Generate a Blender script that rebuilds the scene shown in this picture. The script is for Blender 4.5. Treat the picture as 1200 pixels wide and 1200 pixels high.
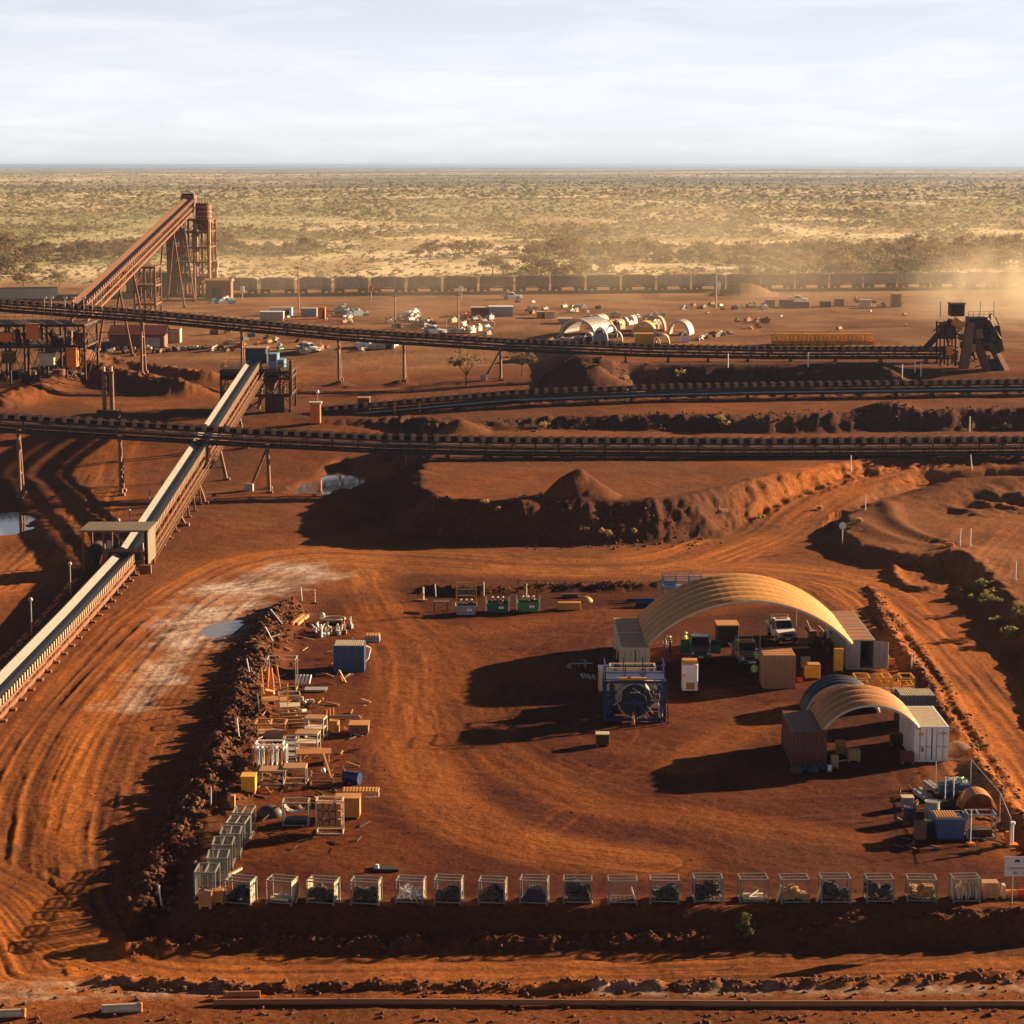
import bpy, math, random
import numpy as np
from mathutils import Vector, Matrix, Euler

random.seed(7)
RNG = np.random.default_rng(11)
scene = bpy.context.scene
for _o in list(bpy.data.objects):
    bpy.data.objects.remove(_o)
COL = scene.collection
rad = math.radians

# ------------------------------------------------------------------ camera
CAM_H = 42.0
FPX = 2600.0                      # focal length in pixels of the 1200 px photograph
PITCH = math.atan((600 - 193) / FPX)
cam_data = bpy.data.cameras.new('camera')
cam_data.sensor_width = 36.0
cam_data.lens = 36.0 * FPX / 1200.0
cam_data.clip_start = 1.0
cam_data.clip_end = 200000.0
cam = bpy.data.objects.new('camera', cam_data)
cam.location = (0, 0, CAM_H)
cam.rotation_euler = (math.pi / 2 - PITCH, 0, 0)
COL.objects.link(cam)
scene.camera = cam

# ------------------------------------------------------------------ sky, sun, exposure
SUN_AZ = rad(62)                  # clockwise from +Y (into the picture) towards +X
SUN_EL = rad(14.8)
world = bpy.data.worlds.new('World')
scene.world = world
world.use_nodes = True
wn = world.node_tree.nodes
wl = world.node_tree.links
wn.clear()
w_out = wn.new('ShaderNodeOutputWorld')
w_bg = wn.new('ShaderNodeBackground')
w_sky = wn.new('ShaderNodeTexSky')
w_sky.sky_type = 'NISHITA'
w_sky.sun_disc = False
w_sky.sun_elevation = SUN_EL
w_sky.sun_rotation = SUN_AZ
w_sky.altitude = 0
w_sky.air_density = 0.09
w_sky.dust_density = 0.12
w_sky.ozone_density = 1.5
# thin high cloud, drawn over the whole dome alike
w_tc = wn.new('ShaderNodeTexCoord')
w_map = wn.new('ShaderNodeMapping')
w_map.inputs['Scale'].default_value = (1.6, 1.6, 11.0)
w_noise = wn.new('ShaderNodeTexNoise')
w_noise.inputs['Scale'].default_value = 7.0
w_noise.inputs['Detail'].default_value = 7.0
w_noise.inputs['Roughness'].default_value = 0.6
w_noise.inputs['Distortion'].default_value = 0.4
w_ramp = wn.new('ShaderNodeValToRGB')
w_ramp.color_ramp.elements[0].position = 0.44
w_ramp.color_ramp.elements[0].color = (0, 0, 0, 1)
w_ramp.color_ramp.elements[1].position = 0.66
w_ramp.color_ramp.elements[1].color = (0.42, 0.42, 0.42, 1)
w_mix = wn.new('ShaderNodeMix')
w_mix.data_type = 'RGBA'
w_hsv = wn.new('ShaderNodeHueSaturation')
w_hsv.inputs['Saturation'].default_value = 0.85
# dust veil: air seen at a slant is whiter and brighter towards the horizon, all round
w_sep = wn.new('ShaderNodeSeparateXYZ')
w_abs = wn.new('ShaderNodeMath'); w_abs.operation = 'ABSOLUTE'
w_exp = wn.new('ShaderNodeMath'); w_exp.operation = 'MULTIPLY'; w_exp.inputs[1].default_value = -5.8
w_pow = wn.new('ShaderNodeMath'); w_pow.operation = 'EXPONENT'
w_hsv3 = wn.new('ShaderNodeHueSaturation')
w_hsv3.inputs['Saturation'].default_value = 0.5
w_hsv3.inputs['Value'].default_value = 1.2
w_veil = wn.new('ShaderNodeMix'); w_veil.data_type = 'RGBA'
wl.new(w_tc.outputs['Generated'], w_map.inputs['Vector'])
wl.new(w_map.outputs['Vector'], w_noise.inputs['Vector'])
wl.new(w_noise.outputs['Fac'], w_ramp.inputs['Fac'])
wl.new(w_tc.outputs['Generated'], w_sep.inputs['Vector'])
wl.new(w_sep.outputs['Z'], w_abs.inputs[0])
wl.new(w_abs.outputs[0], w_exp.inputs[0])
wl.new(w_exp.outputs[0], w_pow.inputs[0])
wl.new(w_sky.outputs['Color'], w_hsv.inputs['Color'])
wl.new(w_pow.outputs[0], w_veil.inputs['Factor'])
wl.new(w_hsv.outputs['Color'], w_veil.inputs['A'])
w_veil.inputs['B'].default_value = (6.25, 6.32, 6.42, 1)
wl.new(w_veil.outputs['Result'], w_hsv3.inputs['Color'])
wl.new(w_ramp.outputs['Color'], w_mix.inputs['Factor'])
wl.new(w_veil.outputs['Result'], w_mix.inputs['A'])
wl.new(w_hsv3.outputs['Color'], w_mix.inputs['B'])
# the lowest air is thick with dust and takes a little light away
w_e2 = wn.new('ShaderNodeMath'); w_e2.operation = 'MULTIPLY'; w_e2.inputs[1].default_value = -45
w_p2 = wn.new('ShaderNodeMath'); w_p2.operation = 'EXPONENT'
w_m2 = wn.new('ShaderNodeMath'); w_m2.operation = 'MULTIPLY_ADD'; w_m2.inputs[1].default_value = -.30; w_m2.inputs[2].default_value = 1.0
w_ab = wn.new('ShaderNodeMix'); w_ab.data_type = 'RGBA'; w_ab.blend_type = 'MULTIPLY'; w_ab.inputs['Factor'].default_value = 1.0
wl.new(w_abs.outputs[0], w_e2.inputs[0]); wl.new(w_e2.outputs[0], w_p2.inputs[0]); wl.new(w_p2.outputs[0], w_m2.inputs[0])
wl.new(w_mix.outputs['Result'], w_ab.inputs['A']); wl.new(w_m2.outputs[0], w_ab.inputs['B'])
wl.new(w_ab.outputs['Result'], w_bg.inputs['Color'])
w_bg.inputs['Strength'].default_value = 0.05
wl.new(w_bg.outputs['Background'], w_out.inputs['Surface'])

sun_data = bpy.data.lights.new('sun', 'SUN')
sun_data.energy = 5.0
sun_data.angle = rad(0.53)
sun_data.color = (1.0, 0.73, 0.43)
sun = bpy.data.objects.new('sun', sun_data)
SUN_TO = Vector((math.sin(SUN_AZ) * math.cos(SUN_EL), math.cos(SUN_AZ) * math.cos(SUN_EL), math.sin(SUN_EL)))
sun.rotation_euler = (-SUN_TO).to_track_quat('-Z', 'Y').to_euler()
sun.location = (120, 200, 150)
COL.objects.link(sun)

scene.view_settings.view_transform = 'Standard'
scene.view_settings.look = 'None'
scene.view_settings.gamma = 1.0
scene.view_settings.use_curve_mapping = False
scene.view_settings.exposure = 1.8
scene.render.engine = 'CYCLES'
scene.cycles.use_denoising = True
scene.cycles.max_bounces = 5
scene.cycles.diffuse_bounces = 2
scene.cycles.glossy_bounces = 2
scene.cycles.transparent_max_bounces = 6
scene.cycles.volume_bounces = 0
scene.cycles.sample_clamp_indirect = 4.0
scene.cycles.caustics_reflective = False
scene.cycles.caustics_refractive = False
scene.render.film_transparent = False

# ------------------------------------------------------------------ picture <-> place
CP, SP = math.cos(PITCH), math.sin(PITCH)
def ray(px, py):
    u = (px - 600.0) / FPX
    v = (600.0 - py) / FPX
    return np.array([u, CP + v * SP, -SP + v * CP])
def P(px, py, z=0.0):
    d = ray(px, py)
    t = (z - CAM_H) / d[2]
    return np.array([d[0] * t, d[1] * t, z])
def PY(px, py, Y):
    d = ray(px, py)
    t = Y / d[1]
    return np.array([d[0] * t, Y, CAM_H + d[2] * t])
def ppm(Y):                       # pixels (of 1200) per metre at distance Y
    return FPX / Y

# ------------------------------------------------------------------ noise
def _hash(ix, iy, seed):
    n = (ix.astype(np.int64) * 374761393 + iy.astype(np.int64) * 668265263 + seed * 1442695041) & 0xFFFFFFFF
    n = ((n ^ (n >> 13)) * 1274126177) & 0xFFFFFFFF
    n = (n ^ (n >> 16)) & 0xFFFFFFFF
    return n.astype(np.float64) / 4294967295.0
def vn(x, y, seed=0):
    x = np.asarray(x, float); y = np.asarray(y, float)
    ix = np.floor(x); iy = np.floor(y)
    fx = x - ix; fy = y - iy
    fx = fx * fx * (3 - 2 * fx); fy = fy * fy * (3 - 2 * fy)
    a = _hash(ix, iy, seed); b = _hash(ix + 1, iy, seed)
    c = _hash(ix, iy + 1, seed); d = _hash(ix + 1, iy + 1, seed)
    return (a * (1 - fx) + b * fx) * (1 - fy) + (c * (1 - fx) + d * fx) * fy
def fbm(x, y, seed=0, octv=4, gain=0.5):
    s = 0.0; a = 1.0; t = 0.0
    for k in range(octv):
        s = s + a * vn(x * 2.03 ** k, y * 2.03 ** k, seed + k * 17)
        t += a; a *= gain
    return s / t
def S(a, b, v):
    t = np.clip((v - a) / (b - a), 0, 1)
    return t * t * (3 - 2 * t)
def lin(a, b, v):
    return np.clip((v - a) / (b - a), 0, 1)

# ------------------------------------------------------------------ polylines and polygons
def pl_dist(x, y, pts, want_s=False):
    x = np.asarray(x, float); y = np.asarray(y, float)
    pa = np.asarray(pts)
    if x.min() > pa[:, 0].max() + 30 or x.max() < pa[:, 0].min() - 30 or y.min() > pa[:, 1].max() + 30 or y.max() < pa[:, 1].min() - 30:
        far_ = np.full(x.shape, 1e9); zz_ = np.zeros(x.shape)
        return (far_, zz_, zz_, 1.0) if want_s else far_
    best = np.full(x.shape, 1e9); sgn = np.zeros(x.shape); sbest = np.zeros(x.shape)
    s0 = 0.0
    for (ax, ay), (bx, by) in zip(pts[:-1], pts[1:]):
        dx, dy = bx - ax, by - ay
        L2 = dx * dx + dy * dy
        t = np.clip(((x - ax) * dx + (y - ay) * dy) / L2, 0, 1)
        qx, qy = ax + t * dx, ay + t * dy
        d = np.hypot(x - qx, y - qy)
        cr = np.sign(dx * (y - ay) - dy * (x - ax))
        m = d < best
        best = np.where(m, d, best); sgn = np.where(m, cr, sgn)
        L = math.sqrt(L2)
        sbest = np.where(m, s0 + t * L, sbest)
        s0 += L
    if want_s:
        return best, sgn, sbest, s0
    return best
def poly_in(x, y, pts):           # signed distance, positive inside
    x = np.asarray(x, float); y = np.asarray(y, float)
    pa = np.asarray(pts)
    if x.min() > pa[:, 0].max() + 30 or x.max() < pa[:, 0].min() - 30 or y.min() > pa[:, 1].max() + 30 or y.max() < pa[:, 1].min() - 30:
        return np.full(x.shape, -1e9)
    inside = np.zeros(x.shape, bool)
    n = len(pts)
    for i in range(n):
        ax, ay = pts[i]; bx, by = pts[(i + 1) % n]
        if ay == by:
            continue
        c = ((ay > y) != (by > y)) & (x < (bx - ax) * (y - ay) / (by - ay) + ax)
        inside ^= c
    d = pl_dist(x, y, list(pts) + [pts[0]])
    return np.where(inside, d, -d)
def smooth_line(pts, n=4):
    pts = [np.array(p, float) for p in pts]
    out = []
    for i in range(len(pts) - 1):
        p0 = pts[max(i - 1, 0)]; p1 = pts[i]; p2 = pts[i + 1]; p3 = pts[min(i + 2, len(pts) - 1)]
        for k in range(n):
            t = k / n
            out.append(0.5 * ((2 * p1) + (-p0 + p2) * t + (2 * p0 - 5 * p1 + 4 * p2 - p3) * t * t + (-p0 + 3 * p1 - 3 * p2 + p3) * t ** 3))
    out.append(pts[-1])
    return [tuple(p[:2]) for p in out]
def W(pix, z=0.0):                # pixel polyline on level z -> world xy
    return [tuple(P(q[0], q[1], q[2] if len(q) > 2 else z)[:2]) for q in pix]
# ------------------------------------------------------------------ terrain
T1 = W([(466, 541), (458, 556), (450, 574), (438, 592), (432, 608), (460, 630), (520, 637), (600, 641), (700, 640), (790, 637), (806, 634), (850, 630), (900, 612, .5), (950, 592, 1.0),
        (1010, 571, 2.2), (1050, 552, 3.3)]) + [(75, 286), (170, 288), (200, 350), (-24, 350), (-19, 330), (-15, 318)]
T2 = W([(492, 507), (560, 509), (640, 506), (760, 508), (900, 511), (1050, 509), (1200, 508)], 3.8) + [(120, 317), (200, 317), (200, 420), (-34, 420), (-34, 335), (-16, 328)]
T3 = W([(610, 449), (660, 449), (760, 448), (900, 447), (1000, 446), (1070, 446), (1080, 438)], 7.4) + [(64, 372), (20, 372), (4, 366)]
T4 = W([(1075, 556, 2.6), (1000, 588, 1.2), (972, 612, .5), (966, 636), (990, 653), (1040, 666), (1110, 668), (1148, 704), (1200, 790), (1245, 870)]) + [(75, 190), (140, 200), (140, 292), (62, 284)]
YARD = W([(232, 1062), (600, 1062), (1000, 1062), (1260, 1060), (1300, 960), (1200, 965), (1110, 845), (1035, 730), (960, 690), (700, 668), (480, 668),
          (380, 690), (325, 735), (285, 860), (245, 960)])
RUBBLE = smooth_line(W([(338, 712), (310, 745), (288, 800), (272, 860), (245, 905), (215, 950), (185, 1000), (165, 1050)]))
WIND_R = smooth_line(W([(1028, 712), (1050, 752), (1085, 800), (1110, 845), (1145, 895), (1175, 935), (1230, 1005)]))
WIND_R2 = smooth_line(W([(1018, 690), (1062, 742), (1100, 792), (1128, 838), (1165, 888), (1210, 950)]))
WIND_T = smooth_line(W([(505, 692), (560, 697), (640, 692), (700, 692), (780, 688)]))
WIND_S = smooth_line(W([(1048, 668), (1052, 680), (1075, 692), (1120, 690), (1128, 700)]))
WIND_B = smooth_line(W([(150, 1112), (300, 1102), (420, 1106), (700, 1104), (1000, 1098), (1230, 1094)], -1.2))
WIND_B2 = smooth_line(W([(120, 1150), (300, 1158), (420, 1156), (700, 1158), (1000, 1152), (1230, 1144)], -1.4))
WIND_U = smooth_line(W([(352, 722), (338, 742), (320, 778), (302, 850), (288, 905), (270, 950)]))
SAND = smooth_line(W([(92, 437, 3.2), (130, 452, 2.8), (175, 468, 2.0), (215, 480, 1.4)]))
SAND2 = smooth_line(W([(0, 492, 2.0), (60, 462, 2.6), (100, 436, 3.2), (170, 440, 3.2), (240, 452, 3.)]))
RIDGES_T4 = [smooth_line(W([(1000, 606, 1.6), (1030, 622, 1.6), (1065, 632, 1.6), (1100, 638, 1.6), (1130, 650, 1.4), (1165, 690, 1.2), (1200, 740, 1)])),
             smooth_line(W([(1040, 590, 1.6), (1052, 612, 1.4), (1080, 625, 1.4), (1130, 640, 1.2)]))]
CONES = [  # px, py of the base centre, level, radius, height
    (682, 584, 3.8, 4.6, 3.0), (660, 586, 3.8, 3.0, 1.2), (697, 449, 7.4, 8.5, 4.6), (660, 452, 7.0, 7.0, 2.4),
    (872, 345, 8.0, 9.5, 5.4), (848, 343, 8.0, 5.0, 1.6), (540, 508, 3.8, 4.5, 2.0), (1040, 502, 3.8, 5.0, 1.6),
    (640, 417, 5, 2.4, .8), (398, 452, 4, 3.0, 1.0), (470, 451, 4, 3.0, 1.1), (15, 618, -.4, 2.2, 1.0)]
CONES = [(P(a, b, c)[0], P(a, b, c)[1], r, h) for a, b, c, r, h in CONES]
PONDS = [  # outlines in the photograph, water level
    ([(380, 556), (400, 549), (422, 553), (427, 564), (408, 574), (386, 573)], -0.35),
    ([(342, 580), (357, 568), (374, 564), (390, 573), (382, 581), (362, 579)], -0.362),
    ([(-60, 596), (0, 601), (24, 600), (36, 606), (34, 620), (10, 628), (-60, 634)], -0.35),
    ([(240, 741), (252, 733), (270, 729), (281, 730), (268, 741), (250, 746)], -0.10)]
PONDS_W = [(W(o, z), z) for o, z in PONDS]
ROADS = [  # centre line, half width, strength
    (smooth_line(W([(-120, 985), (10, 1040), (70, 1095), (170, 1128), (320, 1134), (700, 1128), (1260, 1116)], -1.3)), 4.6, 1.0),
    (smooth_line(W([(70, 1100), (35, 1010), (60, 900), (130, 800), (220, 710), (330, 655), (470, 655), (640, 664), (780, 660), (880, 628), (960, 596), (1060, 548, 3.4), (1200, 536, 3.6)])), 7.0, 1.0),
    (smooth_line(W([(560, 660), (760, 668), (900, 672), (1000, 690), (1080, 760), (1150, 850), (1260, 990)])), 6.5, 1.0),
    (smooth_line(W([(420, 670), (445, 720), (478, 770), (480, 850), (510, 930), (600, 985), (760, 1010)])), 3.4, .75),
    (smooth_line(W([(430, 690), (520, 760), (560, 850), (660, 930), (820, 960), (1000, 985)])), 2.6, .45),
    (smooth_line(W([(560, 740), (700, 720), (820, 715), (900, 700)])), 3.0, .45),
    (smooth_line(W([(800, 900), (860, 860), (930, 830)])), 2.2, .6),
    (smooth_line(W([(0, 690), (60, 650), (100, 600), (130, 540), (170, 510)])), 5.0, .7),
    (smooth_line(W([(200, 470, 1.5), (300, 470, 3), (330, 440, 4), (420, 420, 5), (560, 400, 6)])), 7.0, .6),
    (smooth_line(W([(820, 400, 8), (960, 388, 8), (1060, 372, 8), (1200, 352, 8)])), 9.0, .8),
    (smooth_line(W([(270, 392, 7), (600, 368, 8), (900, 360, 8), (1260, 352, 8)])), 6.0, .5),
    (smooth_line(W([(1120, 680, .6), (1150, 630, .8), (1200, 600, 1)])), 7.0, .6)]
MUD = W([(120, 832), (160, 780), (180, 740), (215, 690), (300, 666), (380, 656), (400, 670), (360, 690), (310, 706), (270, 745), (225, 775), (205, 808), (160, 835)])
MUD2 = W([(-60, 1165), (40, 1140), (180, 1152), (300, 1158), (290, 1166), (60, 1170), (-60, 1182)], -1.4)
MUD3 = W([(700, 1150), (850, 1158), (1000, 1154), (1210, 1148), (1210, 1160), (700, 1166)], -1.4)

def terrain(x, y, full=False):
    x = np.asarray(x, float); y = np.asarray(y, float)
    # levels behind the works, lower to the left
    zl = 4 * S(298, 345, y) + 4 * S(405, 480, y)
    wx = S(0, 14, x)
    zr = 8.0 * S(345, 372, y)
    z = np.where(y > 290, zl * (1 - wx) + np.maximum(zl, zr) * wx, 0.0)
    # ramp road to the right
    rr = 3.6 * lin(250, 285, y) * S(18, 32, x)
    z = np.maximum(z, rr)
    n1 = fbm(x * .16, y * .16, 3, 4)
    n2 = fbm(x * .55, y * .55, 9, 4)
    d4 = poly_in(x + (n2 - .5) * 1.6, y + (n1 - .5) * 3, T4)
    in4 = 0.15 + 1.25 * S(0, 2.6, d4) - .6 * S(4, 13, d4) + 2.7 * S(263, 283, y) * S(2, 8, d4)
    z = np.where(d4 > 0, np.where(y > 262, np.maximum(in4, z * (1 - S(0, 5, d4))), in4), z)
    for k, rg in enumerate(RIDGES_T4):
        dd = pl_dist(x, y, rg)
        z = z + (.3, .5)[k] * np.exp(-(dd / 1.3) ** 2) * (d4 > -1)
    d1 = poly_in(x + (n2 - .5) * 1.3, y + (n1 - .5) * 2.4, T1)
    t1 = 4.1 * S(0, 6.2, d1) + .45 * np.exp(-((d1 - 5.6) / 1.4) ** 2) * (n2 - .15) * (y < 282)
    z = np.where(d1 > 0, np.maximum(z, t1), z)
    d2 = poly_in(x + (n2 - .5) * 2.5, y + (n1 - .5) * 4.0, T2)
    t2 = z + (3.8 + np.interp(x, [-22, 0, 21, 80], [0, 1.25, 2.1, 3.1]) - z) * S(0, 5.0, d2)
    z = np.where(d2 > 0, np.maximum(z, t2), z)
    d3 = poly_in(x + (n2 - .5) * 2, y + (n1 - .5) * 2, T3)
    z = np.where(d3 > 0, np.maximum(z, z + (9.7 - z) * S(0, 6.0, d3)), z)
    # bottom road lies lower than the yard
    dy_ = poly_in(x, y + (n1 - .5) * 1.2, YARD)
    low = -1.45 * (1 - S(126, 168, y))
    z = np.where(y < 200, np.where(dy_ > 0, z, z + low * S(0, 2.6, -dy_)), z)
    # ridges and windrows
    def ridge(line, h, w, nz=.6, seed=21):
        d = pl_dist(x, y, line)
        if d.min() > 6 * w + 5: return 0.0
        nn = fbm(x * 1.3, y * 1.3, seed, 3)
        return h * np.exp(-(d / w) ** 2) * (1 - nz + 2 * nz * nn)
    near = y < 260
    z = z + np.where(near, ridge(RUBBLE, .8, 1.25, .8, 23) + ridge(WIND_R, .5, .7, .7, 24) + ridge(WIND_R2, .3, .5, .7, 25)
                     + ridge(WIND_T, .7, 1.0, .6, 26) + ridge(WIND_S, .5, .7, .5, 27) + ridge(WIND_B, .55, .8, .9, 28)
                     + ridge(WIND_B2, .3, .5, .9, 29) + ridge(WIND_U, .5, 1.0, .7, 30), 0)
    z = z + np.where((y > 280) & (y < 420), ridge(SAND, 2.2, 4.5, .35, 31) + ridge(SAND2, 1.6, 3.6, .35, 32), 0)
    for cx, cy, r, h in CONES:
        d = np.hypot(x - cx, y - cy) / r
        z = z + h * np.clip(1 - d, 0, 1) * (.9 + .2 * n2)
    # erosion of the slopes
    gul = (fbm(x * 1.1 + (n1 - .5) * 5, y * .35, 41, 5, .62) - .5)
    z = z + gul * .9 * (S(.2, 2, d1) * (1 - S(4, 6.5, d1)) + S(.2, 2, d2) * (1 - S(5, 8, d2)) * (y < 335) + .6 * S(.2, 1.2, d3) * (1 - S(3, 6, d3)))
    z = z + (fbm(x * .5 + y * .4, y * .15 - x * .2, 47, 3) - .5) * 2.0 * S(8, 14, d4) * S(255, 268, y) * (1 - S(282, 288, y))
    sl = np.clip(S(.2, 2, d1) * (1 - S(4.5, 7, d1)) + S(.2, 2, d2) * (1 - S(5, 8, d2)) * (y < 335) + S(.2, 1.2, d3) * (1 - S(3, 6, d3)) + S(0, 2, d4) * (1 - S(3, 6, d4)) * .35, 0, 1)
    z = z + sl * (fbm(x * .8, y * .8, 53, 4, .7) - .5) * .8
    # relief everywhere
    z = z + (n1 - .5) * .25 + (n2 - .5) * .10 + (fbm(x * 1.9, y * 1.9, 51, 2) - .5) * .05
    far = S(640, 1500, y)
    z = z + far * (fbm(x * .0016, y * .0008, 61, 3) - .5) * 7.0
    # tyre ruts
    road_m = np.zeros(x.shape); rut = np.zeros(x.shape); rel = np.ones(x.shape)
    for k, (line, hw, st) in enumerate(ROADS):
        d, sg, s, L = pl_dist(x, y, line, True)
        if d.min() > hw * 1.3: continue
        dd = d * sg
        env = (1 - S(hw * .55, hw * 1.25, d)) * st
        wob = (fbm(s * .045, s * 0 + k, 71 + k, 2) - .5) * 2.2
        a = vn((dd + wob) * 1.9, s * .035, 81 + k)
        b = vn((dd - wob * .6) * 4.2, s * .05, 91 + k)
        c_ = vn((dd + wob * 1.7) * .8, s * .02, 95 + k)
        r = ((a * .45 + b * .3 + c_ * .25) - .5) * (.25 + 1.5 * fbm(x * .28, y * .22, 97 + k, 3))
        use = env > road_m
        rut = np.where(use, r * np.clip(env * 1.4, 0, 1), rut)
        rel = np.where(use, .3 if 3 <= k <= 6 else 1.0, rel)
        road_m = np.maximum(road_m, env)
    z = z + rut * .22 * rel * np.where(y > 300, .8, 1)
    mud = poly_in(x + (n2 - .5) * 6, y + (n1 - .5) * 14, MUD)
    mud_m = S(-1.5, 2.6, mud) * np.clip(fbm(x * .22, y * .16, 111, 4) * 2.6 - .65, 0, 1)
    ang = x * .62 - y * .78
    mr = vn(ang * 2.6 + (n1 - .5) * 7, (x * .78 + y * .62) * .25, 101)
    z = z + mud_m * (mr - .5) * .28
    pond_m = np.zeros(x.shape)
    for o, zw in PONDS_W:
        d = poly_in(x + (n2 - .5) * 1.6, y + (n2 - .5) * 3.0, o)
        m = S(-1.6, .9, d)
        pond_m = np.maximum(pond_m, m)
        z = np.where(m > 0, z * (1 - m) + (zw - .28) * m, z)
    # bed of the railway
    if not full:
        return z
    return z, dict(n1=n1, n2=n2, d1=d1, d2=d2, d3=d3, d4=d4, dy=dy_, road=road_m, rut=rut, mud=mud_m, mr=mr, pond=pond_m, far=far)

def hz(x, y):
    return float(terrain(np.array([x]), np.array([y]))[0])
_ts = np.concatenate([np.linspace(90, 700, 700), np.linspace(705, 6000, 400)])
_GC = {}
def G(px, py):                    # where the sight line of a pixel meets the ground
    if (px, py) in _GC:
        return _GC[(px, py)].copy()
    d = ray(px, py)
    ya = _ts
    for step in range(2):
        t = ya / d[1]
        xx = d[0] * t; yy = d[1] * t; zz = CAM_H + d[2] * t
        h = terrain(xx, yy)
        below = np.nonzero(zz <= h)[0]
        i = below[0] if len(below) else len(ya) - 1
        if step == 0:
            ya = np.linspace(ya[max(i - 1, 0)], ya[i], 24)
    v = Vector((xx[i], yy[i], h[i]))
    _GC[(px, py)] = v
    return v.copy()

def new_mesh(name, verts, faces):
    me = bpy.data.meshes.new(name)
    me.from_pydata(verts, [], faces)
    me.update()
    return me
def grid_mesh(name, V, nr, nc):
    me = bpy.data.meshes.new(name)
    nv = V.shape[0]
    me.vertices.add(nv)
    me.vertices.foreach_set('co', V.astype(np.float32).ravel())
    r = np.arange(nr - 1)[:, None]; c = np.arange(nc - 1)[None, :]
    a = (r * nc + c).ravel()
    q = np.stack([a, a + 1, a + nc + 1, a + nc], 1)
    nf = q.shape[0]
    me.loops.add(nf * 4)
    me.loops.foreach_set('vertex_index', q.astype(np.int32).ravel())
    me.polygons.add(nf)
    me.polygons.foreach_set('loop_start', (np.arange(nf) * 4).astype(np.int32))
    me.polygons.foreach_set('loop_total', np.full(nf, 4, np.int32))
    me.polygons.foreach_set('use_smooth', np.ones(nf, bool))
    me.update(calc_edges=True)
    return me
# ------------------------------------------------------------------ materials
def nodes_of(m):
    m.use_nodes = True
    nt = m.node_tree
    b = nt.nodes.get('Principled BSDF')
    return nt, b
MATS = {}
DUST = (0.27, 0.095, 0.03)
def mat(name, col, rough=.6, metal=0.0, var=.25, scale=1.2, dust=.35, bump=.0, bscale=20.0, streak=False, spec=.35):
    """painted or bare surface with mottling, and red dust lying on what faces up"""
    if name in MATS:
        return MATS[name]
    m = bpy.data.materials.new(name)
    nt, b = nodes_of(m)
    N = nt.nodes; L = nt.links
    tc = N.new('ShaderNodeTexCoord')
    no = N.new('ShaderNodeTexNoise'); no.inputs['Scale'].default_value = scale; no.inputs['Detail'].default_value = 6; no.inputs['Roughness'].default_value = .65
    if streak:
        mp = N.new('ShaderNodeMapping'); mp.inputs['Scale'].default_value = (3, 3, .35)
        L.new(tc.outputs['Object'], mp.inputs['Vector']); L.new(mp.outputs['Vector'], no.inputs['Vector'])
    else:
        L.new(tc.outputs['Object'], no.inputs['Vector'])
    mr = N.new('ShaderNodeMapRange')
    mr.inputs['From Min'].default_value = .3; mr.inputs['From Max'].default_value = .7
    mr.inputs['To Min'].default_value = 1 - var; mr.inputs['To Max'].default_value = 1 + var * .6
    L.new(no.outputs['Fac'], mr.inputs['Value'])
    mul = N.new('ShaderNodeMix'); mul.data_type = 'RGBA'; mul.blend_type = 'MULTIPLY'; mul.inputs['Factor'].default_value = 1
    mul.inputs['A'].default_value = (*col, 1)
    L.new(mr.outputs['Result'], mul.inputs['B'])
    last = mul.outputs['Result']
    if dust > 0:
        ge = N.new('ShaderNodeNewGeometry'); sx = N.new('ShaderNodeSeparateXYZ')
        L.new(ge.outputs['Normal'], sx.inputs['Vector'])
        n2 = N.new('ShaderNodeTexNoise'); n2.inputs['Scale'].default_value = scale * 2.3; n2.inputs['Detail'].default_value = 5
        L.new(tc.outputs['Object'], n2.inputs['Vector'])
        up = N.new('ShaderNodeMapRange'); up.inputs['From Min'].default_value = -.3; up.inputs['From Max'].default_value = .95
        up.inputs['To Min'].default_value = .25; up.inputs['To Max'].default_value = 1
        L.new(sx.outputs['Z'], up.inputs['Value'])
        nr = N.new('ShaderNodeMapRange'); nr.inputs['From Min'].default_value = .3; nr.inputs['From Max'].default_value = .75
        nr.inputs['To Min'].default_value = .15; nr.inputs['To Max'].default_value = 1.0
        L.new(n2.outputs['Fac'], nr.inputs['Value'])
        mm = N.new('ShaderNodeMath'); mm.operation = 'MULTIPLY'
        L.new(up.outputs['Result'], mm.inputs[0]); L.new(nr.outputs['Result'], mm.inputs[1])
        m2 = N.new('ShaderNodeMath'); m2.operation = 'MULTIPLY'; m2.inputs[1].default_value = dust; m2.use_clamp = True
        L.new(mm.outputs[0], m2.inputs[0])
        mx = N.new('ShaderNodeMix'); mx.data_type = 'RGBA'
        mx.inputs['B'].default_value = (*DUST, 1)
        L.new(last, mx.inputs['A']); L.new(m2.outputs[0], mx.inputs['Factor'])
        last = mx.outputs['Result']
    L.new(last, b.inputs['Base Color'])
    b.inputs['Roughness'].default_value = rough
    b.inputs['Metallic'].default_value = metal
    b.inputs['Specular IOR Level'].default_value = spec
    if bump > 0:
        n3 = N.new('ShaderNodeTexNoise'); n3.inputs['Scale'].default_value = bscale; n3.inputs['Detail'].default_value = 4
        L.new(tc.outputs['Object'], n3.inputs['Vector'])
        bp = N.new('ShaderNodeBump'); bp.inputs['Strength'].default_value = bump; bp.inputs['Distance'].default_value = .05
        L.new(n3.outputs['Fac'], bp.inputs['Height']); L.new(bp.outputs['Normal'], b.inputs['Normal'])
    MATS[name] = m
    return m

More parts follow.
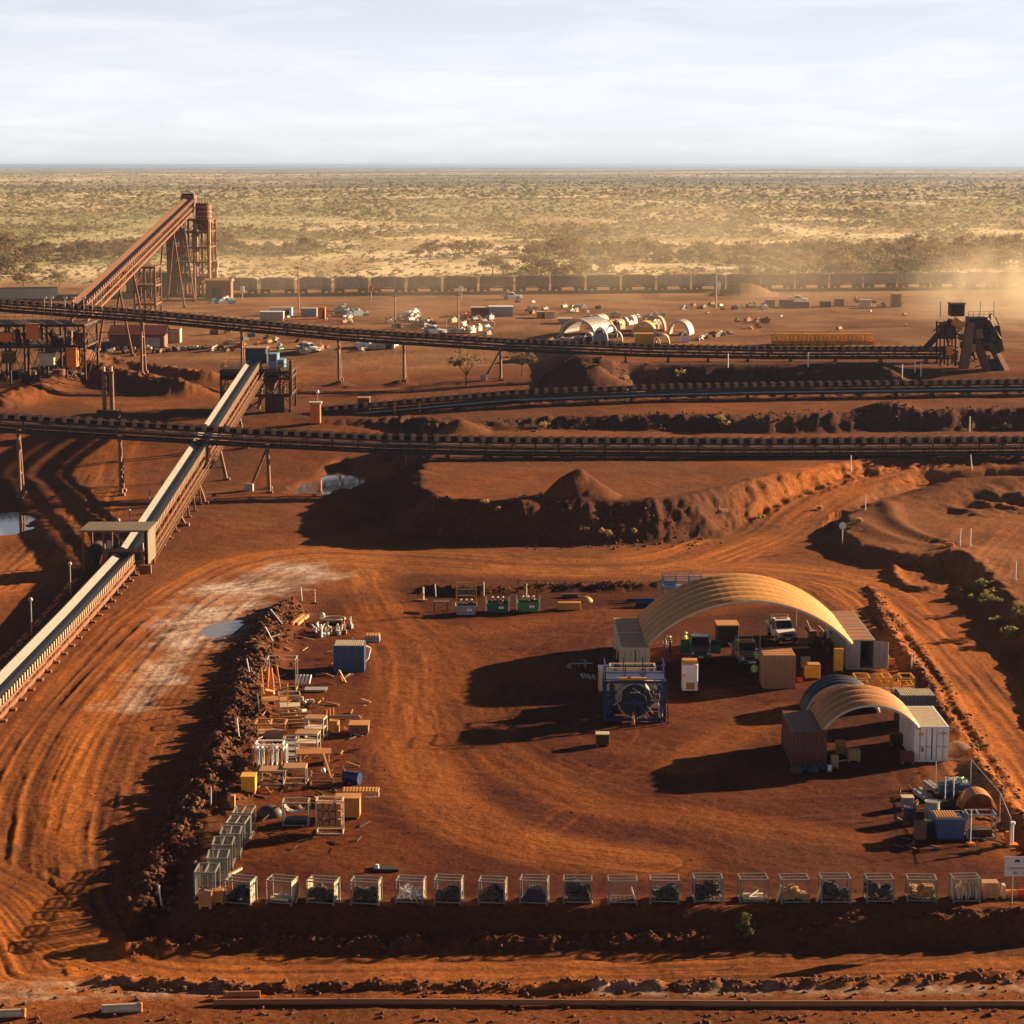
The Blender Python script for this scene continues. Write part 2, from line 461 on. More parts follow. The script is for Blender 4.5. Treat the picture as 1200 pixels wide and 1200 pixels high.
mat('steel_rust', (.17, .065, .028), .75, .2, .4, 1.5, .4)
mat('steel_dark', (.05, .029, .021), .7, .2, .4, 1.5, .35)
mat('steel_brown', (.20, .10, .055), .7, .15, .35, 1.2, .4)
mat('steel_grey', (.34, .33, .31), .5, .5, .3, 2, .3)
mat('galv', (.33, .33, .32), .55, .15, .25, 4, .3)
mat('galv_blue', (.25, .30, .35), .5, .15, .2, 4, .22)
mat('rubber', (.022, .021, .021), .65, 0, .3, 3, .18)
mat('belt_grey', (.29, .27, .24), .6, 0, .22, 2.5, .12)
mat('rack_steel', (.20, .20, .19), .55, .1, .3, 5, .35)
mat('belt_black', (.05, .047, .045), .55, 0, .3, 1.5, .25)
mat('white_paint', (.82, .80, .77), .45, 0, .10, 1.0, .15, streak=True)
mat('cream', (.55, .46, .33), .55, 0, .15, 1.0, .3, streak=True)
mat('tan_sheet', (.40, .21, .10), .55, 0, .2, .7, .45)
mat('canvas', (.62, .29, .07), .6, 0, .2, .9, .32, .25, 2.5)
mat('canvas_low', (.50, .215, .06), .6, 0, .22, .9, .4, .25, 2.5)
mat('maroon', (.13, .034, .032), .55, 0, .25, 1.0, .3, streak=True)
mat('blue_cont', (.035, .075, .17), .5, 0, .25, 1.0, .22, streak=True)
mat('blue_paint', (.010, .026, .11), .45, 0, .2, 1.5, .12)
mat('blue_sky', (.12, .26, .42), .45, 0, .2, 1.5, .15)
mat('blue_dark', (.02, .03, .06), .45, 0, .25, 1.2, .15)
mat('green_bin', (.015, .12, .055), .5, 0, .2, 1.5, .15)
mat('green_light', (.05, .22, .07), .5, 0, .2, 1.5, .15)
mat('yellow', (.72, .38, .03), .5, 0, .15, 1.5, .2)
mat('orange', (.75, .19, .03), .55, 0, .15, 1.5, .2)
mat('red', (.55, .05, .025), .5, 0, .15, 1.5, .2)
mat('timber', (.42, .23, .10), .75, 0, .35, 3, .35, streak=True)
mat('plywood', (.44, .20, .06), .7, 0, .25, 2, .3)
mat('ore', (.075, .032, .022), .95, 0, .5, 2.5, .25, .6, 8)
mat('idler_pale', (.40, .29, .19), .65, 0, .4, 3, .4)
mat('idler_tan', (.30, .17, .085), .7, .1, .35, 1.2, .4)
mat('rock', (.095, .036, .018), .95, 0, .6, 1.5, .45, .5, 6)
mat('pipe_brown', (.30, .12, .055), .6, 0, .2, .8, .35)
mat('wagon_grey', (.36, .30, .25), .7, .1, .3, .5, .35, streak=True)
mat('wagon_brown', (.28, .19, .14), .7, .1, .3, .5, .4, streak=True)
mat('concrete', (.42, .37, .31), .85, 0, .2, 1.5, .35)
mat('skin', (.42, .22, .14), .6, 0, .1, 5, 0)
mat('hivis', (.55, .62, .06), .7, 0, .15, 5, .1)
mat('hivis_orange', (.75, .20, .03), .7, 0, .15, 5, .1)
mat('navy_cloth', (.018, .025, .06), .85, 0, .2, 5, .15)
mat('hair', (.03, .02, .015), .8, 0, .2, 5, 0)
mat('headlamp', (.75, .75, .72), .15, 0, .05, 5, .05)
mat('car_white', (.80, .79, .76), .28, 0, .06, 1, .15, spec=.5)
mat('car_blue', (.10, .14, .20), .3, 0, .1, 1, .2, spec=.5)
mat('car_silver', (.36, .37, .33), .32, .3, .1, 1, .2, spec=.5)
mat('black_plastic', (.025, .025, .026), .5, 0, .2, 2, .2)
mat('tree_bark', (.13, .08, .05), .9, 0, .3, 2, .1)
mat('sign_white', (.62, .60, .57), .5, 0, .08, 1, .12)
mat('sign_ink', (.02, .022, .03), .6, 0, .1, 4, 0)
mat('olive_sheet', (.15, .13, .085), .6, 0, .25, 1.0, .3)
mat('asphalt', (.06, .05, .045), .9, 0, .3, .8, .3)

def see_light(name, fac):
    m = MATS[name]; nt = m.node_tree; N = nt.nodes; L = nt.links; b = N['Principled BSDF']
    tl = N.new('ShaderNodeBsdfTranslucent'); ms = N.new('ShaderNodeMixShader'); ms.inputs['Fac'].default_value = fac
    src = b.inputs['Base Color'].links[0].from_socket
    L.new(src, tl.inputs['Color']); L.new(b.outputs[0], ms.inputs[1]); L.new(tl.outputs[0], ms.inputs[2]); L.new(ms.outputs[0], N['Material Output'].inputs['Surface'])
see_light('canvas', .16); see_light('canvas_low', .16)
def mat_glass():
    m = bpy.data.materials.new('glass_dark'); nt, b = nodes_of(m)
    b.inputs['Base Color'].default_value = (.02, .025, .03, 1); b.inputs['Roughness'].default_value = .08
    b.inputs['Specular IOR Level'].default_value = .6
    no = nt.nodes.new('ShaderNodeTexNoise'); no.inputs['Scale'].default_value = 6
    mr = nt.nodes.new('ShaderNodeMapRange'); mr.inputs['To Min'].default_value = .05; mr.inputs['To Max'].default_value = .22
    nt.links.new(no.outputs['Fac'], mr.inputs['Value']); nt.links.new(mr.outputs['Result'], b.inputs['Roughness'])
    MATS['glass'] = m
mat_glass()
def mat_water():
    m = bpy.data.materials.new('muddy_water'); nt, b = nodes_of(m)
    b.inputs['Base Color'].default_value = (.14, .10, .08, 1); b.inputs['Roughness'].default_value = .04
    b.inputs['IOR'].default_value = 1.33; b.inputs['Specular IOR Level'].default_value = 1.0
    no = nt.nodes.new('ShaderNodeTexNoise'); no.inputs['Scale'].default_value = 1.5; no.inputs['Detail'].default_value = 3
    tc = nt.nodes.new('ShaderNodeTexCoord'); nt.links.new(tc.outputs['Object'], no.inputs['Vector'])
    bp = nt.nodes.new('ShaderNodeBump'); bp.inputs['Strength'].default_value = .05; bp.inputs['Distance'].default_value = .05
    nt.links.new(no.outputs['Fac'], bp.inputs['Height']); nt.links.new(bp.outputs['Normal'], b.inputs['Normal'])
    MATS['water'] = m
mat_water()
def mat_mesh_panel():             # welded wire mesh: wires drawn by the material, holes let the sight through
    m = bpy.data.materials.new('wire_mesh'); nt, b = nodes_of(m); N = nt.nodes; L = nt.links
    b.inputs['Base Color'].default_value = (.30, .28, .24, 1); b.inputs['Roughness'].default_value = .55
    tr = N.new('ShaderNodeBsdfTransparent'); mx = N.new('ShaderNodeMixShader')
    no = N.new('ShaderNodeTexNoise'); no.inputs['Scale'].default_value = 2.0
    mr = N.new('ShaderNodeMapRange'); mr.inputs['To Min'].default_value = .14; mr.inputs['To Max'].default_value = .28
    L.new(no.outputs['Fac'], mr.inputs['Value']); L.new(mr.outputs['Result'], mx.inputs['Fac'])
    L.new(tr.outputs[0], mx.inputs[1]); L.new(b.outputs[0], mx.inputs[2])
    L.new(mx.outputs[0], N['Material Output'].inputs['Surface'])
    MATS['wire_mesh'] = m
mat_mesh_panel()
def mat_leaf(name, col, col2):
    m = bpy.data.materials.new(name); nt, b = nodes_of(m); N = nt.nodes; L = nt.links
    oi = N.new('ShaderNodeObjectInfo'); ge = N.new('ShaderNodeNewGeometry')
    no = N.new('ShaderNodeTexNoise'); no.inputs['Scale'].default_value = .6
    tc = N.new('ShaderNodeTexCoord'); L.new(tc.outputs['Object'], no.inputs['Vector'])
    ad = N.new('ShaderNodeMath'); ad.operation = 'ADD'; L.new(oi.outputs['Random'], ad.inputs[0]); L.new(no.outputs['Fac'], ad.inputs[1])
    a2 = N.new('ShaderNodeMath'); a2.operation = 'ADD'; L.new(ad.outputs[0], a2.inputs[0]); L.new(ge.outputs['Random Per Island'], a2.inputs[1])
    dv = N.new('ShaderNodeMath'); dv.operation = 'DIVIDE'; dv.inputs[1].default_value = 3; L.new(a2.outputs[0], dv.inputs[0])
    mx = N.new('ShaderNodeMix'); mx.data_type = 'RGBA'; mx.inputs['A'].default_value = (*col, 1); mx.inputs['B'].default_value = (*col2, 1)
    L.new(dv.outputs[0], mx.inputs['Factor']); L.new(mx.outputs['Result'], b.inputs['Base Color'])
    b.inputs['Roughness'].default_value = .7; b.inputs['Specular IOR Level'].default_value = .2
    tl = N.new('ShaderNodeBsdfTranslucent'); L.new(mx.outputs['Result'], tl.inputs['Color'])
    ms = N.new('ShaderNodeMixShader'); ms.inputs['Fac'].default_value = .4
    L.new(b.outputs[0], ms.inputs[1]); L.new(tl.outputs[0], ms.inputs[2]); L.new(ms.outputs[0], N['Material Output'].inputs['Surface'])
    MATS[name] = m
mat_leaf('leaf_olive', (.12, .10, .05), (.25, .20, .10))
mat_leaf('leaf_brown', (.13, .08, .04), (.25, .155, .08))
mat_leaf('leaf_green', (.12, .115, .03), (.30, .26, .07))
mat_leaf('leaf_pale', (.25, .24, .11), (.42, .38, .18))
mat_leaf('leaf_straw', (.42, .26, .08), (.55, .40, .16))

# ------------------------------------------------------------------ the ground, one sheet out to the horizon
def build_ground():
    rows = np.concatenate([np.arange(1420, 346, -1.05), np.geomspace(346 - 193, 2.2, 190) + 193])
    # distance along the middle column for each row, on level 0 / 8
    Ys = []
    for r in rows:
        lv = np.clip((700 - r) / 300, 0, 1) * 8
        d = ray(600, r); Ys.append(d[1] * (lv - CAM_H) / d[2])
    Ys = np.array(sorted(Ys)); Ys = np.concatenate([np.linspace(20, Ys[0], 14)[:-1], Ys])
    us = np.concatenate([np.linspace(-.75, -.285, 26)[:-1], np.linspace(-.285, .285, 620), np.linspace(.285, .75, 26)[1:]])
    YY, UU = np.meshgrid(Ys, us, indexing='ij')
    X = (UU * YY).ravel(); Y = YY.ravel()
    z = np.empty_like(X); F = {}
    n = len(X); CH = 25600
    keys = None
    for i in range(0, n, CH):
        zz, f = terrain(X[i:i + CH], Y[i:i + CH], True)
        z[i:i + CH] = zz
        for k, v in f.items():
            F.setdefault(k, np.empty(n))[i:i + CH] = v
    # far swell that closes the horizon
    z = z - 0.0
    # single passes of wheels crossing the open ground
    RT = random.Random(44)
    trk = np.zeros(n)
    near = np.nonzero(Y < 300)[0]
    xn = X[near]; yn = Y[near]
    for k in range(46):
        if k < 30: ax, ay, bx, by = RT.uniform(-17, 30), RT.uniform(126, 205), RT.uniform(-17, 30), RT.uniform(126, 205)
        else: ax, ay, bx, by = RT.uniform(-42, -18), RT.uniform(115, 215), RT.uniform(-40, 30), RT.uniform(112, 250)
        mx_, my_ = (ax + bx) / 2 + RT.uniform(-14, 14), (ay + by) / 2 + RT.uniform(-14, 14)
        ln = smooth_line([(ax, ay), (mx_, my_), (bx, by)], 5)
        la = np.asarray(ln); kk = np.nonzero((xn > la[:, 0].min() - 2) & (xn < la[:, 0].max() + 2) & (yn > la[:, 1].min() - 2) & (yn < la[:, 1].max() + 2))[0]
        if len(kk) == 0: continue
        d = pl_dist(xn[kk], yn[kk], ln)
        tw = np.exp(-((d - .8) / .2) ** 2) * RT.uniform(.4, 1.0)
        ii = near[kk]; trk[ii] = np.maximum(trk[ii], tw)
    trk *= np.clip(fbm(X * .35, Y * .35, 211, 3) * 2 - .35, 0, 1)
    z = z - trk * .035
    me = grid_mesh('ground', np.stack([X, Y, z], 1), len(Ys), len(us))
    # ---------------- earth colours
    def c3(a): return np.array(a)[None, :]
    big = fbm(X * .035, Y * .035, 201, 4)
    med = fbm(X * .22, Y * .22, 205, 4)
    fin = fbm(X * 1.4, Y * 1.4, 209, 3)
    base = c3((.215, .067, .020)) * (1 - big[:, None]) + c3((.120, .040, .018)) * big[:, None]
    col = base * (.75 + .5 * med[:, None])
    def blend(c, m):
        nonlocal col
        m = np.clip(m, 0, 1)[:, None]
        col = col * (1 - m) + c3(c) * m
    yard = S(.5, 3, F['dy'])
    blend((.062, .0155, .0090), yard * (.68 + .4 * med))
    # worn, dusty wheel paths are paler
    road = F['road']
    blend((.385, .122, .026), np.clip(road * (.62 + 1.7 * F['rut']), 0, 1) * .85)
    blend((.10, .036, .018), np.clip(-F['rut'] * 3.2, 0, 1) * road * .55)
    blend((.21, .062, .013), trk * .6 * yard)
    blend((.12, .04, .014), trk * .6 * (1 - yard))
    pt = fbm(X * .075 + 5, Y * .06, 215, 5)
    blend((.052, .0150, .0080), yard * np.clip((pt - .52) * 6, 0, 1) * .55)
    blend((.150, .043, .011), yard * np.clip((.43 - pt) * 6, 0, 1) * .55)
    # ore and maroon tips
    slope1 = S(-1.0, 1.0, F['d1']) * (1 - S(5.5, 8, F['d1'])) * (Y < 300) * (1 - S(24, 34, X))
    blend((.070, .028, .018), slope1 * .85)
    slope2 = S(-1, 1, F['d2']) * (1 - S(5.5, 9, F['d2'])) * (Y < 340)
    blend((.070, .030, .021), slope2 * .85)
    slope3 = S(-1, .6, F['d3']) * (1 - S(6, 9, F['d3']))
    blend((.060, .027, .021), slope3 * .9)
    blend((.15, .065, .03), S(0, 1, F['d4']) * .6 * med * 1.4)
    for cx, cy, r, h in CONES:
        if h > 1.9:
            blend((.085, .036, .022), (1 - S(.75, 1.1, np.hypot(X - cx, Y - cy) / r)) * .75)
    # spilt ore under the belts
    blend((.085, .034, .02), np.exp(-((X + 41) / 5.0) ** 2) * (Y < 350) * .55 * (.4 + med))
    for yb in (288., 343., 386.):
        blend((.075, .032, .022), np.exp(-((Y - yb) / 4.0) ** 2) * .7 * (.3 + med) * (Y > 260))
    dr = pl_dist(X, Y, RUBBLE)
    blend((.085, .032, .018), np.exp(-(dr / 3.0) ** 2) * .7)
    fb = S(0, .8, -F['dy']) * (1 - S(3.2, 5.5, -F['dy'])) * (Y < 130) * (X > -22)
    blend((.075, .030, .018), fb * .85)  # dark maroon front bank, its shade deepened in the soil colour
    bk = S(395, 430, Y) * (1 - S(640, 700, Y))
    stx = fbm(X * .03, Y * .16, 221, 4)
    blend((.115, .048, .024), bk * np.clip((stx - .48) * 4, 0, 1) * .75)
    blend((.34, .18, .09), bk * np.clip((.50 - stx) * 4, 0, 1) * .75)
    blend((.29, .155, .085), bk * .6)
    gm = fbm(X * .05, Y * .07, 227, 5) * S(205, 260, Y) * (1 - S(600, 660, Y))
    blend((.115, .05, .026), np.clip((gm - .45) * 5, 0, 1) * .55)
    blend((.25, .115, .05), np.clip((.40 - gm) * 5, 0, 1) * S(205, 260, Y) * (1 - S(600, 660, Y)) * .45)
    ls = fbm(X * .11, Y * .09, 225, 4) * (1 - S(600, 660, Y))
    blend((.10, .036, .016), np.clip((ls - .56) * 6, 0, 1) * .55)
    # wet grey clay
    mud = F['mud']
    blend((.46, .345, .28), mud * (.45 + .8 * F['mr']) * (.65 + .75 * med))
    blend((.13, .07, .05), mud * np.clip(.42 - F['mr'], 0, 1) * 2.0)
    for o in (MUD2, MUD3):
        mm = S(-.6, .8, poly_in(X + (F['n2'] - .5) * 2, Y + (F['n1'] - .5) * 2, o))
        blend((.40, .29, .22), mm * np.clip(fin * 1.8 - .5, 0, 1) * .8)
    blend((.13, .06, .04), F['pond'] * .8)
    # scrub plain: straw grass, bare pale earth, red earth, in streaks along the land
    pl = S(620, 700, Y + (med - .5) * 60)
    st = fbm(X * .020, Y * .010, 231, 5)
    st2 = fbm(X * .05, Y * .014, 237, 4)
    plain = c3((.42, .31, .165)) * st2[:, None] + c3((.31, .20, .10)) * (1 - st2[:, None])
    wv = np.clip((st2 * .62 + st * .55 - .53) * 6.5, 0, 1)[:, None]
    plain = plain * (1 - wv) + c3((.66, .53, .34)) * wv
    gv = np.clip((fbm(X * .004, Y * .0022, 241, 4) - .40) * 4, 0, 1)[:, None] * .75
    plain = plain * (1 - gv) + c3((.30, .28, .14)) * gv
    dk = np.clip((fbm(X * .0009, Y * .0011, 251, 5) - .46) * 5, 0, 1)[:, None] * S(1800, 4500, Y)[:, None] * .75
    plain = plain * (1 - dk) + c3((.13, .11, .075)) * dk
    # a dark line of the far railway and its cleared strip
    ln = np.exp(-((Y - (2150 + X * .1)) / 45) ** 2) * S(-260, -60, X)
    plain = plain * (1 - ln[:, None] * .75) + c3((.07, .06, .05)) * ln[:, None] * .75
    col = col * (1 - pl[:, None]) + plain * pl[:, None]
    col = np.clip(col, .01, .9)
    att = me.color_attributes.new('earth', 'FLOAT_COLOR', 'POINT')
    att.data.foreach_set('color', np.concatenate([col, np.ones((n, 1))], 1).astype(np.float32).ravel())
    wet = me.attributes.new('wet', 'FLOAT', 'POINT')
    wet.data.foreach_set('value', np.clip(mud * np.clip(F['mr'] * 1.5 - .5, 0, 1) * (med > .48), 0, 1).astype(np.float32))
    m = bpy.data.materials.new('red_earth'); nt, b = nodes_of(m); N = nt.nodes; L = nt.links
    at = N.new('ShaderNodeAttribute'); at.attribute_name = 'earth'
    aw = N.new('ShaderNodeAttribute'); aw.attribute_name = 'wet'
    tc = N.new('ShaderNodeTexCoord')
    n1 = N.new('ShaderNodeTexNoise'); n1.inputs['Scale'].default_value = 2.6; n1.inputs['Detail'].default_value = 9; n1.inputs['Roughness'].default_value = .7
    L.new(tc.outputs['Object'], n1.inputs['Vector'])
    mr = N.new('ShaderNodeMapRange'); mr.inputs['From Min'].default_value = .3; mr.inputs['From Max'].default_value = .7
    mr.inputs['To Min'].default_value = .55; mr.inputs['To Max'].default_value = 1.42
    L.new(n1.outputs['Fac'], mr.inputs['Value'])
    mu = N.new('ShaderNodeMix'); mu.data_type = 'RGBA'; mu.blend_type = 'MULTIPLY'; mu.inputs['Factor'].default_value = 1
    L.new(at.outputs['Color'], mu.inputs['A']); L.new(mr.outputs['Result'], mu.inputs['B'])
    L.new(mu.outputs['Result'], b.inputs['Base Color'])
    rg = N.new('ShaderNodeMapRange'); rg.inputs['To Min'].default_value = .95; rg.inputs['To Max'].default_value = .35
    L.new(aw.outputs['Fac'], rg.inputs['Value']); L.new(rg.outputs['Result'], b.inputs['Roughness'])
    b.inputs['Specular IOR Level'].default_value = .03
    n2 = N.new('ShaderNodeTexNoise'); n2.inputs['Scale'].default_value = 3.2; n2.inputs['Detail'].default_value = 9; n2.inputs['Roughness'].default_value = .78
    L.new(tc.outputs['Object'], n2.inputs['Vector'])
    n4 = N.new('ShaderNodeTexNoise'); n4.inputs['Scale'].default_value = .55; n4.inputs['Detail'].default_value = 8; n4.inputs['Roughness'].default_value = .72
    L.new(tc.outputs['Object'], n4.inputs['Vector'])
    bq = N.new('ShaderNodeBump'); bq.inputs['Strength'].default_value = .5; bq.inputs['Distance'].default_value = .35
    L.new(n4.outputs['Fac'], bq.inputs['Height'])
    bp = N.new('ShaderNodeBump'); bp.inputs['Strength'].default_value = .8; bp.inputs['Distance'].default_value = .12
    L.new(bq.outputs['Normal'], bp.inputs['Normal'])
    L.new(n2.outputs['Fac'], bp.inputs['Height']); L.new(bp.outputs['Normal'], b.inputs['Normal'])
    me.materials.append(m)
    o = bpy.data.objects.new('ground', me); COL.objects.link(o)
    o['kind'] = 'structure'
    return o
build_ground()

def build_water():
    for k, (o, zw) in enumerate(PONDS_W):
        cx = sum(p[0] for p in o) / len(o); cy = sum(p[1] for p in o) / len(o)
        out = [((p[0] - cx) * 1.5 + cx, (p[1] - cy) * 1.5 + cy, zw) for p in o]
        me = new_mesh('water', out, [tuple(range(len(out)))])
        me.materials.append(MATS['water'])
        w = bpy.data.objects.new('water', me); COL.objects.link(w)
        w['kind'] = 'structure'
build_water()
# ------------------------------------------------------------------ mesh building
class MB:
    """collects shapes; build() links them as one mesh object"""
    def __init__(self):
        self.v = []; self.f = []; self.sm = []
    def _add(self, vs, fs, smooth=False):
        n = len(self.v)
        self.v.extend([tuple(p) for p in vs])
        self.f.extend([tuple(i + n for i in f) for f in fs])
        self.sm.extend([smooth] * len(fs))
        return self
    def box(self, c, s, rz=0.0, bev=0.0, M=None):
        sx, sy, sz = s[0] / 2, s[1] / 2, s[2] / 2
        if bev > 0:
            b = min(bev, sx * .9, sy * .9, sz * .9)
            vs = []
            for zz, k in ((-sz, b), (-sz + b, 0), (sz - b, 0), (sz, b)):
                ax, ay = sx - k, sy - k
                cc = b if k == 0 else b * .6
                vs += [(-ax + cc, -ay, zz), (ax - cc, -ay, zz), (ax, -ay + cc, zz), (ax, ay - cc, zz), (ax - cc, ay, zz), (-ax + cc, ay, zz), (-ax, ay - cc, zz), (-ax, -ay + cc, zz)]
            fs = [tuple(range(7, -1, -1)), tuple(range(24, 32))]
            for r in range(3):
                for k in range(8):
                    a = r * 8 + k; b2 = r * 8 + (k + 1) % 8
                    fs.append((a, b2, b2 + 8, a + 8))
        else:
            vs = [(-sx, -sy, -sz), (sx, -sy, -sz), (sx, sy, -sz), (-sx, sy, -sz), (-sx, -sy, sz), (sx, -sy, sz), (sx, sy, sz), (-sx, sy, sz)]
            fs = [(3, 2, 1, 0), (4, 5, 6, 7), (0, 1, 5, 4), (1, 2, 6, 5), (2, 3, 7, 6), (3, 0, 4, 7)]
        if M is None:
            M = Matrix.Translation(Vector(c)) @ Matrix.Rotation(rz, 4, 'Z')
        else:
            M = M @ Matrix.Translation(Vector(c)) @ Matrix.Rotation(rz, 4, 'Z')
        return self._add([M @ Vector(p) for p in vs], fs)
    def b0(self, x0, y0, z0, x1, y1, z1, bev=0.0):
        return self.box(((x0 + x1) / 2, (y0 + y1) / 2, (z0 + z1) / 2), (abs(x1 - x0), abs(y1 - y0), abs(z1 - z0)), 0, bev)
    def _frame(self, p0, p1):
        p0 = Vector(p0); p1 = Vector(p1); d = p1 - p0; L = d.length
        if L < 1e-6:
            return p0, p1, Vector((1, 0, 0)), Vector((0, 1, 0)), L
        d.normalize()
        up = Vector((0, 0, 1)) if abs(d.z) < .97 else Vector((0, 1, 0))
        s = d.cross(up).normalized(); u = s.cross(d).normalized()
        return p0, p1, s, u, L
    def beam(self, p0, p1, w, h=None):
        h = h or w
        p0, p1, s, u, L = self._frame(p0, p1)
        vs = []
        for p in (p0, p1):
            vs += [p - s * w / 2 - u * h / 2, p + s * w / 2 - u * h / 2, p + s * w / 2 + u * h / 2, p - s * w / 2 + u * h / 2]
        return self._add(vs, [(0, 1, 2, 3), (7, 6, 5, 4), (0, 4, 5, 1), (1, 5, 6, 2), (2, 6, 7, 3), (3, 7, 4, 0)])
    def tube(self, p0, p1, r, n=8, r1=None, cap=True, smooth=True):
        r1 = r if r1 is None else r1
        p0, p1, s, u, L = self._frame(p0, p1)
        vs = []
        for p, q in ((p0, r), (p1, r1)):
            for k in range(n):
                a = 2 * math.pi * k / n
                vs.append(p + s * math.cos(a) * q + u * math.sin(a) * q)
        fs = [(k, (k + 1) % n, n + (k + 1) % n, n + k) for k in range(n)]
        self._add(vs, fs, smooth)
        if cap:
            self._add(vs[:n], [tuple(range(n - 1, -1, -1))]); self._add(vs[n:], [tuple(range(n))])
        return self
    def pipe(self, pts, r, n=6):
        for a, b in zip(pts[:-1], pts[1:]):
            self.tube(a, b, r, n)
        return self
    def ring(self, c, axis, r0, r1, w, n=16):          # annulus (tyre, reel flange) about axis
        c = Vector(c); ax = Vector(axis).normalized()
        t = Vector((0, 0, 1)) if abs(ax.z) < .9 else Vector((1, 0, 0))
        s = ax.cross(t).normalized(); u = s.cross(ax)
        vs = []
        for k in range(n):
            a = 2 * math.pi * k / n
            d = s * math.cos(a) + u * math.sin(a)
            vs += [c + d * r0 - ax * w / 2, c + d * r1 - ax * w / 2, c + d * r1 + ax * w / 2, c + d * r0 + ax * w / 2]
        fs = []
        for k in range(n):
            a = k * 4; b = ((k + 1) % n) * 4
            for j in range(4):
                fs.append((a + j, b + j, b + (j + 1) % 4, a + (j + 1) % 4))
        return self._add(vs, fs)
    def prism(self, prof, axis, a, b):                  # closed outline swept along an axis: 'x','y','z'
        def put(p, t):
            return {'x': (t, p[0], p[1]), 'y': (p[0], t, p[1]), 'z': (p[0], p[1], t)}[axis]
        n = len(prof)
        vs = [put(p, a) for p in prof] + [put(p, b) for p in prof]
        fs = [(k, (k + 1) % n, n + (k + 1) % n, n + k) for k in range(n)] + [tuple(range(n - 1, -1, -1)), tuple(range(n, 2 * n))]
        return self._add(vs, fs)
    def quad(self, *p):
        return self._add(p, [tuple(range(len(p)))])
    def sphere(self, c, r, seg=10, ring=6, sc=(1, 1, 1)):
        vs = [(c[0], c[1], c[2] - r * sc[2])]
        for i in range(1, ring):
            t = math.pi * i / ring - math.pi / 2
            for k in range(seg):
                a = 2 * math.pi * k / seg
                vs.append((c[0] + r * sc[0] * math.cos(t) * math.cos(a), c[1] + r * sc[1] * math.cos(t) * math.sin(a), c[2] + r * sc[2] * math.sin(t)))
        vs.append((c[0], c[1], c[2] + r * sc[2]))
        fs = [(0, 1 + (k + 1) % seg, 1 + k) for k in range(seg)]
        for i in range(ring - 2):
            for k in range(seg):
                a = 1 + i * seg + k; b = 1 + i * seg + (k + 1) % seg
                fs.append((a, b, b + seg, a + seg))
        t = len(vs) - 1; o = 1 + (ring - 2) * seg
        fs += [(o + k, o + (k + 1) % seg, t) for k in range(seg)]
        return self._add(vs, fs, True)
    def mesh(self, name, m):
        me = bpy.data.meshes.new(name)
        me.from_pydata(self.v, [], self.f)
        if any(self.sm):
            me.polygons.foreach_set('use_smooth', self.sm)
        me.materials.append(MATS[m] if isinstance(m, str) else m)
        me.update()
        return me
    def build(self, name, m, parent=None):
        o = bpy.data.objects.new(name, self.mesh(name, m))
        COL.objects.link(o)
        if parent is not None:
            o.parent = parent
        return o
def tag(o, label, cat, group=None, kind=None):
    if label: o['label'] = label
    if cat: o['category'] = cat
    if group: o['group'] = group
    if kind: o['kind'] = kind
    return o
def thing(name, label, cat, loc=(0, 0, 0), rz=0.0, group=None):
    o = bpy.data.objects.new(name, None)
    o.empty_display_size = .3
    COL.objects.link(o)
    o.location = loc; o.rotation_euler = (0, 0, rz)
    return tag(o, label, cat, group)
def single(name, mb, m, label, cat, loc, rz=0.0, group=None, kind=None):
    o = mb.build(name, m)
    o.location = loc; o.rotation_euler = (0, 0, rz)
    return tag(o, label, cat, group, kind)
def part(name, me, parent, loc=(0, 0, 0), rot=(0, 0, 0), sc=None):
    o = bpy.data.objects.new(name, me)
    COL.objects.link(o); o.parent = parent
    o.location = loc; o.rotation_euler = rot
    if sc: o.scale = sc
    return o
def children(o):
    return [c for c in bpy.data.objects if c.parent is o]
def copy_tree(o, loc=None, rz=None, label=None, group=None, parent=None):
    c = o.copy(); COL.objects.link(c)
    if parent is not None: c.parent = parent
    if loc is not None: c.location = loc
    if rz is not None: c.rotation_euler = (0, 0, rz)
    if label: c['label'] = label
    if group: c['group'] = group
    for ch in o.children:
        copy_tree(ch, parent=c)
    return c
ORD = ['', 'first', 'second', 'third', 'fourth', 'fifth', 'sixth', 'seventh', 'eighth', 'ninth', 'tenth', 'eleventh', 'twelfth', 'thirteenth', 'fourteenth',
       'fifteenth', 'sixteenth', 'seventeenth', 'eighteenth', 'nineteenth', 'twentieth', 'twenty-first', 'twenty-second', 'twenty-third', 'twenty-fourth', 'twenty-fifth',
       'twenty-sixth', 'twenty-seventh', 'twenty-eighth', 'twenty-ninth', 'thirtieth']
_ONES = ['', 'first', 'second', 'third', 'fourth', 'fifth', 'sixth', 'seventh', 'eighth', 'ninth']
_TENS = {3: 'thirty', 4: 'forty', 5: 'fifty', 6: 'sixty', 7: 'seventy', 8: 'eighty', 9: 'ninety'}
for _n in range(31, 100):
    ORD.append(_TENS[_n // 10][:-1] + 'ieth' if _n % 10 == 0 else _TENS[_n // 10] + '-' + _ONES[_n % 10])
def text_on(body, size, m, parent, loc, rot, name='lettering', align='CENTER', extrude=.004):
    cu = bpy.data.curves.new(name, 'FONT'); cu.body = body; cu.size = size; cu.align_x = align; cu.align_y = 'CENTER'; cu.extrude = extrude
    tmp = bpy.data.objects.new(name, cu); COL.objects.link(tmp)
    dg = bpy.context.evaluated_depsgraph_get()
    me = bpy.data.meshes.new_from_object(tmp.evaluated_get(dg))
    bpy.data.objects.remove(tmp)
    me.materials.clear(); me.materials.append(MATS[m])
    return part(name, me, parent, loc, rot)
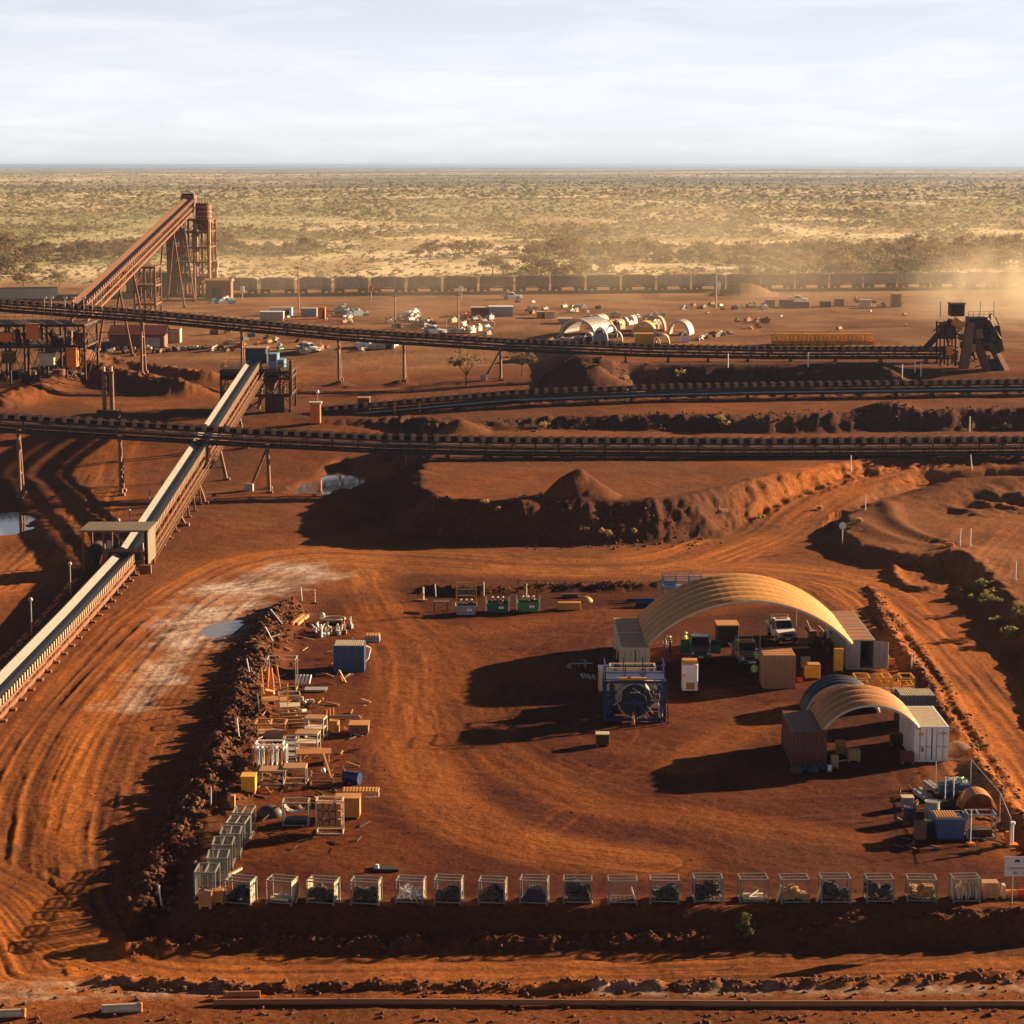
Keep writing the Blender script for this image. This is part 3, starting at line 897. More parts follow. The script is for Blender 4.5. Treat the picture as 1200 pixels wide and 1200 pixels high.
# ------------------------------------------------------------------ conveyors and steel
def seg_frames(pts):
    out = []
    for a, b in zip(pts[:-1], pts[1:]):
        a = Vector(a); b = Vector(b); d = (b - a); L = d.length; d.normalize()
        s = d.cross(Vector((0, 0, 1))).normalized(); u = s.cross(d).normalized()
        out.append((a, b, d, s, u, L))
    return out
def idler_mesh(name, w, plate, ph, m):
    mb = MB()
    mb.box((0, 0, -.16), (.12, 2 * w + .3, .12))
    for sgn in (-1, 1):
        mb.box((0, sgn * (w + .10), .12), (plate, .08, ph))
        mb.beam((0, sgn * (w + .06), .12), (0, sgn * w * .42, -.14), .09, .09)
    mb.beam((0, -w * .42, -.15), (0, w * .42, -.15), .11, .11)
    return mb.mesh(name, m)
def conveyor(name, label, pts, w=.85, pitch=1.45, plate=.62, ph=.75, depth=1.5, pylons=(), legs=4.8, lean=1.1, walk=1, belt='belt_black', steel='steel_dark',
             frame='steel_brown', pylon_mat='steel_brown', idler_mat='idler_tan', hood=None, rail=True, legfrom=None, pipe=None, tr_h=.35):
    root = thing(name, label, 'conveyor', pts[0])
    o = Vector(pts[0])
    segs = [(a - o, b - o, d, s, u, L) for a, b, d, s, u, L in seg_frames(pts)]
    # belt
    prof = [(-w, tr_h), (-w * .12, .0), (w * .12, .0), (w, tr_h)]
    mb = MB(); rb = MB()
    for a, b, d, s, u, L in segs:
        n = max(1, int(L / 6))
        for k in range(n):
            p = a + (b - a) * (k / n); q = a + (b - a) * ((k + 1) / n)
            for (s0, h0), (s1, h1) in zip(prof[:-1], prof[1:]):
                mb.quad(p + s * s0 + u * h0, p + s * s1 + u * h1, q + s * s1 + u * h1, q + s * s0 + u * h0)
                mb.quad(p + s * s0 + u * (h0 - .04), q + s * s0 + u * (h0 - .04), q + s * s1 + u * (h1 - .04), p + s * s1 + u * (h1 - .04))
        rb.beam(a - u * .75, b - u * .75, w * 2 - .1, .05)
    mb.build('belt', belt, root); rb.build('return_belt', 'belt_black', root)
    # idlers
    im = idler_mesh('idler', w, plate, ph, idler_mat)
    for a, b, d, s, u, L in segs:
        M = Matrix((d, -s, u)).transposed().to_euler()
        n = int(L / pitch)
        for k in range(n):
            part('idler', im, root, a + d * (k + .5) * (L / n), M)
    # stringers and lattice
    tr = MB()
    for a, b, d, s, u, L in segs:
        for sg in (-1, 1):
            tr.beam(a + s * sg * (w + .12) - u * .28, b + s * sg * (w + .12) - u * .28, .14, .24)
            tr.beam(a + s * sg * (w + .12) - u * depth, b + s * sg * (w + .12) - u * depth, .26, .42)
        n = max(1, round(L / 3.1))
        for k in range(n + 1):
            p = a + d * L * k / n
            for sg in (-1, 1):
                tr.beam(p + s * sg * (w + .12) - u * .4, p + s * sg * (w + .12) - u * depth, .16)
                if k < n:
                    q = p + d * L / n
                    if k % 2: tr.beam(p + s * sg * (w + .12) - u * depth, q + s * sg * (w + .12) - u * .4, .08)
                    else: tr.beam(p + s * sg * (w + .12) - u * .4, q + s * sg * (w + .12) - u * depth, .08)
            tr.beam(p - s * (w + .1) - u * depth, p + s * (w + .1) - u * depth, .10)
    tr.build('lattice_girder', steel, root)
    if depth > 1.0:
        ct = MB()
        for a, b, d, s, u, L in segs:
            ct.beam(a + s * (w + .24) - u * (depth * .55), b + s * (w + .24) - u * (depth * .55), .1, .34)
        ct.build('cable_tray', steel, root)
    if walk:
        wk = MB(); hr = MB()
        for a, b, d, s, u, L in segs:
            c = s * walk * (w + .62)
            wk.beam(a + c - u * (depth - .1), b + c - u * (depth - .1), .8, .06)
            e = s * walk * (w + 1.0)
            if rail:
                for h in (.55, 1.05):
                    hr.beam(a + e - u * (depth - .1 - h), b + e - u * (depth - .1 - h), .055)
                n = max(1, round(L / 2.9))
                for k in range(n + 1):
                    p = a + d * L * k / n + e - u * (depth - .1)
                    hr.beam(p, p + u * 1.1, .08)
        wk.build('walkway', steel, root)
        if rail: hr.build('handrail', frame, root)
    if hood:
        hd = MB()
        for a, b, d, s, u, L in segs:
            for k in range(5):
                t0 = math.pi * k / 5; t1 = math.pi * (k + 1) / 5
                r = w + .18
                p = [s * math.cos(t) * r + u * (math.sin(t) * r * .8 + .2) for t in (t0, t1)]
                hd.quad(a + p[0], b + p[0], b + p[1], a + p[1])
        hd.build('hood', hood, root)
    if pipe:
        pp = MB()
        for a, b, d, s, u, L in segs:
            pp.tube(a + s * (w + .5) - u * (depth * .8), b + s * (w + .5) - u * (depth * .8), .13, 8)
        pp.build('water_pipe', pipe, root)
    # supports
    leg = MB()
    for a, b, d, s, u, L in segs:
        n = max(1, int(L / legs))
        for k in range(n):
            p = a + d * (L * (k + .5) / n)
            pw = p + o
            zc = pw.z - depth - hz(pw.x, pw.y)
            if .1 < zc < 3.6 and (legfrom is None or legfrom(pw)):
                lg = MB()
                for sg in (-1, 1):
                    e = p + s * sg * (w + .12) - u * depth
                    f = p + s * sg * (w + .45); f.z = hz(pw.x, pw.y) - .1 - o.z
                    lg.beam(e, f, .2, .24)
                    lg.box((f.x, f.y, f.z + .12), (.6, .6, .3))
                lg.beam(p - s * (w + .4) - u * (depth + zc * .5), p + s * (w + .4) - u * (depth + zc * .5), .12)
                lg.build('support_leg', steel, root)
    for pl in pylons:
        t, rake = pl if isinstance(pl, tuple) else (pl, 0)
        # t: world coordinate along the main axis
        for a, b, d, s, u, L in segs:
            ax = 0 if abs(d.x) > abs(d.y) else 1
            aw = a + o; bw = b + o
            if min(aw[ax], bw[ax]) <= t < max(aw[ax], bw[ax]):
                p = a + (b - a) * ((t - aw[ax]) / (bw[ax] - aw[ax]))
                pw = p + o
                zg = hz(pw.x, pw.y) - .1 - o.z
                pm = MB()
                for sg in (-1, 1):
                    e = p + s * sg * (w - .15) - u * depth
                    f = p + s * sg * (w + lean); f.z = zg
                    pm.tube(f, e, .26, 8, .2)
                    pm.box((f.x, f.y, zg + .2), (.9, .9, .5))
                h = (p.z - depth) - zg
                for fr in (.35, .7):
                    ww = (w + lean) + (-.15 - lean) * fr
                    pm.beam(p + s * ww + Vector((0, 0, zg + h * fr - p.z)), p - s * ww + Vector((0, 0, zg + h * fr - p.z)), .14)
                pm.beam(p - s * (w + .3) - u * (depth + .15), p + s * (w + .3) - u * (depth + .15), .5, .6)
                py_ = pm.build('pylon', pylon_mat, root)
                if rake:
                    rk = MB()
                    f = p + d * rake; g = f + o
                    f.z = hz(g.x, g.y) - o.z
                    rk.tube(f, p - u * (depth + .2), .2, 8, .16)
                    rk.build('raking_strut', pylon_mat, py_)
                    fb = MB().box((f.x, f.y, f.z + .45), (1.1, 1.1, 1.1), 0, .05)
                    fb.build('footing', 'concrete', py_)
    return root

def steel_frame(name, label, cat, x0, x1, y0, y1, zb, levels, nx=3, ny=2, m='steel_dark', rail_m='steel_brown', brace=True, cw=.3):
    root = thing(name, label, cat, ((x0 + x1) / 2, (y0 + y1) / 2, zb))
    cx, cy = (x0 + x1) / 2, (y0 + y1) / 2
    hx, hy = (x1 - x0) / 2, (y1 - y0) / 2
    top = levels[-1] - zb
    xs = [-hx + 2 * hx * i / (nx - 1) for i in range(nx)]
    ys = [-hy + 2 * hy * j / (ny - 1) for j in range(ny)]
    cm = MB().b0(-cw / 2, -cw / 2, -.3, cw / 2, cw / 2, top).mesh('column', m)
    for x in xs:
        for y in ys:
            part('column', cm, root, (x, y, 0))
    prev = 0.0
    br = MB()
    for lv in levels:
        h = lv - zb
        pf = MB()
        pf.b0(-hx - .25, -hy - .25, h - .12, hx + .25, hy + .25, h)
        for x in xs: pf.beam((x, -hy, h - .28), (x, hy, h - .28), .2, .3)
        for y in ys: pf.beam((-hx, y, h - .3), (hx, y, h - .3), .2, .34)
        f = pf.build('platform', m, root)
        rl = MB()
        for (ax, ay), (bx, by) in (((-hx, -hy), (hx, -hy)), ((hx, -hy), (hx, hy)), ((hx, hy), (-hx, hy)), ((-hx, hy), (-hx, -hy))):
            n = max(1, int(math.hypot(bx - ax, by - ay) / 1.6))
            for k in range(n):
                q = (ax + (bx - ax) * k / n, ay + (by - ay) * k / n)
                rl.beam((q[0], q[1], h), (q[0], q[1], h + 1.1), .06)
            for e in (.55, 1.08):
                rl.beam((ax, ay, h + e), (bx, by, h + e), .055)
        rl.build('handrail', rail_m, f)
        if brace:
            for i in range(nx - 1):
                for y in (ys[0], ys[-1]):
                    if (i + int(lv)) % 2: br.beam((xs[i], y, prev), (xs[i + 1], y, h - .3), .13)
                    else: br.beam((xs[i + 1], y, prev), (xs[i], y, h - .3), .13)
            for j in range(ny - 1):
                for x in (xs[0], xs[-1]):
                    br.beam((x, ys[j], prev), (x, ys[j + 1], h - .3), .13)
        prev = h
    if brace: br.build('bracing', m, root)
    return root
def px2x(px, Y): return (px - 600.0) / FPX * (Y * CP + 0.0) / 1.0 if False else PY(px, 400, Y)[0]

# ---- middle conveyor (on pylons to the left, on the terrace to the right)
YM = [(-95, 279), (0, 282), (300, 286), (450, 288), (600, 289), (900, 290), (1200, 291), (1420, 292)]
PM = [(-150, 479), (0, 488), (300, 506), (450, 513), (600, 516), (900, 517.5), (1200, 515.5), (1400, 514)]
ptsM = [tuple(PY(px, py, Y)) for (px, py), (_, Y) in zip(PM, YM)]
def xm(px): return PY(px, 500, 285)[0]
conveyor('conveyor', 'long dark ore conveyor crossing the middle of the picture above the curved berm', ptsM, pylons=(xm(-95), xm(28), xm(143), (xm(313), -2.6)), depth=1.75)
# ---- conveyor behind it, on the second terrace
PB = [(366, 481), (480, 471), (600, 460.5), (760, 454.5), (900, 451.5), (1200, 447.5), (1400, 446)]
ptsB = [tuple(PY(px, py, 343)) for px, py in PB]
conveyor('conveyor', 'low ore conveyor with a pale pipe along it, between the two dark berms', ptsB, w=.8, pitch=1.42, plate=.68, depth=1.2, legs=5.2, pipe='galv_blue', walk=1, rail=False)
# ---- far elevated conveyor falling from the left to the stacker
PF = [(-140, 345), (0, 353.5), (170, 366), (400, 387.5), (600, 400), (760, 406.5), (900, 409), (1112, 409)]
ptsF = [tuple(PY(px, py, 386)) for px, py in PF]
def xf(px): return PY(px, 420, 386)[0]
conveyor('conveyor', 'far elevated ore conveyor on slender pylons, sloping down from left to the stacker', ptsF, w=.85, pitch=1.32, plate=.6, ph=.8, depth=1.5,
         pylons=(xf(-60), xf(168), xf(285), xf(398), xf(474), (xf(587), -3.0)), legs=6.5)
# ---- diagonal conveyor coming towards the camera on the left
XD = -40.3
ptsD = [(XD, 120, .35), (XD, 150, 1.0), (XD, 200, 1.25), (XD, 231, 1.7), (XD, 348, 11.6)]
conveyor('conveyor', 'pale grey belt conveyor running from the lower left edge up to the open hut', ptsD[:4], w=.95, pitch=.95, plate=.34, ph=.7, depth=.85, legs=3.3, walk=0,
         belt='belt_grey', tr_h=.5, steel='steel_rust', idler_mat='idler_pale')
conveyor('conveyor', 'inclined lattice conveyor rising from the open hut to the blue transfer cabin', ptsD[3:], w=.95, pitch=1.05, plate=.34, ph=.6, depth=2.1, legs=5.0, walk=1,
         belt='belt_grey', tr_h=.5, steel='steel_rust', frame='idler_tan', idler_mat='idler_pale', pylons=(258, 275, 296, 318), lean=.9)
# ---- incline to the train loader
pI0 = PY(92, 356, 386); pI1 = PY(222, 233, 588)
conveyor('conveyor', 'steep looking rusty conveyor climbing to the round bin of the train loader', [tuple(pI0), tuple(pI1)], w=1.2, pitch=3.0, plate=1.4, ph=.5, depth=3.0, legs=9, walk=-1,
         steel='steel_rust', frame='steel_brown', idler_mat='steel_rust', pylons=(432, 455, 535, 560), lean=2.2, pylon_mat='steel_rust', belt='steel_brown')

# ---- open hut over the diagonal conveyor
def hut():
    y0, y1 = 228.0, 232.5
    zg = hz(XD, 230)
    r = thing('conveyor_hut', 'open-sided hut with flat olive roof standing over the pale belt', 'hut', (XD, 230, zg))
    MB().b0(-4.6, -3.0, 4.35, 2.6, 2.6, 4.55).build('roof', 'olive_sheet', r)
    MB().b0(2.05, -2.6, .9, 2.45, 2.2, 4.345).build('wall_panel', 'olive_sheet', r)
    MB().b0(-2.2, -2.75, .9, 1.95, -2.6, 2.5).build('front_panel', 'steel_brown', r)
    fr = MB().b0(-1.7, -2.85, 1.35, 1.7, -2.76, 2.2); fr.build('opening_shade_slab', 'rubber', r)  # black slab on the front panel imitates the shade of an opening
    for x in (-4.3, -2.2, 2.2):
        for y in (-2.5, 2.3):
            MB().b0(x - .1, y - .1, -.2, x + .1, y + .1, 4.34).build('post', 'steel_brown', r)
    dr = MB().tube((-3.4, -1.2, 2.0), (-3.4, 1.4, 2.0), .75, 14); dr.b0(-3.6, -1.0, 0, -3.2, 1.2, 1.5); dr.build('drive_drum', 'steel_dark', r)
    MB().tube((-1.7, -1.8, 1.2), (-1.7, -1.8, 3.3), .32, 10).build('tank', 'cream', r)
    MB().b0(1.6, -3.3, 0, 2.8, -2.8, .9).build('base_block', 'steel_brown', r)
hut()
# lamp stalks along the diagonal conveyor
for i, (px, py) in enumerate([(122, 740), (92, 695), (145, 640), (157, 628), (167, 605), (177, 590), (191, 565), (199, 552)]):
    p = G(px - 4, py + 3)
    p.x = XD - 3.2
    p.z = hz(p.x, p.y)
    t = thing('lamp_post', '%s lamp post from the front along the left side of the pale belt' % ORD[i + 1], 'lamp', p, 0, 'lamp posts beside the pale belt')
    MB().tube((0, 0, -.2), (0, 0, 3.1), .06, 6).build('pole', 'galv', t)
    MB().sphere((0, 0, 3.2), .2, 8, 6).build('lamp_head', 'cream', t)

# ---- transfer station at the head of the diagonal conveyor
def transfer():
    y0, y1 = 343.5, 352.0
    x0 = PY(262, 430, 347)[0]; x1 = PY(342, 430, 347)[0]
    zb = min(hz(x0, 347), hz(x1, 347))
    z2 = PY(300, 428, 347)[2]
    root = steel_frame('transfer_station', 'dark steel transfer station with blue cabins at the top of the pale belt', 'transfer station', x0, x1, y0, y1, zb, [zb + 2.8, zb + 5.4, z2 - .6], 4, 2, rail_m='steel_rust')
    lc = lambda x, y, z: (x - root.location.x, y - root.location.y, z - root.location.z)
    a = lc(PY(288, 420, 347)[0], 346.5, z2 + .3); b = lc(PY(312, 420, 347)[0], 349.5, z2 + 2.6)
    hc = MB().b0(a[0], a[1], a[2], b[0], b[1], b[2], .08).build('head_chute', 'blue_dark', root)
    MB().b0(a[0] - .2, a[1] - .3, b[2] + .01, b[0] + .2, b[1] + .2, b[2] + .22).build('chute_lid', 'tan_sheet', hc)
    for k, (pa, pb, yt, yb) in enumerate([(315, 326, 414, 432), (326, 334, 421, 431)]):
        a = lc(PY(pa, yt, 346)[0], 345, PY(pa, yb, 346)[2]); b = lc(PY(pb, yt, 346)[0], 348, PY(pa, yt, 346)[2])
        cb = MB().b0(a[0], a[1], a[2], b[0], b[1], b[2], .05).build('cabin', 'blue_sky', root)
        MB().b0(a[0] + .2, a[1] - .04, (a[2] + b[2]) / 2, b[0] - .3, a[1] - .005, b[2] - .25).build('window', 'glass', cb)
        MB().b0(b[0] - .18, a[1] - .06, a[2], b[0] - .02, a[1] - .01, b[2]).build('corner_trim', 'white_paint', cb)
    ch = MB()
    ch.prism([(-1.3, 0), (1.3, 0), (.6, -3.0), (-.6, -3.0)], 'y', -1, 1)
    ch.build('chute', 'steel_rust', root).location = (2.0, -1, z2 - zb - .8)
    for k in range(5):
        q = MB().tube((-3 + k * 1.7, -3.9, .4), (-2.4 + k * 1.7, -3.4, 3.0 + (k % 3)), .28, 8); q.build('duct', 'steel_rust' if k % 2 else 'steel_brown', root)
    MB().b0(1.5, -4.6, 0, 4.5, -4.2, 2.4).build('cladding', 'steel_dark', root)
    MB().b0(3.6, -4.25, 1.5, 4.0, -3.8, 7).build('riser', 'steel_rust', root)
    MB().b0(5.3, -4.2, 2.5, 5.7, -3.9, 8).build('riser', 'steel_rust', root)
transfer()
# orange cabinet to its right
p = G(370, 496)
t = thing('switch_cabinet', 'tall orange cabinet with pale lid beside the transfer station', 'cabinet', p)
MB().b0(-.75, -.7, 0, .75, .7, 3.0, .05).build('body', 'orange', t)
MB().b0(-.95, -.9, 3.002, .95, .9, 3.25).build('lid', 'cream', t)
MB().tube((.3, .2, 3.2), (.3, .2, 4.6), .05, 6).build('mast', 'galv', t)
MB().sphere((.3, .2, 4.75), .28, 8, 6).build('lamp', 'white_paint', t)

# ---- twin column chute behind the middle conveyor
p = Vector((PY(127, 470, 328)[0], 328, hz(PY(127, 470, 328)[0], 328)))
t = thing('twin_stack', 'pair of tall tan steel columns on a dark box behind the middle conveyor', 'columns', p)
zt = PY(127, 432, 328)[2] - p.z; zm = PY(127, 480, 328)[2] - p.z
MB().b0(-1.6, -1.2, -.2, 1.6, 1.2, zm, .08).build('plinth_box', 'steel_dark', t)
for sx in (-.55, .55):
    c = MB().tube((sx, 0, zm), (sx, 0, zt - .5), .33, 12).build('column', 'steel_brown', t)
    MB().tube((sx, 0, zt - .5), (sx, 0, zt + .3), .2, 10).build('cap', 'cream', c)
    c2 = MB()
    for k in range(5): c2.ring((sx, 0, zm + 1 + k * 1.1), (0, 0, 1), .33, .4, .12, 12)
    c2.build('flanges', 'steel_rust', c)
MB().b0(-.9, -.3, zt - .6, .9, .3, zt - .4).build('top_beam', 'steel_rust', t)

# ---- screening works at the left edge
def works():
    Y0, Y1 = 388, 400
    x0 = PY(-70, 400, 392)[0]; x1 = PY(104, 400, 392)[0]
    zb = 4.0
    l1 = PY(0, 404, 390)[2]; l2 = PY(0, 379, 390)[2]
    root = steel_frame('screening_plant', 'dark steel screening plant with orange sheds at the left edge', 'ore plant', x0, x1, Y0, Y1, zb, [l1, l2], 9, 2, rail_m='steel_rust', cw=.36)
    ox, oy, oz = root.location
    R = random.Random(4)
    hxw = (x1 - x0) / 2
    for k in range(60):
        x = -hxw + R.random() * hxw * 1.95; y = R.uniform(-5.6, 2)
        z = R.choice([0, l1 - zb])
        s = R.uniform(.8, 1.9)
        if R.random() < .5:
            MB().tube((x, y, z), (x + R.uniform(-1, 1), y, z + s * 1.4), .3 * s, 9).build('vessel', R.choice(['steel_rust', 'steel_brown', 'steel_brown']), root)
        else:
            MB().box((x, y, z + s * .6), (s, s, s * 1.2), R.random(), .05).build('machine_box', R.choice(['steel_rust', 'steel_brown', 'steel_dark']), root)
    for px, py, w, h, m in [(39, 397, 15, 17, 'orange'), (85, 430, 12, 22, 'orange'), (8, 400, 14, 10, 'orange'), (10, 425, 14, 12, 'steel_rust'), (55, 428, 16, 14, 'cream')]:
        q = PY(px, py, 387.2); k = 386 / FPX
        sb = MB().b0(-w / 2 * k, -.8, 0, w / 2 * k, 1.4, h * k, .05).build('shed', m, root)
        sb.location = (q[0] - ox, q[1] - oy, q[2] - oz)
        MB().b0(-w / 2 * k - .1, -.95, h * k + .002, w / 2 * k + .1, 1.5, h * k + .12).build('shed_roof', 'tan_sheet', sb)
        rb = MB()
        for j in range(6): rb.b0(-w / 2 * k + (j + .3) * w * k / 6, -.86, .1, -w / 2 * k + (j + .6) * w * k / 6, -.802, h * k - .1)
        rb.build('ribs', m, sb)
    gd = MB()
    for k in range(14):
        x = -hxw + k * hxw * 2 / 13
        gd.beam((x, -6.4, 0), (x + 2.6, -6.4, l1 - zb), .14); gd.beam((x + 2.6, -6.4, l1 - zb), (x, -6.4, l2 - zb), .14)
    gd.build('front_lattice', 'steel_dark', root)
    tk = MB().tube((hxw - 5, -4, 0), (hxw - 5, -4, 2.4), 1.2, 14); tk.build('tank', 'steel_rust', root)
    # light row on the conveyor above
    for k, px in enumerate((52, 60, 76, 86, 98, 108, 119)):
        q = PY(px, 349, 384.5)
        lp = MB().tube((0, 0, 0), (0, 0, -1.6 - (q[2] - 18)), .05, 6); lp.b0(-.35, -.15, -.1, .35, .15, .15)
        e = lp.build('lamp_bracket', 'cream', root); e.location = (q[0] - ox, q[1] - oy, q[2] - oz)
works()

# ---- train loader
def loader():
    Y0, Y1 = 580, 594
    xl = PY(202, 300, 588)[0]; xr = PY(249, 300, 588)[0]
    zb = hz(xl, 588)
    lv = [PY(220, y, 588)[2] for y in (322, 305, 288, 270, 256)]
    root = steel_frame('train_loader', 'tall rusty train loading tower with a round bin on top', 'loading tower', xl, xr, Y0, Y1, zb, lv, 4, 3, m='steel_rust', rail_m='steel_brown', cw=.55)
    ox, oy, oz = root.location
    bx = PY(238.5, 250, 584)[0] - ox
    z0 = PY(238, 260, 584)[2] - zb; z1 = PY(238, 238, 584)[2] - zb
    b = MB().tube((bx, -3, z0), (bx, -3, z1), 2.1, 24, cap=True); b.tube((bx, -3, z0 - 3), (bx, -3, z0), .8, 20, 2.1); b.build('round_bin', 'steel_rust', root)
    rg = MB()
    for k in range(4): rg.ring((bx, -3, z0 + (z1 - z0) * (k + .2) / 4), (0, 0, 1), 2.1, 2.22, .22, 24)
    rg.build('bin_hoops', 'tan_sheet', root)
    rl = MB()
    for k in range(20):
        a = 2 * math.pi * k / 20
        rl.beam((bx + 2.3 * math.cos(a), -3 + 2.3 * math.sin(a), z1), (bx + 2.3 * math.cos(a), -3 + 2.3 * math.sin(a), z1 + 1.1), .07)
    rl.ring((bx, -3, z1 + 1.1), (0, 0, 1), 2.25, 2.35, .08, 20); rl.ring((bx, -3, z0 - .2), (0, 0, 1), 2.1, 3.0, .15, 20)
    rl.build('bin_handrail', 'steel_brown', root)
    hw = (xr - xl) / 2
    for x in (bx - 1.6, bx + 1.7):
        MB().tube((x, -7.2, 0), (x, -5, z0), .42, 10).build('leg_tube', 'tan_sheet', root)
    MB().b0(-hw - .3, -7, 0, -hw + 2.2, 7, PY(205, 268, 588)[2] - zb).build('lift_shaft', 'steel_dark', root)
    q = PY(221, 233, 588)
    hd = MB().b0(-1.8, -2, -2.2, 1.8, 2.5, 1.0, .1); e = hd.build('head_house', 'steel_brown', root); e.location = (q[0] - ox, q[1] - oy, q[2] - oz)
    MB().b0(-1.5, -1.6, 1.002, 1.5, 2.1, 1.4).build('head_lid', 'steel_dark', e)
    for sx, dy in ((-hw + 3, -10), (hw - 3, -12)):
        MB().tube((sx, dy, 0), (sx * .6, -6, 17), .35, 8).build('raking_leg', 'steel_rust', root)
    for k in range(3):
        MB().box((hw + .8, -4 + k * 2, 3 + k * 2.5), (1.6, 1.6, 1.6), 0, .05).build('side_cabin', 'tan_sheet', root)
    R = random.Random(8); inf = MB()
    for k in range(46):
        z = R.uniform(1, 17); x = R.uniform(-hw, hw); y = R.choice([-7, 0, 7])
        inf.beam((x, y, z), (x + R.uniform(-3, 3), y, z + R.uniform(-3, 3)), .2)
    inf.build('cross_steel', 'steel_dark', root)
    for k in range(9):
        z = R.uniform(2, 15); x = R.uniform(-hw + 1, hw - 1)
        MB().b0(x - 1.2, -7.2, z, x + 1.2, -6.6, z + R.uniform(.8, 2.2)).build('cladding', 'steel_dark' if k % 2 else 'steel_rust', root)
    # sheds at the foot
    for (pa, pb, yt, yb, yd, lab) in [(150, 205, 318, 347, 596, 'dark long shed at the foot of the train loader, left side'), (243, 272, 326, 349, 570, 'brown shed with tan roof at the right foot of the train loader')]:
        x0 = PY(pa, yb, yd)[0]; x1 = PY(pb, yb, yd)[0]; zg = hz((x0 + x1) / 2, yd); zt = PY(pa, yt, yd)[2] - zg
        s = thing('loader_shed', lab, 'shed', ((x0 + x1) / 2, yd, zg))
        w = (x1 - x0) / 2
        MB().b0(-w, -2.5, -.2, w, 2.5, zt - .8).build('wall', 'steel_brown', s)
        MB().prism([(-2.9, zt - .8), (2.9, zt - .8), (2.7, zt - .4), (0, zt), (-2.7, zt - .4)], 'x', -w - .3, w + .3).build('roof', 'tan_sheet' if pa > 200 else 'steel_dark', s)
        MB().b0(-w * .5, -2.56, 0, w * .3, -2.502, zt * .6).build('door', 'rubber', s)
        MB().b0(w - .25, -2.62, 0, w + .05, -2.503, zt + .6).build('corner_post', 'steel_rust', s)
loader()
# trestle half way up the incline
xa = PY(160, 300, 492)[0]; xb = PY(184, 300, 492)[0]
tz = [hz(xa, 492) + v for v in (4, 8, 12)]
steel_frame('trestle_tower', 'rusty trestle tower under the middle of the climbing conveyor', 'trestle', xa, xb, 488, 496, hz(xa, 492), tz, 3, 2, m='steel_rust', rail_m='tan_sheet', cw=.4)
# ------------------------------------------------------------------ containers and shelters in the yard
def corr_panel(mb, p0, p1, z0, z1, n, dep, out):
    """corrugated wall from p0 to p1 (xy), ribs proud towards out"""
    p0 = Vector((*p0, 0)); p1 = Vector((*p1, 0)); o = Vector((*out, 0))
    d = p1 - p0
    pts = []
    for k in range(n):
        for f, q in ((.0, 0), (.36, 0), (.5, 1), (.86, 1)):
            pts.append(p0 + d * ((k + f) / n) + o * dep * (q - 1))
    pts.append(p1 - o * dep)
    for a, b in zip(pts[:-1], pts[1:]):
        mb.quad((a.x, a.y, z0), (b.x, b.y, z0), (b.x, b.y, z1), (a.x, a.y, z1))
def container(label, p, m, rz=0.0, L=6.06, Wd=2.44, H=2.59, doors=True, open_door=False, roof=None, rib_roof=False, door_m=None, name='shipping_container', plain_front=False):
    t = thing(name, label, 'container', p, rz)
    w = Wd / 2
    body = MB()
    z0, z1 = .16, H - .12
    corr_panel(body, (-w, .05), (-w, L - .05), z0, z1, max(6, int(L / .3)), .045, (-1, 0))
    corr_panel(body, (w, .05), (w, L - .05), z0, z1, max(6, int(L / .3)), .045, (1, 0))
    corr_panel(body, (-w + .05, L), (w - .05, L), z0, z1, 8, .045, (0, 1))
    if not doors: corr_panel(body, (-w + .05, .0), (w - .05, .0), z0, z1, 9, .045, (0, -1))
    body.build('wall', m, t)
    MB().b0(-w + .06, .06, .05, w - .06, L - .06, .17).build('floor', 'timber', t)
    fr = MB()
    for x in (-w + .06, w - .06):
        for y in (.06, L - .06):
            fr.b0(x - .075, y - .075, 0, x + .075, y + .075, H)
        fr.b0(x - .06, .1, .0, x + .06, L - .1, .165); fr.b0(x - .05, .1, H - .13, x + .05, L - .1, H - .004)
    for y in (.06, L - .06):
        fr.b0(-w + .1, y - .06, .0, w - .1, y + .06, .16); fr.b0(-w + .1, y - .05, H - .13, w - .1, y + .05, H - .005)
    fr.build('frame', m, t)
    rf = MB()
    if rib_roof:
        n = 14
        for k in range(n):
            y0 = -w + .06 + (k) * (Wd - .12) / n; s_ = (Wd - .12) / n
            rf.b0(y0 + s_ * .1, .1, H - .05, y0 + s_ * .6, L - .1, H + .04)
        rf.b0(-w + .05, .05, H - .09, w - .05, L - .05, H - .051)
    else:
        rf.b0(-w + .05, .05, H - .08, w - .05, L - .05, H - .02)
        n = max(2, int(L / .6))
        for k in range(n):
            rf.b0(-w + .12, .2 + k * (L - .3) / n, H - .019, w - .12, .2 + (k + .5) * (L - .3) / n, H + .006)
    rf.build('roof', roof or m, t)
    if doors:
        for sx in (-1, 1):
            d = MB().b0(.03, -.03, .17, w - .09, .03, H - .14)
            for zz in (.5, 1.1, 1.7, 2.2):
                d.b0(.08, -.05, zz * H / 2.59 - .16, w - .14, -.031, zz * H / 2.59 + .14)
            dm = d.build('door', door_m or m, t)
            if sx < 0: dm.location = (-w + .06, 0, 0)
            else: dm.location = (.03, 0, 0)
            rod = MB()
            for xx in (.32, .78):
                rod.tube((xx, -.075, .2), (xx, -.075, H - .18), .022, 6); rod.b0(xx - .03, -.10, 1.1, xx + .28, -.07, 1.16)
            rod.build('lock_rod', 'galv', dm)
            if open_door and sx > 0:
                dm.location = (w - .02, -.02, 0); dm.rotation_euler = (0, 0, rad(-18))
    return t
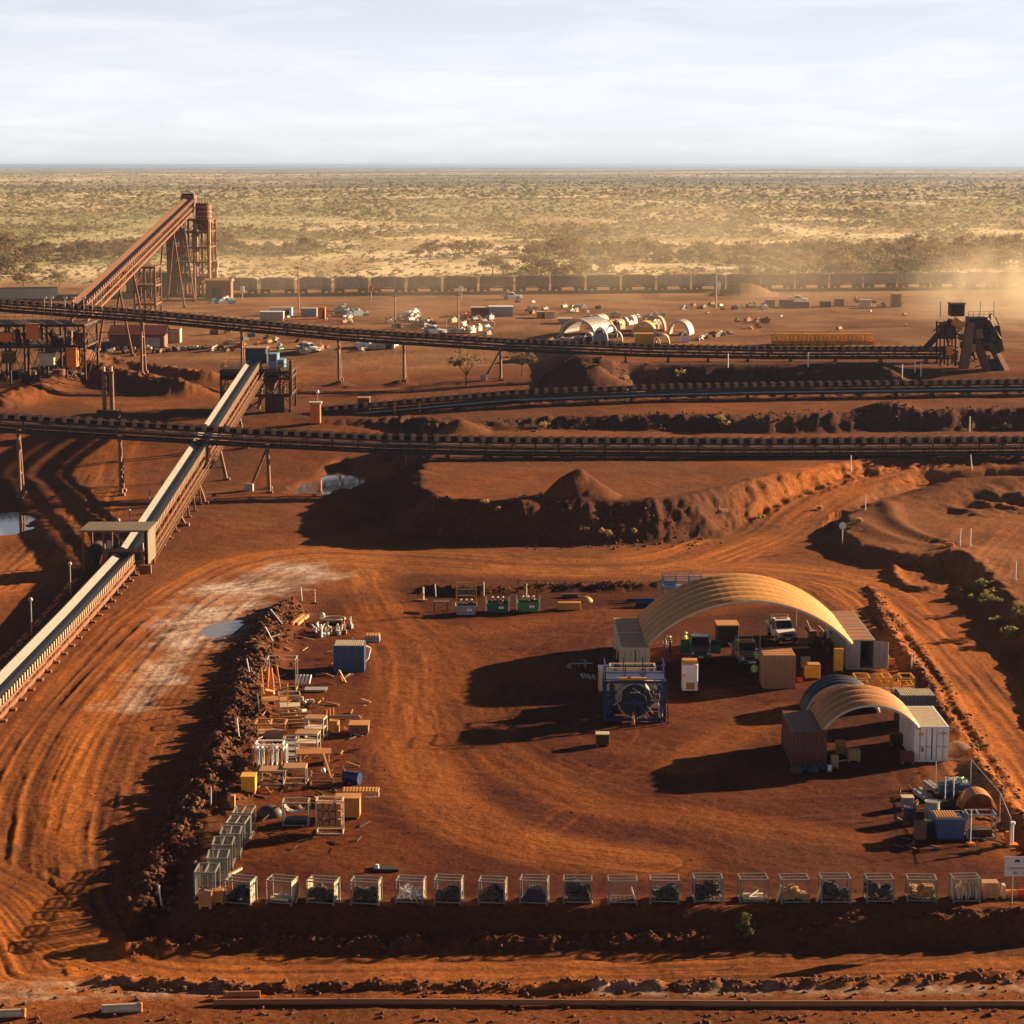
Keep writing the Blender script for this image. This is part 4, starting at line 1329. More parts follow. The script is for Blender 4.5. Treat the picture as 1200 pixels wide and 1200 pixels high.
def dome(name, label, x0, x1, y0, y1, zb, rise, bays, m, zfoot=None, crease=False):
    """barrel vault of bays between hoops, standing on two walls of containers"""
    cx = (x0 + x1) / 2; hw = (x1 - x0) / 2
    R = (hw * hw + rise * rise) / (2 * rise); a0 = math.asin(min(1, hw / R))
    t = thing(name, label, 'shelter', (cx, y0, zb))
    L = y1 - y0; n = 26; bl = L / bays
    def pt(a, y, off=0.0):
        return ((R + off) * math.sin(a), y, (R + off) * math.cos(a) - (R - rise))
    for b in range(bays):
        pm = MB(); sub = 5
        for j in range(sub):
            f0, f1 = j / sub, (j + 1) / sub
            o0, o1 = .16 * math.sin(math.pi * f0), .16 * math.sin(math.pi * f1)
            for k in range(n):
                A, B = -a0 + 2 * a0 * k / n, -a0 + 2 * a0 * (k + 1) / n
                pm._add([pt(A, (b + f0) * bl, o0), pt(B, (b + f0) * bl, o0), pt(B, (b + f1) * bl, o1), pt(A, (b + f1) * bl, o1)], [(0, 1, 2, 3)], True)
                pm._add([pt(A, (b + f0) * bl, o0 - .04), pt(A, (b + f1) * bl, o1 - .04), pt(B, (b + f1) * bl, o1 - .04), pt(B, (b + f0) * bl, o0 - .04)], [(0, 1, 2, 3)], True)
        pm.build('roof_panel', m, t)
    for b in range(bays + 1):
        h = MB()
        w_ = .16 if b in (0, bays) else .10
        for k in range(n):
            A, B = -a0 + 2 * a0 * k / n, -a0 + 2 * a0 * (k + 1) / n
            h.beam(pt(A, b * bl, -.10), pt(B, b * bl, -.10), w_, .16)
        h.build('hoop', 'cream' if b in (0, bays) else 'galv', t)
    for sx in (-1, 1):
        MB().b0(sx * hw - .1, 0, -.08, sx * hw + .1, L, .06).build('base_rail', 'tan_sheet', t)
    return t

pL = G(744, 795); pR = G(1008, 785)
container('cream container under the left front foot of the big arched shelter', pL, 'cream', L=6.06, roof='tan_sheet')
container('cream storage container behind, carrying the left back foot of the big arched shelter', pL + Vector((0, 6.12, 0)), 'cream', L=6.06, roof='tan_sheet')
container('grey container with one door swung open, right foot of the big arched shelter', pR, 'galv', L=6.06, roof='tan_sheet', open_door=True)
container('grey container under the right back foot of the big arched shelter', pR + Vector((0, 6.12, 0)), 'galv', L=6.06, roof='tan_sheet')
dome('arched_shelter', 'big tan fabric arch shelter spanning the parked utes between two container rows', pL.x + 1.0, pR.x - 1.0, min(pL.y, pR.y) + 1.0, min(pL.y, pR.y) + 13.2, 2.62, 3.75, 6, 'canvas')
p = G(948, 899); container('maroon container, closed, left foot of the small arched shelter', p, 'maroon', doors=False)
q = G(1091, 893); container('white container with closed double doors, right foot of the small arched shelter', q, 'white_paint', roof='cream')
dome('arched_shelter', 'small tan arched shelter between the maroon and the white container', p.x + 1.0, q.x - 1.0, min(p.y, q.y) + .6, min(p.y, q.y) + 6.6, 2.62, 1.75, 4, 'canvas_low')
r = MB().b0(-.16, -.08, 0, .16, -.06, .2); sg = r.build('hazard_plate', 'yellow'); sg.parent = [o for o in bpy.data.objects if o.get('label', '').startswith('white container')][0]; sg.location = (-.75, 0, 1.95)
sg2 = MB().b0(-.1, -.08, 0, .1, -.06, .3).build('label_plate', 'tan_sheet'); sg2.parent = sg.parent; sg2.location = (-.65, 0, .75)
text_on('E 10301', .2, 'sign_ink', sg.parent, (.78, -.06, 2.1), (rad(90), 0, 0), 'lettering')
p = G(990, 833); dome('culvert_arch', 'dark blue ribbed half-round arch behind the small tan shelter', p.x - 3.2, p.x + 2.6, p.y - .6, p.y + 2.2, hz(p.x, p.y) - .05, 2.35, 3, 'blue_dark')
container('small dark blue container with striped ribbed roof behind the white one', G(1075, 852), 'blue_dark', L=2.4, Wd=2.7, H=2.4, doors=False, rib_roof=True, roof='cream')
container('blue container with pale striped ribbed roof among the scrap on the left', G(409, 788), 'blue_cont', L=2.4, Wd=2.55, H=2.25, doors=False, rib_roof=True, roof='cream')
container('square brown cabin with tan roof standing under the big arch', G(913, 807), 'tan_sheet', L=2.9, Wd=2.6, H=2.75, doors=False, roof='plywood')

def crate(name, label, cat, p, w, d, h, m, lid=None, rz=0.0, group=None, slats=0, feet=True):
    t = thing(name, label, cat, p, rz, group)
    zf = .12 if feet else 0.0
    MB().b0(-w / 2, -d / 2, zf, w / 2, d / 2, h, .02).build('body', m, t)
    if feet:
        for x in (-w * .4, w * .4):
            MB().b0(x - .06, -d / 2, -.03, x + .06, d / 2, zf - .002).build('skid', 'timber', t)
    if lid: MB().b0(-w / 2 - .03, -d / 2 - .03, h + .002, w / 2 + .03, d / 2 + .03, h + .06).build('lid', lid, t)
    for k in range(slats):
        x = -w / 2 + (k + .5) * w / slats
        MB().b0(x - w / slats * .32, -d / 2 - .03, zf, x + w / slats * .32, -d / 2 - .004, h - .03).build('slat', m, t)
    return t
def drum(label, p, r, L, m, lying=None, rz=0.0, cat='drum', group=None, name='steel_drum'):
    t = thing(name, label, cat, p, rz, group)
    if lying:
        a, b = Vector((-L / 2, 0, r)), Vector((L / 2, 0, r)); ax = (1, 0, 0)
    else:
        a, b = Vector((0, 0, 0)), Vector((0, 0, L)); ax = (0, 0, 1)
    MB().tube(a, b, r, 18).build('shell', m, t)
    hp = MB()
    for f in (.0, .33, .66, 1.0): hp.ring(a + (b - a) * f, ax, r * .96, r * 1.04, .06, 18)
    hp.build('hoop', m, t)
    return t
def post(label, p, h=1.3, lean=(0, 0), m='white_paint', r=.05, bands=None, group=None, base=False, name='marker_post'):
    t = thing(name, label, 'post', p, 0, group)
    MB().tube((0, 0, -.15), (lean[0] * h, lean[1] * h, h), r, 8).build('pole', m, t)
    if bands:
        for k in range(3):
            f = .3 + .25 * k
            c = Vector((lean[0] * h * f, lean[1] * h * f, h * f))
            MB().tube(c, c + Vector((lean[0], lean[1], 1)) * .16, r * 1.15, 8).build('band', bands, t)
    if base: MB().box((0, 0, .06), (.5, .5, .12), 0, .03).build('base', 'black_plastic', t)
    return t
def frame_box(mb, x0, y0, z0, x1, y1, z1, r):
    for x in (x0, x1):
        for y in (y0, y1): mb.beam((x, y, z0), (x, y, z1), r)
    for z in (z0 + r / 2, z1 - r / 2):
        for y in (y0, y1): mb.beam((x0, y, z), (x1, y, z), r)
        for x in (x0, x1): mb.beam((x, y0, z), (x, y1, z), r)
    return mb

# ---- stillage racks along the front edge
def rack_mesh():
    w, d, h = .80, .55, 1.45
    fr = MB(); frame_box(fr, -w, -d, .1, w, d, h, .07)
    fr.beam((0, -d, h - .04), (0, d, h - .04), .05) if False else fr.beam((-w, 0, h - .04), (w, 0, h - .04), .06)
    for x in (-w, w):
        for y in (-d, d): fr.b0(x - .06, y - .06, -.05, x + .06, y + .06, .12)
    side = MB().b0(-.015, -d + .05, .14, .015, d - .05, h - .05)
    for k in range(4): side.b0(-.035, -d + .1 + k * .28, .14, .035, -d + .14 + k * .28, h - .05)
    floor = MB()
    for k in range(6): floor.b0(-w + .06 + k * .26, -d + .04, .1, -w + .26 + k * .26, d - .04, .15)
    back = MB().quad((-w + .04, d - .02, .15), (w - .04, d - .02, .15), (w - .04, d - .02, h - .08), (-w + .04, d - .02, h - .08))
    return fr.mesh('frame', 'rack_steel'), side.mesh('side_panel', 'cream'), floor.mesh('floor', 'steel_dark'), back.mesh('mesh_back', 'wire_mesh')
RK = rack_mesh()
RKM = RK[1].copy(); RKM.materials.clear(); RKM.materials.append(MATS['wire_mesh'])
def rack(label, p, rz, group, sides=(True, True), sc=1.0, wire=False):
    SD = RKM if wire else RK[1]
    t = thing('storage_rack', label, 'rack', p, rz, group)
    t.scale = (sc, sc, sc)
    part('frame', RK[0], t); part('floor', RK[2], t); part('mesh_back', RK[3], t)
    if sides[0]: part('side_panel', SD, t, (-.76, 0, 0))
    if sides[1]: part('side_panel', SD, t, (.76, 0, 0))
    return t
def pile(label, p, kind, seed, fill, rz=0.0):
    R = random.Random(seed); mb = MB()
    if kind == 'rollers':
        n = 0
        for row in range(int(5 * fill)):
            for k in range(9 - row):
                mb.tube((-.62 + (k + row * .5) * .155, -.46, .24 + row * .15), (-.62 + (k + row * .5) * .155, .42, .24 + row * .15), .074, 8)
        m = 'blue_dark'
    elif kind == 'sticks':
        for k in range(36):
            x, y = R.uniform(-.62, .62), R.uniform(-.4, .4)
            mb.tube((x, y, .16), (x + R.uniform(-.2, .2), y + R.uniform(-.1, .1), .16 + R.uniform(.5, .95)), .045, 6)
        m = 'cream'
    elif kind == 'white':
        for k in range(40):
            x, y, z = R.uniform(-.6, .6), R.uniform(-.4, .4), .2 + R.random() * .7 * fill
            mb.tube((x, y, z), (x + R.uniform(-.3, .3), y + R.uniform(-.2, .2), z + R.uniform(-.1, .25)), .07, 7)
        m = 'white_paint'
    elif kind == 'beam':
        mb.b0(-.6, -.35, .16, .5, -.15, .32); mb.b0(-.55, .05, .16, .62, .3, .36); mb.beam((-.3, -.3, .34), (.3, .2, .55), .12)
        m = 'cream'
    else:
        for k in range(230):
            x, y = R.uniform(-.66, .66), R.uniform(-.46, .44)
            z = .2 + (1 - .35 * abs(x) / .66) * .95 * fill * R.random() ** .5 * (.85 + .3 * math.sin(x * 5 + seed))
            mb.box((x, y, z), (R.uniform(.1, .28), R.uniform(.1, .26), R.uniform(.08, .2)), R.random() * 3)
        m = {'dark': 'belt_black', 'brown': 'timber', 'blue': 'blue_dark', 'green': 'steel_brown'}[kind]
    return single('spare_parts', mb, m, label, 'spare parts', p, rz, None, 'stuff')
xs = [283, 331, 380, 430, 480, 527, 577, 627, 677, 729, 777, 829, 881, 930, 979, 1030, 1080, 1131]
FILL = [('blue', .8, 'bluish scrap heap'), ('beam', 1, 'few pale beams'), ('dark', .8, 'dark and rusty parts'), ('dark', .9, 'black rubber parts'), ('white', .8, 'white pipe pieces'), ('dark', .7, 'black parts'),
        ('dark', .75, 'low black heap'), ('rollers', 1, 'pyramid of dark rollers'), ('dark', 1.2, 'tall black heap'), None, ('dark', .8, 'black pegs'), ('dark', 1.2, 'tall black heap'),
        ('beam', 1, 'timber crate'), ('brown', .6, 'brown heap'), ('dark', 1.0, 'black parts with yellow ends'), ('dark', 1.05, 'black parts with yellow ends'), ('brown', .8, 'rusty brown heap'), ('sticks', 1, 'upright pale sticks')]
for i, x in enumerate(xs):
    p = G(x + random.uniform(-1.5, 1.5), 1057.5 - i * .18 + random.uniform(-1, 1)); p.z -= .02
    f = FILL[i]
    rk = rack('%s rack from the left in the front row, %s' % (ORD[i + 1], ('holding ' + f[2]) if f else 'empty'), p, rad(random.uniform(-4, 4) - max(0, 15 - i * 1.3)), 'racks in the front row', sides=((False, True) if i not in (2, 17) else (True, True)) if i < 9 or i == 17 else (False, False))
    rk.scale = (random.uniform(.94, 1.04), 1, random.uniform(.93, 1.06))
    if f:
        pile('%s inside the %s rack of the front row' % (f[2], ORD[i + 1]), p + Vector((0, -.03, .02)), f[0], 900 + i, f[1], rk.rotation_euler[2])
for i, (x, y) in enumerate([(243, 1047), (256, 1030), (262, 1014), (271, 1001), (279, 988), (286, 976)]):
    p = G(x, y)
    rack('%s rack from the front in the left column facing the yard' % ORD[i + 1], p, rad(90 + random.uniform(-8, 4)), 'racks in the left column', sides=(True, True), sc=1.08, wire=True)
for i, (x, y, ln) in enumerate([(347, 1057, .3), (490, 1058, -.35), (694, 1058, -.3), (745, 1057, -.3), (910, 1056, .3), (957, 1056, .25)]):
    t = single('loose_panel', MB().box((0, 0, .45), (.06, .5, .95)), 'cream', 'loose pale panel leaning by the %s rack of the front row' % ORD[[2, 6, 9, 10, 14, 15][i]], 'panel', G(x, y), 0, 'loose panels by the front racks')
    t.rotation_euler = (0, ln, 0)
crate('crate', 'brown crate at the right end of the front row of racks', 'crate', G(1159, 1052), .95, .8, 1.0, 'tan_sheet', slats=3)
crate('crate', 'brown crate at the corner where the two rows of racks meet', 'crate', G(241, 1063), .75, .7, .95, 'plywood', 'tan_sheet')
crate('crate', 'smaller brown crate next to the corner crate', 'crate', G(257, 1058), .55, .7, .8, 'plywood')
single('timber_beam', MB().beam((-.4, -.6, .1), (.3, .6, .2), .14), 'cream', 'short pale beam on the ground right of the left rack column', 'beam', G(276, 1025))

# ---- sign at the right edge
p = G(1196, 1060); q = PY(1196, 1016, p.y)
t = thing('sign_board', 'grey sign board reading Christmas Creek at the right edge', 'sign', p)
hz_ = q[2] - p.z
MB().b0(-1.0, -.03, hz_ - .55, 1.02, .02, hz_ + .62, .01).build('board', 'sign_white', t)
for x in (-.5, .6): MB().tube((x, .06, -.3), (x, .06, hz_ + .4), .04, 8).build('post', 'galv', t)
text_on('CHRISTMAS CREEK', .205, 'sign_ink', t, (.02, -.034, hz_ - .08), (rad(90), 0, 0))
text_on('BELT SHED', .215, 'sign_ink', t, (.02, -.034, hz_ - .36), (rad(90), 0, 0))
lg = MB().prism([(-.16, 0), (-.06, .12), (.08, .13), (.17, .03), (.15, -.1), (.08, -.02), (-.02, .0), (-.08, -.06)], 'y', -.006, .0)
lg.build('emblem', 'sign_ink', t).location = (-.3, -.034, hz_ + .33)
MB().b0(-.05, -.04, hz_ + .30, .75, -.033, hz_ + .325).build('emblem_line', 'sign_ink', t)
t = thing('pipe_section', 'orange and red pipe lying at the right edge by the sign', 'pipe', G(1196, 1052))
MB().tube((-.9, 0, .26), (2.0, .1, .26), .22, 12).build('pipe', 'orange', t)
MB().b0(-1.1, -.25, 0, -.92, .25, .8).build('end_plate', 'cream', t)
MB().tube((-.2, .01, .26), (.25, .03, .26), .235, 12).build('band', 'red', t)

# ---- reel stand and winder by the left containers
def reel():
    p = G(744, 846)
    t = thing('belt_reel_stand', 'large dark blue reel stand with railings holding a black belt roll', 'reel stand', p)
    W2, D, H = 2.25, 3.2, 3.1
    fr = MB()
    for x in (-W2, W2):
        for y in (0, D): fr.beam((x, y, 0), (x, y, H), .2)
        fr.beam((x, 0, .2), (x, D, .2), .2); fr.beam((x, 0, H), (x, D, H), .2)
        fr.beam((x, 0, .2), (x, D, H), .12)
    for y in (0, D):
        fr.beam((-W2, y, H), (W2, y, H), .2); fr.beam((-W2, y, .2), (W2, y, .2), .22); fr.beam((-W2, y, 1.55), (W2, y, 1.55), .22)
    fr.beam((0, 0, 0), (0, 0, H), .16)
    fr.beam((.2, -.02, 1.5), (1.3, -.1, .1), .1); fr.beam((-W2, 0, 1.5), (-W2 + .9, 0, .2), .1); fr.beam((W2, 0, 1.5), (W2 - .9, -.0, .2), .1)
    fr.build('frame', 'blue_paint', t)
    MB().b0(-W2, .3, H + .1, W2, D, H + .16).build('deck', 'blue_paint', t)
    rl = MB()
    for z in (.5, 1.0):
        rl.beam((-W2, .3, H + .16 + z), (W2, .3, H + .16 + z), .07); rl.beam((-W2, .3, H + .16 + z), (-W2, D, H + .16 + z), .07); rl.beam((W2, .3, H + .16 + z), (W2, D, H + .16 + z), .07)
    for x in (-W2, -.75, .75, W2):
        for y in (.3, D): rl.beam((x, y, H + .16), (x, y, H + 1.2), .07)
    rl.build('handrail', 'blue_paint', t)
    ro = MB().tube((0, .35, 1.6), (0, 2.3, 1.6), 1.3, 32); ro.build('belt_roll', 'belt_grey', t)
    MB().tube((0, .1, 1.6), (0, .34, 1.6), 1.22, 32).build('roll_face', 'rubber', t)
    MB().ring((0, .3, 1.6), (0, 1, 0), 1.24, 1.36, .1, 32).build('roll_rim', 'cream', t)
    hb = MB().tube((0, -.12, 1.6), (0, .1, 1.6), .25, 12)
    for k in range(4):
        a = math.pi / 4 + k * math.pi / 2
        hb.beam((0, -.02, 1.6), (1.1 * math.cos(a), -.02, 1.6 + 1.1 * math.sin(a)), .12)
    hb.build('hub', 'blue_paint', t)
    MB().b0(-1.35, -.1, H + .17, .9, .28, H + .35).build('toe_board', 'canvas', t)
    MB().box((1.6, -.3, 1.5), (.35, .3, .3), 0, .04).build('motor', 'cream', t)
    R = random.Random(17)
    for k in range(12):
        x, y, z = R.uniform(-2.2, 2.2), R.uniform(.2, 3.0), R.choice([.3, .9, 1.7, 2.5])
        if abs(x) < 1.4: x = math.copysign(1.75, x)
        MB().box((x, y, z), (R.uniform(.3, .8), R.uniform(.3, .8), R.uniform(.3, .8)), R.random() * .4, .05).build('hydraulic_box', R.choice(['blue_paint', 'blue_dark', 'steel_dark', 'blue_paint']), t)
    for k in range(9):
        a = (R.uniform(-2.2, 2.2), R.uniform(-.2, .2), R.uniform(.2, 2.8)); m_ = (a[0] + R.uniform(-.7, .7), -.35, a[2] - R.uniform(.2, .6)); c = (a[0] + R.uniform(-1, 1), R.uniform(-.1, .3), R.uniform(.1, 2.4))
        MB().pipe([a, m_, c], .05, 6).build('hose', R.choice(['rubber', 'blue_dark', 'cream']), t)
    ld = MB()
    for sx in (2.0, 2.45): ld.beam((sx, -.9, 0), (sx, -.05, 3.2), .07)
    for j in range(9): ld.beam((2.0, -.9 + .85 * (j + .5) / 9, 3.2 * (j + .5) / 9), (2.45, -.9 + .85 * (j + .5) / 9, 3.2 * (j + .5) / 9), .05)
    ld.build('ladder', 'blue_paint', t)
    # cream winder behind it
    p2 = p + Vector((.1, 4.1, 0)); p2.z = hz(p2.x, p2.y)
    t = thing('belt_winder', 'cream machine frame with guard rails behind the blue reel stand', 'machine', p2)
    MB().b0(-1.6, 0, .3, 1.6, 3.4, 2.2, .08).build('body', 'cream', t)
    gr = MB(); frame_box(gr, -1.8, -.1, 2.1, 1.7, 1.6, 3.3, .1)
    for k in range(3): gr.beam((-1.8, -.1, 2.4 + k * .3), (1.7, -.1, 2.4 + k * .3), .07)
    gr.build('guard_rail', 'cream', t)
    MB().tube((-1.2, .9, 2.5), (1.2, .9, 2.5), .5, 16).build('drum', 'canvas', t)
    for x in (-.9, .2): MB().b0(x, -.03, 1.3, x + .5, -.005, 1.8).build('panel', 'steel_dark', t)
    lv = MB()
    for k in range(6): lv.b0(1.85, .2 + k * .22, .5, 2.4, .32 + k * .22, 2.0)
    lv.build('radiator_fins', 'galv', t)
    MB().b0(1.75, .1, .1, 1.84, 1.6, 2.1).build('radiator_frame', 'cream', t)
    crate('control_cabinet', 'cream cabinet left of the blue reel stand', 'cabinet', G(710, 810), 1.2, 1.0, 2.0, 'cream', 'white_paint')
reel()
t = thing('traffic_cone', 'orange cone in front of the blue reel stand', 'cone', G(742, 849))
MB().box((0, 0, .03), (.4, .4, .06)).build('base', 'orange', t); MB().tube((0, 0, .05), (0, 0, .95), .16, 12, .04).build('cone', 'orange', t); MB().tube((0, 0, .45), (0, 0, .62), .115, 12, .09).build('band', 'white_paint', t)
crate('control_box', 'small pale box on wheels with dark front in the middle of the yard', 'box', G(706, 873), .95, .8, .85, 'steel_dark', 'cream')
for i, (x, y) in enumerate([(684, 796), (688, 796), (692, 797), (697, 797)]):
    single('short_roller', MB().tube((0, 0, .12), (-.18, .5, .3), .11, 10), 'galv', '%s of four short pale rollers left of the containers' % ORD[i + 1], 'roller', G(x, y), 0, 'four rollers')
single('steel_beam', MB().beam((-.1, -1.5, .4), (.4, 2.2, 1.5), .3).beam((.4, -1.2, .2), (.8, 2.0, 1.6), .25), 'steel_dark', 'dark steel beams leaning beside the left container row', 'beam', G(716, 790))
single('drawbar', MB().beam((0, 0, .4), (1.9, .1, .4), .1).beam((0, 0, .4), (-.3, -.9, .3), .1).beam((1.3, 0, .0), (1.3, 0, .7), .12).b0(-.1, -.1, 0, .1, .1, .36), 'galv', 'thin pale drawbar lying left of the containers', 'drawbar', G(668, 783))
crate('trolley', 'dark square trolley left of the container row', 'trolley', G(682, 780), .6, .6, .5, 'steel_dark')

# ---- things under the big arch
t = thing('white_cabinet', 'tall white cabinet on legs with brown patch, in front of the blue ute', 'cabinet', G(808, 813))
MB().b0(-.62, -.55, .35, .62, .55, 2.5, .05).build('body', 'white_paint', t)
MB().prism([(-.62, 2.502), (.62, 2.502), (.6, 2.8), (-.6, 2.8)], 'y', -.3, .6).build('top', 'canvas', t)
MB().b0(-.32, -.585, .5, .34, -.552, 1.05).build('patch', 'plywood', t)
MB().b0(-.52, -.57, 1.5, -.44, -.552, 1.75).build('handle', 'red', t)
for x in (-.5, .5):
    for y in (-.4, .4): MB().b0(x - .08, y - .08, -.02, x + .08, y + .08, .349).build('leg', 'black_plastic', t)
t = thing('box_trailer', 'black box trailer with tan lid parked behind the utes', 'trailer', G(853, 758))
MB().b0(-.95, 0, .35, .95, 2.2, 1.85, .04).build('body', 'rubber', t)
MB().b0(-1.0, -.05, 1.853, 1.0, 2.25, 1.95).build('lid', 'plywood', t)
for x in (-.98, .98): MB().tube((x - .08, .9, .33), (x + .08, .9, .33), .33, 14).build('wheel', 'black_plastic', t)
MB().beam((0, -.02, .45), (0, -1.0, .4), .09).build('drawbar', 'steel_dark', t)
crate('yellow_bin', 'bright yellow box between the brown cabin and the grey container', 'bin', G(951, 795), 1.25, 1.0, 1.2, 'yellow', 'plywood')
for i, (x, y, h, lab) in enumerate([(982, 787, 2.0, 'tall dull yellow locker leaning on the grey container'), (985, 780, 1.6, 'second yellow locker just behind the first, by the grey container')]):
    crate('locker', lab, 'locker', G(x, y), .75, .6, h, 'yellow', group=None)
crate('tool_box', 'small red box on the ground by the brown cabin', 'box', G(937, 799), .5, .4, .35, 'red', feet=False)
crate('tool_box', 'grey box on a trestle in the shade right of the brown cabin', 'box', G(944, 782), .8, .5, .9, 'galv')
single('brown_board', MB().b0(-1.8, -.3, 0, 1.8, .5, .06), 'plywood', 'long brown board on the ground below the white ute', 'board', G(925, 760), rad(6))
R6 = random.Random(5)
for i, (x, y) in enumerate(sorted((950 + R6.random() * 32, 742 + R6.random() * 26) for _ in range(9))):
    single('scrap_item', MB().box((0, 0, .35), (R6.uniform(.4, 1.0), R6.uniform(.4, .9), R6.uniform(.5, .8)), R6.random(), .05).tube((-.2, 0, .4), (.5, .3, 1.1 + R6.random() * .5), .1, 8),
           R6.choice(['steel_dark', 'steel_brown', 'black_plastic', 'cream']), 'scrap piece in the shade under the right arch side, %s from the left' % ORD[i + 1], 'scrap', G(x, y), R6.random() * 3, 'scrap under the arch')
t = thing('small_platform', 'pale blue stair platform with rails behind the left end of the big arch', 'platform', G(799, 700))
b = MB(); frame_box(b, -1.9, -.7, .0, 1.9, .7, 1.1, .1); b.build('base_frame', 'blue_sky', t)
MB().b0(-1.9, -.7, 1.102, 1.9, .7, 1.18).build('deck', 'blue_sky', t)
b = MB()
for z in (.55, 1.05):
    for y in (-.7, .7): b.beam((-1.9, y, 1.18 + z), (1.9, y, 1.18 + z), .08)
for x in (-1.9, -.6, .7, 1.9):
    for y in (-.7, .7): b.beam((x, y, 1.18), (x, y, 2.25), .08)
b.build('handrail', 'blue_sky', t)
b = MB()
for x in (-1.8, .5): b.quad((x, -.74, 1.2), (x + 1.1, -.74, 1.2), (x + 1.1, -.74, 1.75), (x, -.74, 1.75))
b.build('kick_panel', 'blue_sky', t)
drum('blue drum lying on its side behind the left container row', G(756, 711), .42, 1.7, 'blue_paint', True, name='steel_drum')
# ---- by the small arch
t = thing('work_platform', 'yellow railed work platform behind the small tan shelter', 'platform', G(1037, 822))
b = MB(); frame_box(b, -2.3, 0, .1, 2.3, 1.8, .7, .12); b.b0(-2.3, 0, .702, 2.3, 1.8, .76); b.build('deck', 'tan_sheet', t)
for sx, x0, x1 in ((-1, -2.3, -1.2), (1, -.1, .5), (1, 1.3, 2.3)):
    b = MB()
    for z in (.5, 1.1):
        for y in (0, 1.8): b.beam((x0, y, .76 + z), (x1, y, .76 + z), .08)
        b.beam((x0, 0, .76 + z), (x0, 1.8, .76 + z), .08); b.beam((x1, 0, .76 + z), (x1, 1.8, .76 + z), .08)
    for x in (x0, x1):
        for y in (0, .9, 1.8): b.beam((x, y, .76), (x, y, 1.9), .09)
    b.build('yellow_rail', 'yellow', t)
for i, (x, y, w, d, h, m, lab) in enumerate([(1000, 892, .9, .7, .9, 'timber', 'timber work bench inside the small shelter'), (978, 900, .5, .5, .9, 'tan_sheet', 'tan bin beside the maroon container'),
                                             (985, 884, .7, .6, 1.0, 'plywood', 'brown cupboard beside the right wall of the maroon container'), (1063, 894, .9, .7, .8, 'maroon', 'dark red box left of the white container'),
                                             (1050, 872, .9, .8, .8, 'steel_dark', 'dark machine in the shade inside the small shelter'), (972, 905, .25, .25, .5, 'white_paint', 'small white canister by the maroon container')]):
    crate('work_box', lab, 'box', G(x, y), w, d, h, m)
single('light_rod', MB().beam((-.6, -.2, .1), (.7, .4, .15), .08), 'cream', 'thin pale rod on the ground inside the small shelter', 'rod', G(992, 893))
for i, (x, y) in enumerate([(940, 905), (953, 907), (965, 903), (932, 909)]):
    single('rubber_lump', MB().sphere((0, 0, .25), .45, 9, 6, (1.1, .9, .6)).tube((-.3, 0, .3), (.3, .1, .45), .22, 9), 'blue_dark' if i < 3 else 'steel_dark', '%s dark rubber bundle from the left in front of the maroon container' % ORD[[2, 3, 4, 1][i]], 'bundle', G(x, y), i, 'bundles by the maroon container')
t = drum('rust coloured drum behind the open door of the grey container', G(1041, 781), .35, .95, 'orange', True)
single('sand_heap', MB().sphere((0, 0, -.2), 1.1, 12, 8, (1.1, 1.3, .9)), 'rock', 'small orange sand heap right of the white container', 'heap', G(1122, 882), 0)

# ---- skips along the top edge of the yard
def skip(label, p, m, posts=True, tall=False, load=True):
    t = thing('scrap_skip', label, 'skip', p)
    b = MB()
    w0, w1, d, h = .85, 1.05, .9, .95
    b.prism([(-w0, .1), (w0, .1), (w1, h), (-w1, h)], 'y', 0, .06); b.prism([(-w0, .1), (w0, .1), (w1, h), (-w1, h)], 'y', 2 * d - .06, 2 * d)
    for s in (-1, 1):
        b._add([(s * w0, .06, .1), (s * w0, 2 * d - .06, .1), (s * w1, 2 * d - .06, h), (s * w1, .06, h), (s * (w0 - .05), .06, .12), (s * (w0 - .05), 2 * d - .06, .12), (s * (w1 - .05), 2 * d - .06, h), (s * (w1 - .05), .06, h)],
               [(0, 1, 2, 3), (7, 6, 5, 4), (3, 2, 6, 7)])
    b.b0(-w0, .06, .1, w0, 2 * d - .06, .14)
    b.build('tub', m, t)
    MB().b0(.1, -.03, .45, .6, -.003, .7).build('label_plate', 'white_paint', t)
    for x in (-.6, .6): MB().b0(x - .08, .1, 0, x + .08, 2 * d - .1, .098).build('skid', 'steel_dark', t)
    if posts:
        for s in (-1, 1): MB().beam((s * (w1 + .02), .02, .2), (s * (w1 + .06), .3, 1.6), .1).build('side_post', 'white_paint', t)
    if load:
        R = random.Random(len(label)); l = MB()
        for k in range(16): l.tube((R.uniform(-.8, .6), R.uniform(.3, 1.5), .7), (R.uniform(-.6, .8), R.uniform(.3, 1.5), 1.05 + R.random() * .15), .09, 7)
        l.build('scrap_load', 'steel_dark', t)
        for k in range(3): MB().sphere((-.5 + k * .5, 1.6, 1.25), .1, 8, 6).build('end_knob', 'white_paint', t)
    if tall:
        f = MB()
        for x in (-.95, .95): f.beam((x, 1.9, 0), (x, 1.9, 2.9), .09)
        for z in (1.6, 2.2, 2.85): f.beam((-.95, 1.9, z), (.95, 1.9, z), .07)
        f.build('tall_frame', 'canvas', t)
        MB().quad((-.9, 1.92, 1.5), (.9, 1.92, 1.5), (.9, 1.92, 2.8), (-.9, 1.92, 2.8)).build('mesh_panel', 'wire_mesh', t)
    return t
skip('white skip full of scrap with a tall mesh frame behind it', G(546, 722), 'galv', False, True)
skip('dark green skip, left one of the two green skips', G(583, 719), 'green_bin')
skip('brighter green skip, right one, with a rusty frame behind', G(619, 718), 'green_light')
f = MB()
for x in (-.9, .9): f.beam((x, 0, 0), (x, 0, 2.3), .08)
for z in (1.6, 2.2): f.beam((-.9, 0, z), (.9, 0, z), .06)
